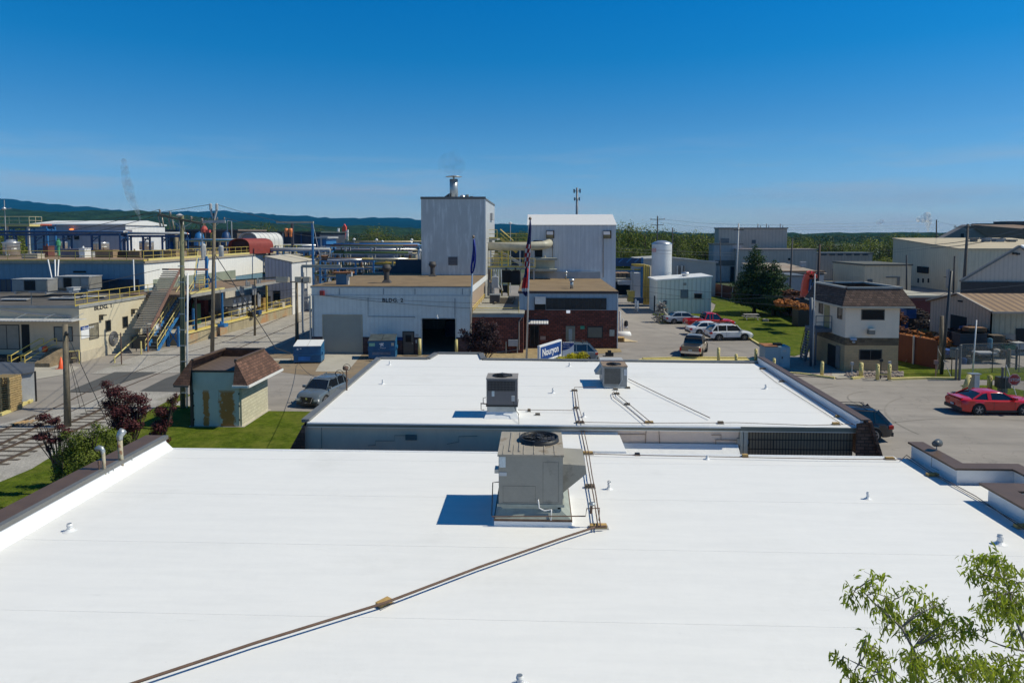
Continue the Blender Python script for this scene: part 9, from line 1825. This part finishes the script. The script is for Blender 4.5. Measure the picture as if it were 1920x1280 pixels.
for lab,a,b_ in (('upper wire from the weathered pole to the right edge',PT(1815,422,110),PT(1960,408,90)),('thick cable from the cream hall corner to the right edge, upper',PT(1745,459,120),PT(1960,417,85)),('thick cable from the cream hall corner to the right edge, lower',PT(1745,465,120),PT(1960,426,85)),('cable from the belt of trees to the cream hall, upper',PT(1620,470,150),PT(1745,459,120)),('cable from the belt of trees to the cream hall, lower',PT(1620,474,150),PT(1745,465,120)),('wire between the skyline pole and the weathered pole',PT(1757,414,230),PT(1812,424,110)),('skyline wire from the pale tall pole to the right, top one',PT(1386,422,118),PT(1757,413,230)),('skyline wire from the pale tall pole to the right, second',PT(1386,427,118),PT(1757,420,230)),('skyline wire from the pale tall pole to the right, third',PT(1386,430,118),PT(1757,427,230)),('wire from the three armed pole to the pale tall pole, upper',PT(1233,409,165),PT(1385,421,118)),('wire from the three armed pole to the pale tall pole, lower',PT(1238,417,165),PT(1385,428,118)),('wire from the three armed pole to the gabled building, upper',PT(1225,411,165),PT(1160,425,95)),('wire from the three armed pole to the gabled building, lower',PT(1225,417,165),PT(1160,431,95)),('low wire across the ribbed shed front',PT(1157,532,70),PT(1640,560,60)),('second low wire crossing below the ribbed shed window',PT(1205,545,90),PT(1530,575,62)),('wire from the tower across the gabled building front, upper',PT(912,448,79.5),PT(1385,474,117)),('wire from the tower across the gabled building front, lower',PT(912,455,79.5),PT(1385,479,117)),('wire from the gatehouse to the leaning pole',PT(1705,560,56),PT(1783,545,55)),('wire across the lawn from the brick office to the gatehouse',PT(1157,556,67),PT(1524,553,57.6)),('wire from the gatehouse conduit pole to the right edge',PT(1526,553,57.6),PT(1960,530,60))):
    wire([a,b_],lab,.02 if 'thick' not in lab else .06,.5 if 'thick' in lab else .3,m=M('wire_mid',(.10,.10,.105),.6))
# ---------------------------------------------------------------- gate and chain link
linkm=bpy.data.materials.new('chain_link'); linkm.use_nodes=True; N=linkm.node_tree.nodes; L=linkm.node_tree.links; b_=N['Principled BSDF']; b_.inputs['Base Color'].default_value=(.3,.33,.34,1); b_.inputs['Metallic'].default_value=.5; tr=N.new('ShaderNodeBsdfTransparent'); mxs=N.new('ShaderNodeMixShader'); mxs.inputs[0].default_value=.22; L.new(tr.outputs[0],mxs.inputs[1]); L.new(b_.outputs[0],mxs.inputs[2]); L.new(mxs.outputs[0],N['Material Output'].inputs[0])
def linkfence(pts,h,label,name='chain_link_fence',brace=True,step=2.6):
    t=thing(name,label,'fence',(pts[0][0],pts[0][1],0)); 
    for a,b2 in zip(pts,pts[1:]):
        a3=Vector((a[0],a[1],0));b3=Vector((b2[0],b2[1],0)); mb=MB(); mb.add([a3,b3,b3+Vector((0,0,h)),a3+Vector((0,0,h))],[(0,1,2,3)]); part(mb,'mesh',linkm,t)
        mb=MB(); mb.cyl(a3+Vector((0,0,h)),b3+Vector((0,0,h)),.02,.02,6); part(mb,'rail',M('fence_pipe',(.07,.075,.08),.7),t)
        n=max(1,round((b3-a3).length/step))
        for k in range(n+1): p=a3+(b3-a3)*k/n; mb=MB(); mb.cyl(p,p+Vector((0,0,h)),.035,.035,6); part(mb,'post',trim_grey,t)
        if brace: mb=MB(); mb.cyl(a3+Vector((0,0,h*.9)),a3+(b3-a3)*min(1,1.6/(b3-a3).length)+Vector((0,0,.1)),.025,.025,6); part(mb,'brace',galv,t)
    return t
gp=G(1873,738); t=linkfence([G(1884,739),G(1960,772)],2.3,'grey chain link sliding gate running off to the right edge','sliding_gate')
x,y=G(1899,745); zc=D(1899,711,y)[1]; pts=[(x-.02+.42*math.cos(a),y-.12,zc+.42*math.sin(a)) for a in [math.pi/8+k*math.pi/4 for k in range(8)]]
t=thing('stop_sign','round cornered red stop sign hanging on the chain link gate','sign',(x,y,zc-.42)); mb=MB(); mb.prism(pts,(0,.02,0)); part(mb,'plate',M('stop_red',(.45,.03,.03),.5),t); mb=MB(); p2=[(x-.02+.39*math.cos(a),y-.125,zc+.39*math.sin(a)) for a in [math.pi/8+k*math.pi/4 for k in range(9)]]; mb.tube(p2,.018,4); part(mb,'border',ws_,t); text('STOP',t,(x-.31,y-.135,zc-.11),.3,ws_,sx=.85)
linkfence([G(1757,700),G(1797,712)],2.2,'chain link fence piece between the leaning pole and tall gate post')
linkfence([G(1800,702),G(1860,700),G(1960,698)],2.4,'chain link fence in front of the scrap yard containers',brace=False)
for (a,b_,c,l) in ((1799,713,648,'tall grey gate post at the end of the yellow kerb'),(1792,712,655,'second grey gate post beside the tall one'),(1878,738,690,'grey steel gate post next to the motor box'),(1890,690,655,'timber post by the netted bale'),(1905,694,651,'black steel post at the right shed door')):
    x,y=G(a,b_); h=D(a,c,y)[1]; mb=MB(); mb.cyl((x,y,0),(x,y,h),.08 if 'timber' not in l else .16,.08 if 'timber' not in l else .16,10); mb.lathe((x,y,h),[(.1,0),(.1,.05),(0,.1)],8); solo(mb,'gate_post',trim_grey if 'grey' in l else (woodold if 'timber' in l else black),l,'post')
x,y=G(1880,737); t=thing('gate_motor','dark gate motor box behind the red coupe','gate motor',(x,y,0)); mb=MB(); mb.box(x-.4,x+.35,y-.3,y+.3,.4,1.15); part(mb,'housing',M('motor_dark',(.045,.05,.055),.5),t); mb=MB(); mb.box(x-.25,x+.2,y-.2,y+.2,0,.4); part(mb,'base',concrete,t)
x,y=G(1788,706); t=thing('sign_board','grey information board on two posts by the tall gate post','sign',(x,y,0)); mb=MB(); mb.box(x-.35,x+.35,y-.03,y+.03,1.5,2.3); part(mb,'board',M('board_teal',(.10,.13,.14),.6),t)
for s_ in (-1,1): mb=MB(); mb.cyl((x+s_*.15,y+.05,0),(x+s_*.15,y+.05,1.6),.04,.04,6); part(mb,'post',black,t)
x,y=G(1754,709); mb=MB(); mb.cyl((x,y,0),(x,y,1.2),.04,.04,6); mb.box(x-.15,x+.15,y-.06,y+.06,1.1,1.4); solo(mb,'small_sign',M('sign_dullred',(.3,.18,.16),.6),'small dull red sign on a post on the verge','sign')
for k,(a,b_,c) in enumerate(((1597,706,684),(1651,710,678),(1667,705,682))): x,y=G(a,b_); mb=MB(); h=D(a,c,y)[1]; mb.cyl((x,y,0),(x,y,h),.035,.035,6); mb.box(x-.1,x+.1,y-.1,y+.05,h,h+.22); solo(mb,'meter_post',palegrey if k!=1 else black,['small meter post at the corner of the gatehouse stones','thin black pole between the two yellow bollards','little pale meter above the right bollard'][k],'meter')
# stones
r_=random.Random(8)
mb=MB()
for k in range(420):
    px=r_.uniform(1586,1692); py=r_.uniform(698,707); x,y=G(px,py); s_=r_.uniform(.06,.16); mb.lathe((x,y,.02),[(0,0),(s_,.3*s_),(s_*.8,.9*s_),(0,1.1*s_)],5)
struct(mb,'river_stones',rock,kind='stuff',label='rounded pale stones bedding the front of the gatehouse',cat='stones')
# smoke plumes
def plume(pts,label,dens,seed,col=(1,1,1)):
    r_=random.Random(seed); mb=MB(); 
    for (px,py,rad,Y) in pts:
        c=PT(px,py,Y); R=rad*Y/1300
        vs=[];fs=[];n,m=10,6
        for j in range(m+1):
            ph=math.pi*j/m
            for i in range(n): th=2*math.pi*i/n; rr_=R*(1+.18*math.sin(3*th+j+seed)); vs.append((c[0]+rr_*math.sin(ph)*math.cos(th),c[1]+rr_*math.sin(ph)*math.sin(th),c[2]+rr_*math.cos(ph)*1.15))
        for j in range(m):
            for i in range(n): fs.append((j*n+i,j*n+(i+1)%n,(j+1)*n+(i+1)%n,(j+1)*n+i))
        mb.add(vs,fs)
    m_=bpy.data.materials.new('smoke'); m_.use_nodes=True; N=m_.node_tree.nodes; L=m_.node_tree.links; b=N['Principled BSDF']; b.inputs['Base Color'].default_value=col+(1,); b.inputs['Roughness'].default_value=1; b.inputs['Specular IOR Level'].default_value=0
    tl=N.new('ShaderNodeBsdfTranslucent'); tl.inputs[0].default_value=col+(1,); m1=N.new('ShaderNodeMixShader'); L.new(b.outputs[0],m1.inputs[1]); L.new(tl.outputs[0],m1.inputs[2]); tp=N.new('ShaderNodeBsdfTransparent'); m2=N.new('ShaderNodeMixShader'); L.new(tp.outputs[0],m2.inputs[1]); L.new(m1.outputs[0],m2.inputs[2]); L.new(m2.outputs[0],N['Material Output'].inputs[0])
    tc=N.new('ShaderNodeNewGeometry'); nz=N.new('ShaderNodeTexNoise'); nz.inputs['Scale'].default_value=.35*300/pts[0][3]; nz.inputs['Detail'].default_value=2; L.new(tc.outputs['Position'],nz.inputs['Vector']); mr=N.new('ShaderNodeMapRange'); mr.inputs[1].default_value=.25; mr.inputs[2].default_value=.85; mr.inputs[4].default_value=dens; L.new(nz.outputs[0],mr.inputs[0])
    lw=N.new('ShaderNodeLayerWeight'); lw.inputs[0].default_value=.5; iv=N.new('ShaderNodeMath'); iv.operation='SUBTRACT'; iv.inputs[0].default_value=1; L.new(lw.outputs['Facing'],iv.inputs[1]); pw=N.new('ShaderNodeMath'); pw.operation='POWER'; pw.inputs[1].default_value=1.8; L.new(iv.outputs[0],pw.inputs[0]); ml=N.new('ShaderNodeMath'); ml.operation='MULTIPLY'; L.new(pw.outputs[0],ml.inputs[0]); L.new(mr.outputs[0],ml.inputs[1]); L.new(ml.outputs[0],m2.inputs[0])
    o=solo(mb,'smoke_plume',m_,label,'smoke',smooth=True); rm=o.modifiers.new('r','REMESH'); rm.mode='VOXEL'; rm.use_smooth_shade=True; sm_=o.modifiers.new('s','SMOOTH'); sm_.iterations=14; sm_.factor=.8; rm.voxel_size=max(.25,pts[0][2]*pts[0][3]/1300*.3); return o
plume([(263,411,3,300),(261,404,4,300),(258,396,5.5,300),(254,388,7,300),(250,380,8,300),(246,371,9.5,300),(243,361,10,300),(241,350,11,300),(238,339,10,300),(236,327,9,300),(234,315,8,300),(233,303,6,300)],'tall wispy grey smoke plume rising behind the long white shed',.55,1,(.55,.58,.62))
plume([(851,327,5,86),(846,316,12,86),(838,305,18,86),(852,298,16,86),(866,310,12,86),(828,314,10,86),(858,322,10,86)],'thin hazy smoke above the tower chimney',.16,2,(.25,.3,.38))
plume([(1740,432,2.5,420),(1740,424,4.5,420),(1741,415,7,420),(1738,407,8,420),(1730,411,6,420),(1722,412,4.5,420)],'white steam puff on the right skyline',1.6,3)
plume([(1651,416,5,420),(1645,418,4,420),(1655,414,4,420)],'small detached steam puff left of the bigger one',.5,4,(.8,.75,.8))
# ---------------------------------------------------------------- haze
mb=MB(); mb.box(-6500,6500,-150,7500,-1.1,420); hz=struct(mb,'haze',None,kind='stuff',label='thin blue summer haze over the plain and hills',cat='haze')
hm=bpy.data.materials.new('haze'); hm.use_nodes=True; N=hm.node_tree.nodes; L=hm.node_tree.links; N.remove(N['Principled BSDF']); v=N.new('ShaderNodeVolumePrincipled'); v.inputs['Color'].default_value=(.06,.46,1,1); v.inputs['Density'].default_value=8e-5; L.new(v.outputs[0],N['Material Output'].inputs['Volume']); hz.data.materials.clear(); hz.data.materials.append(hm)
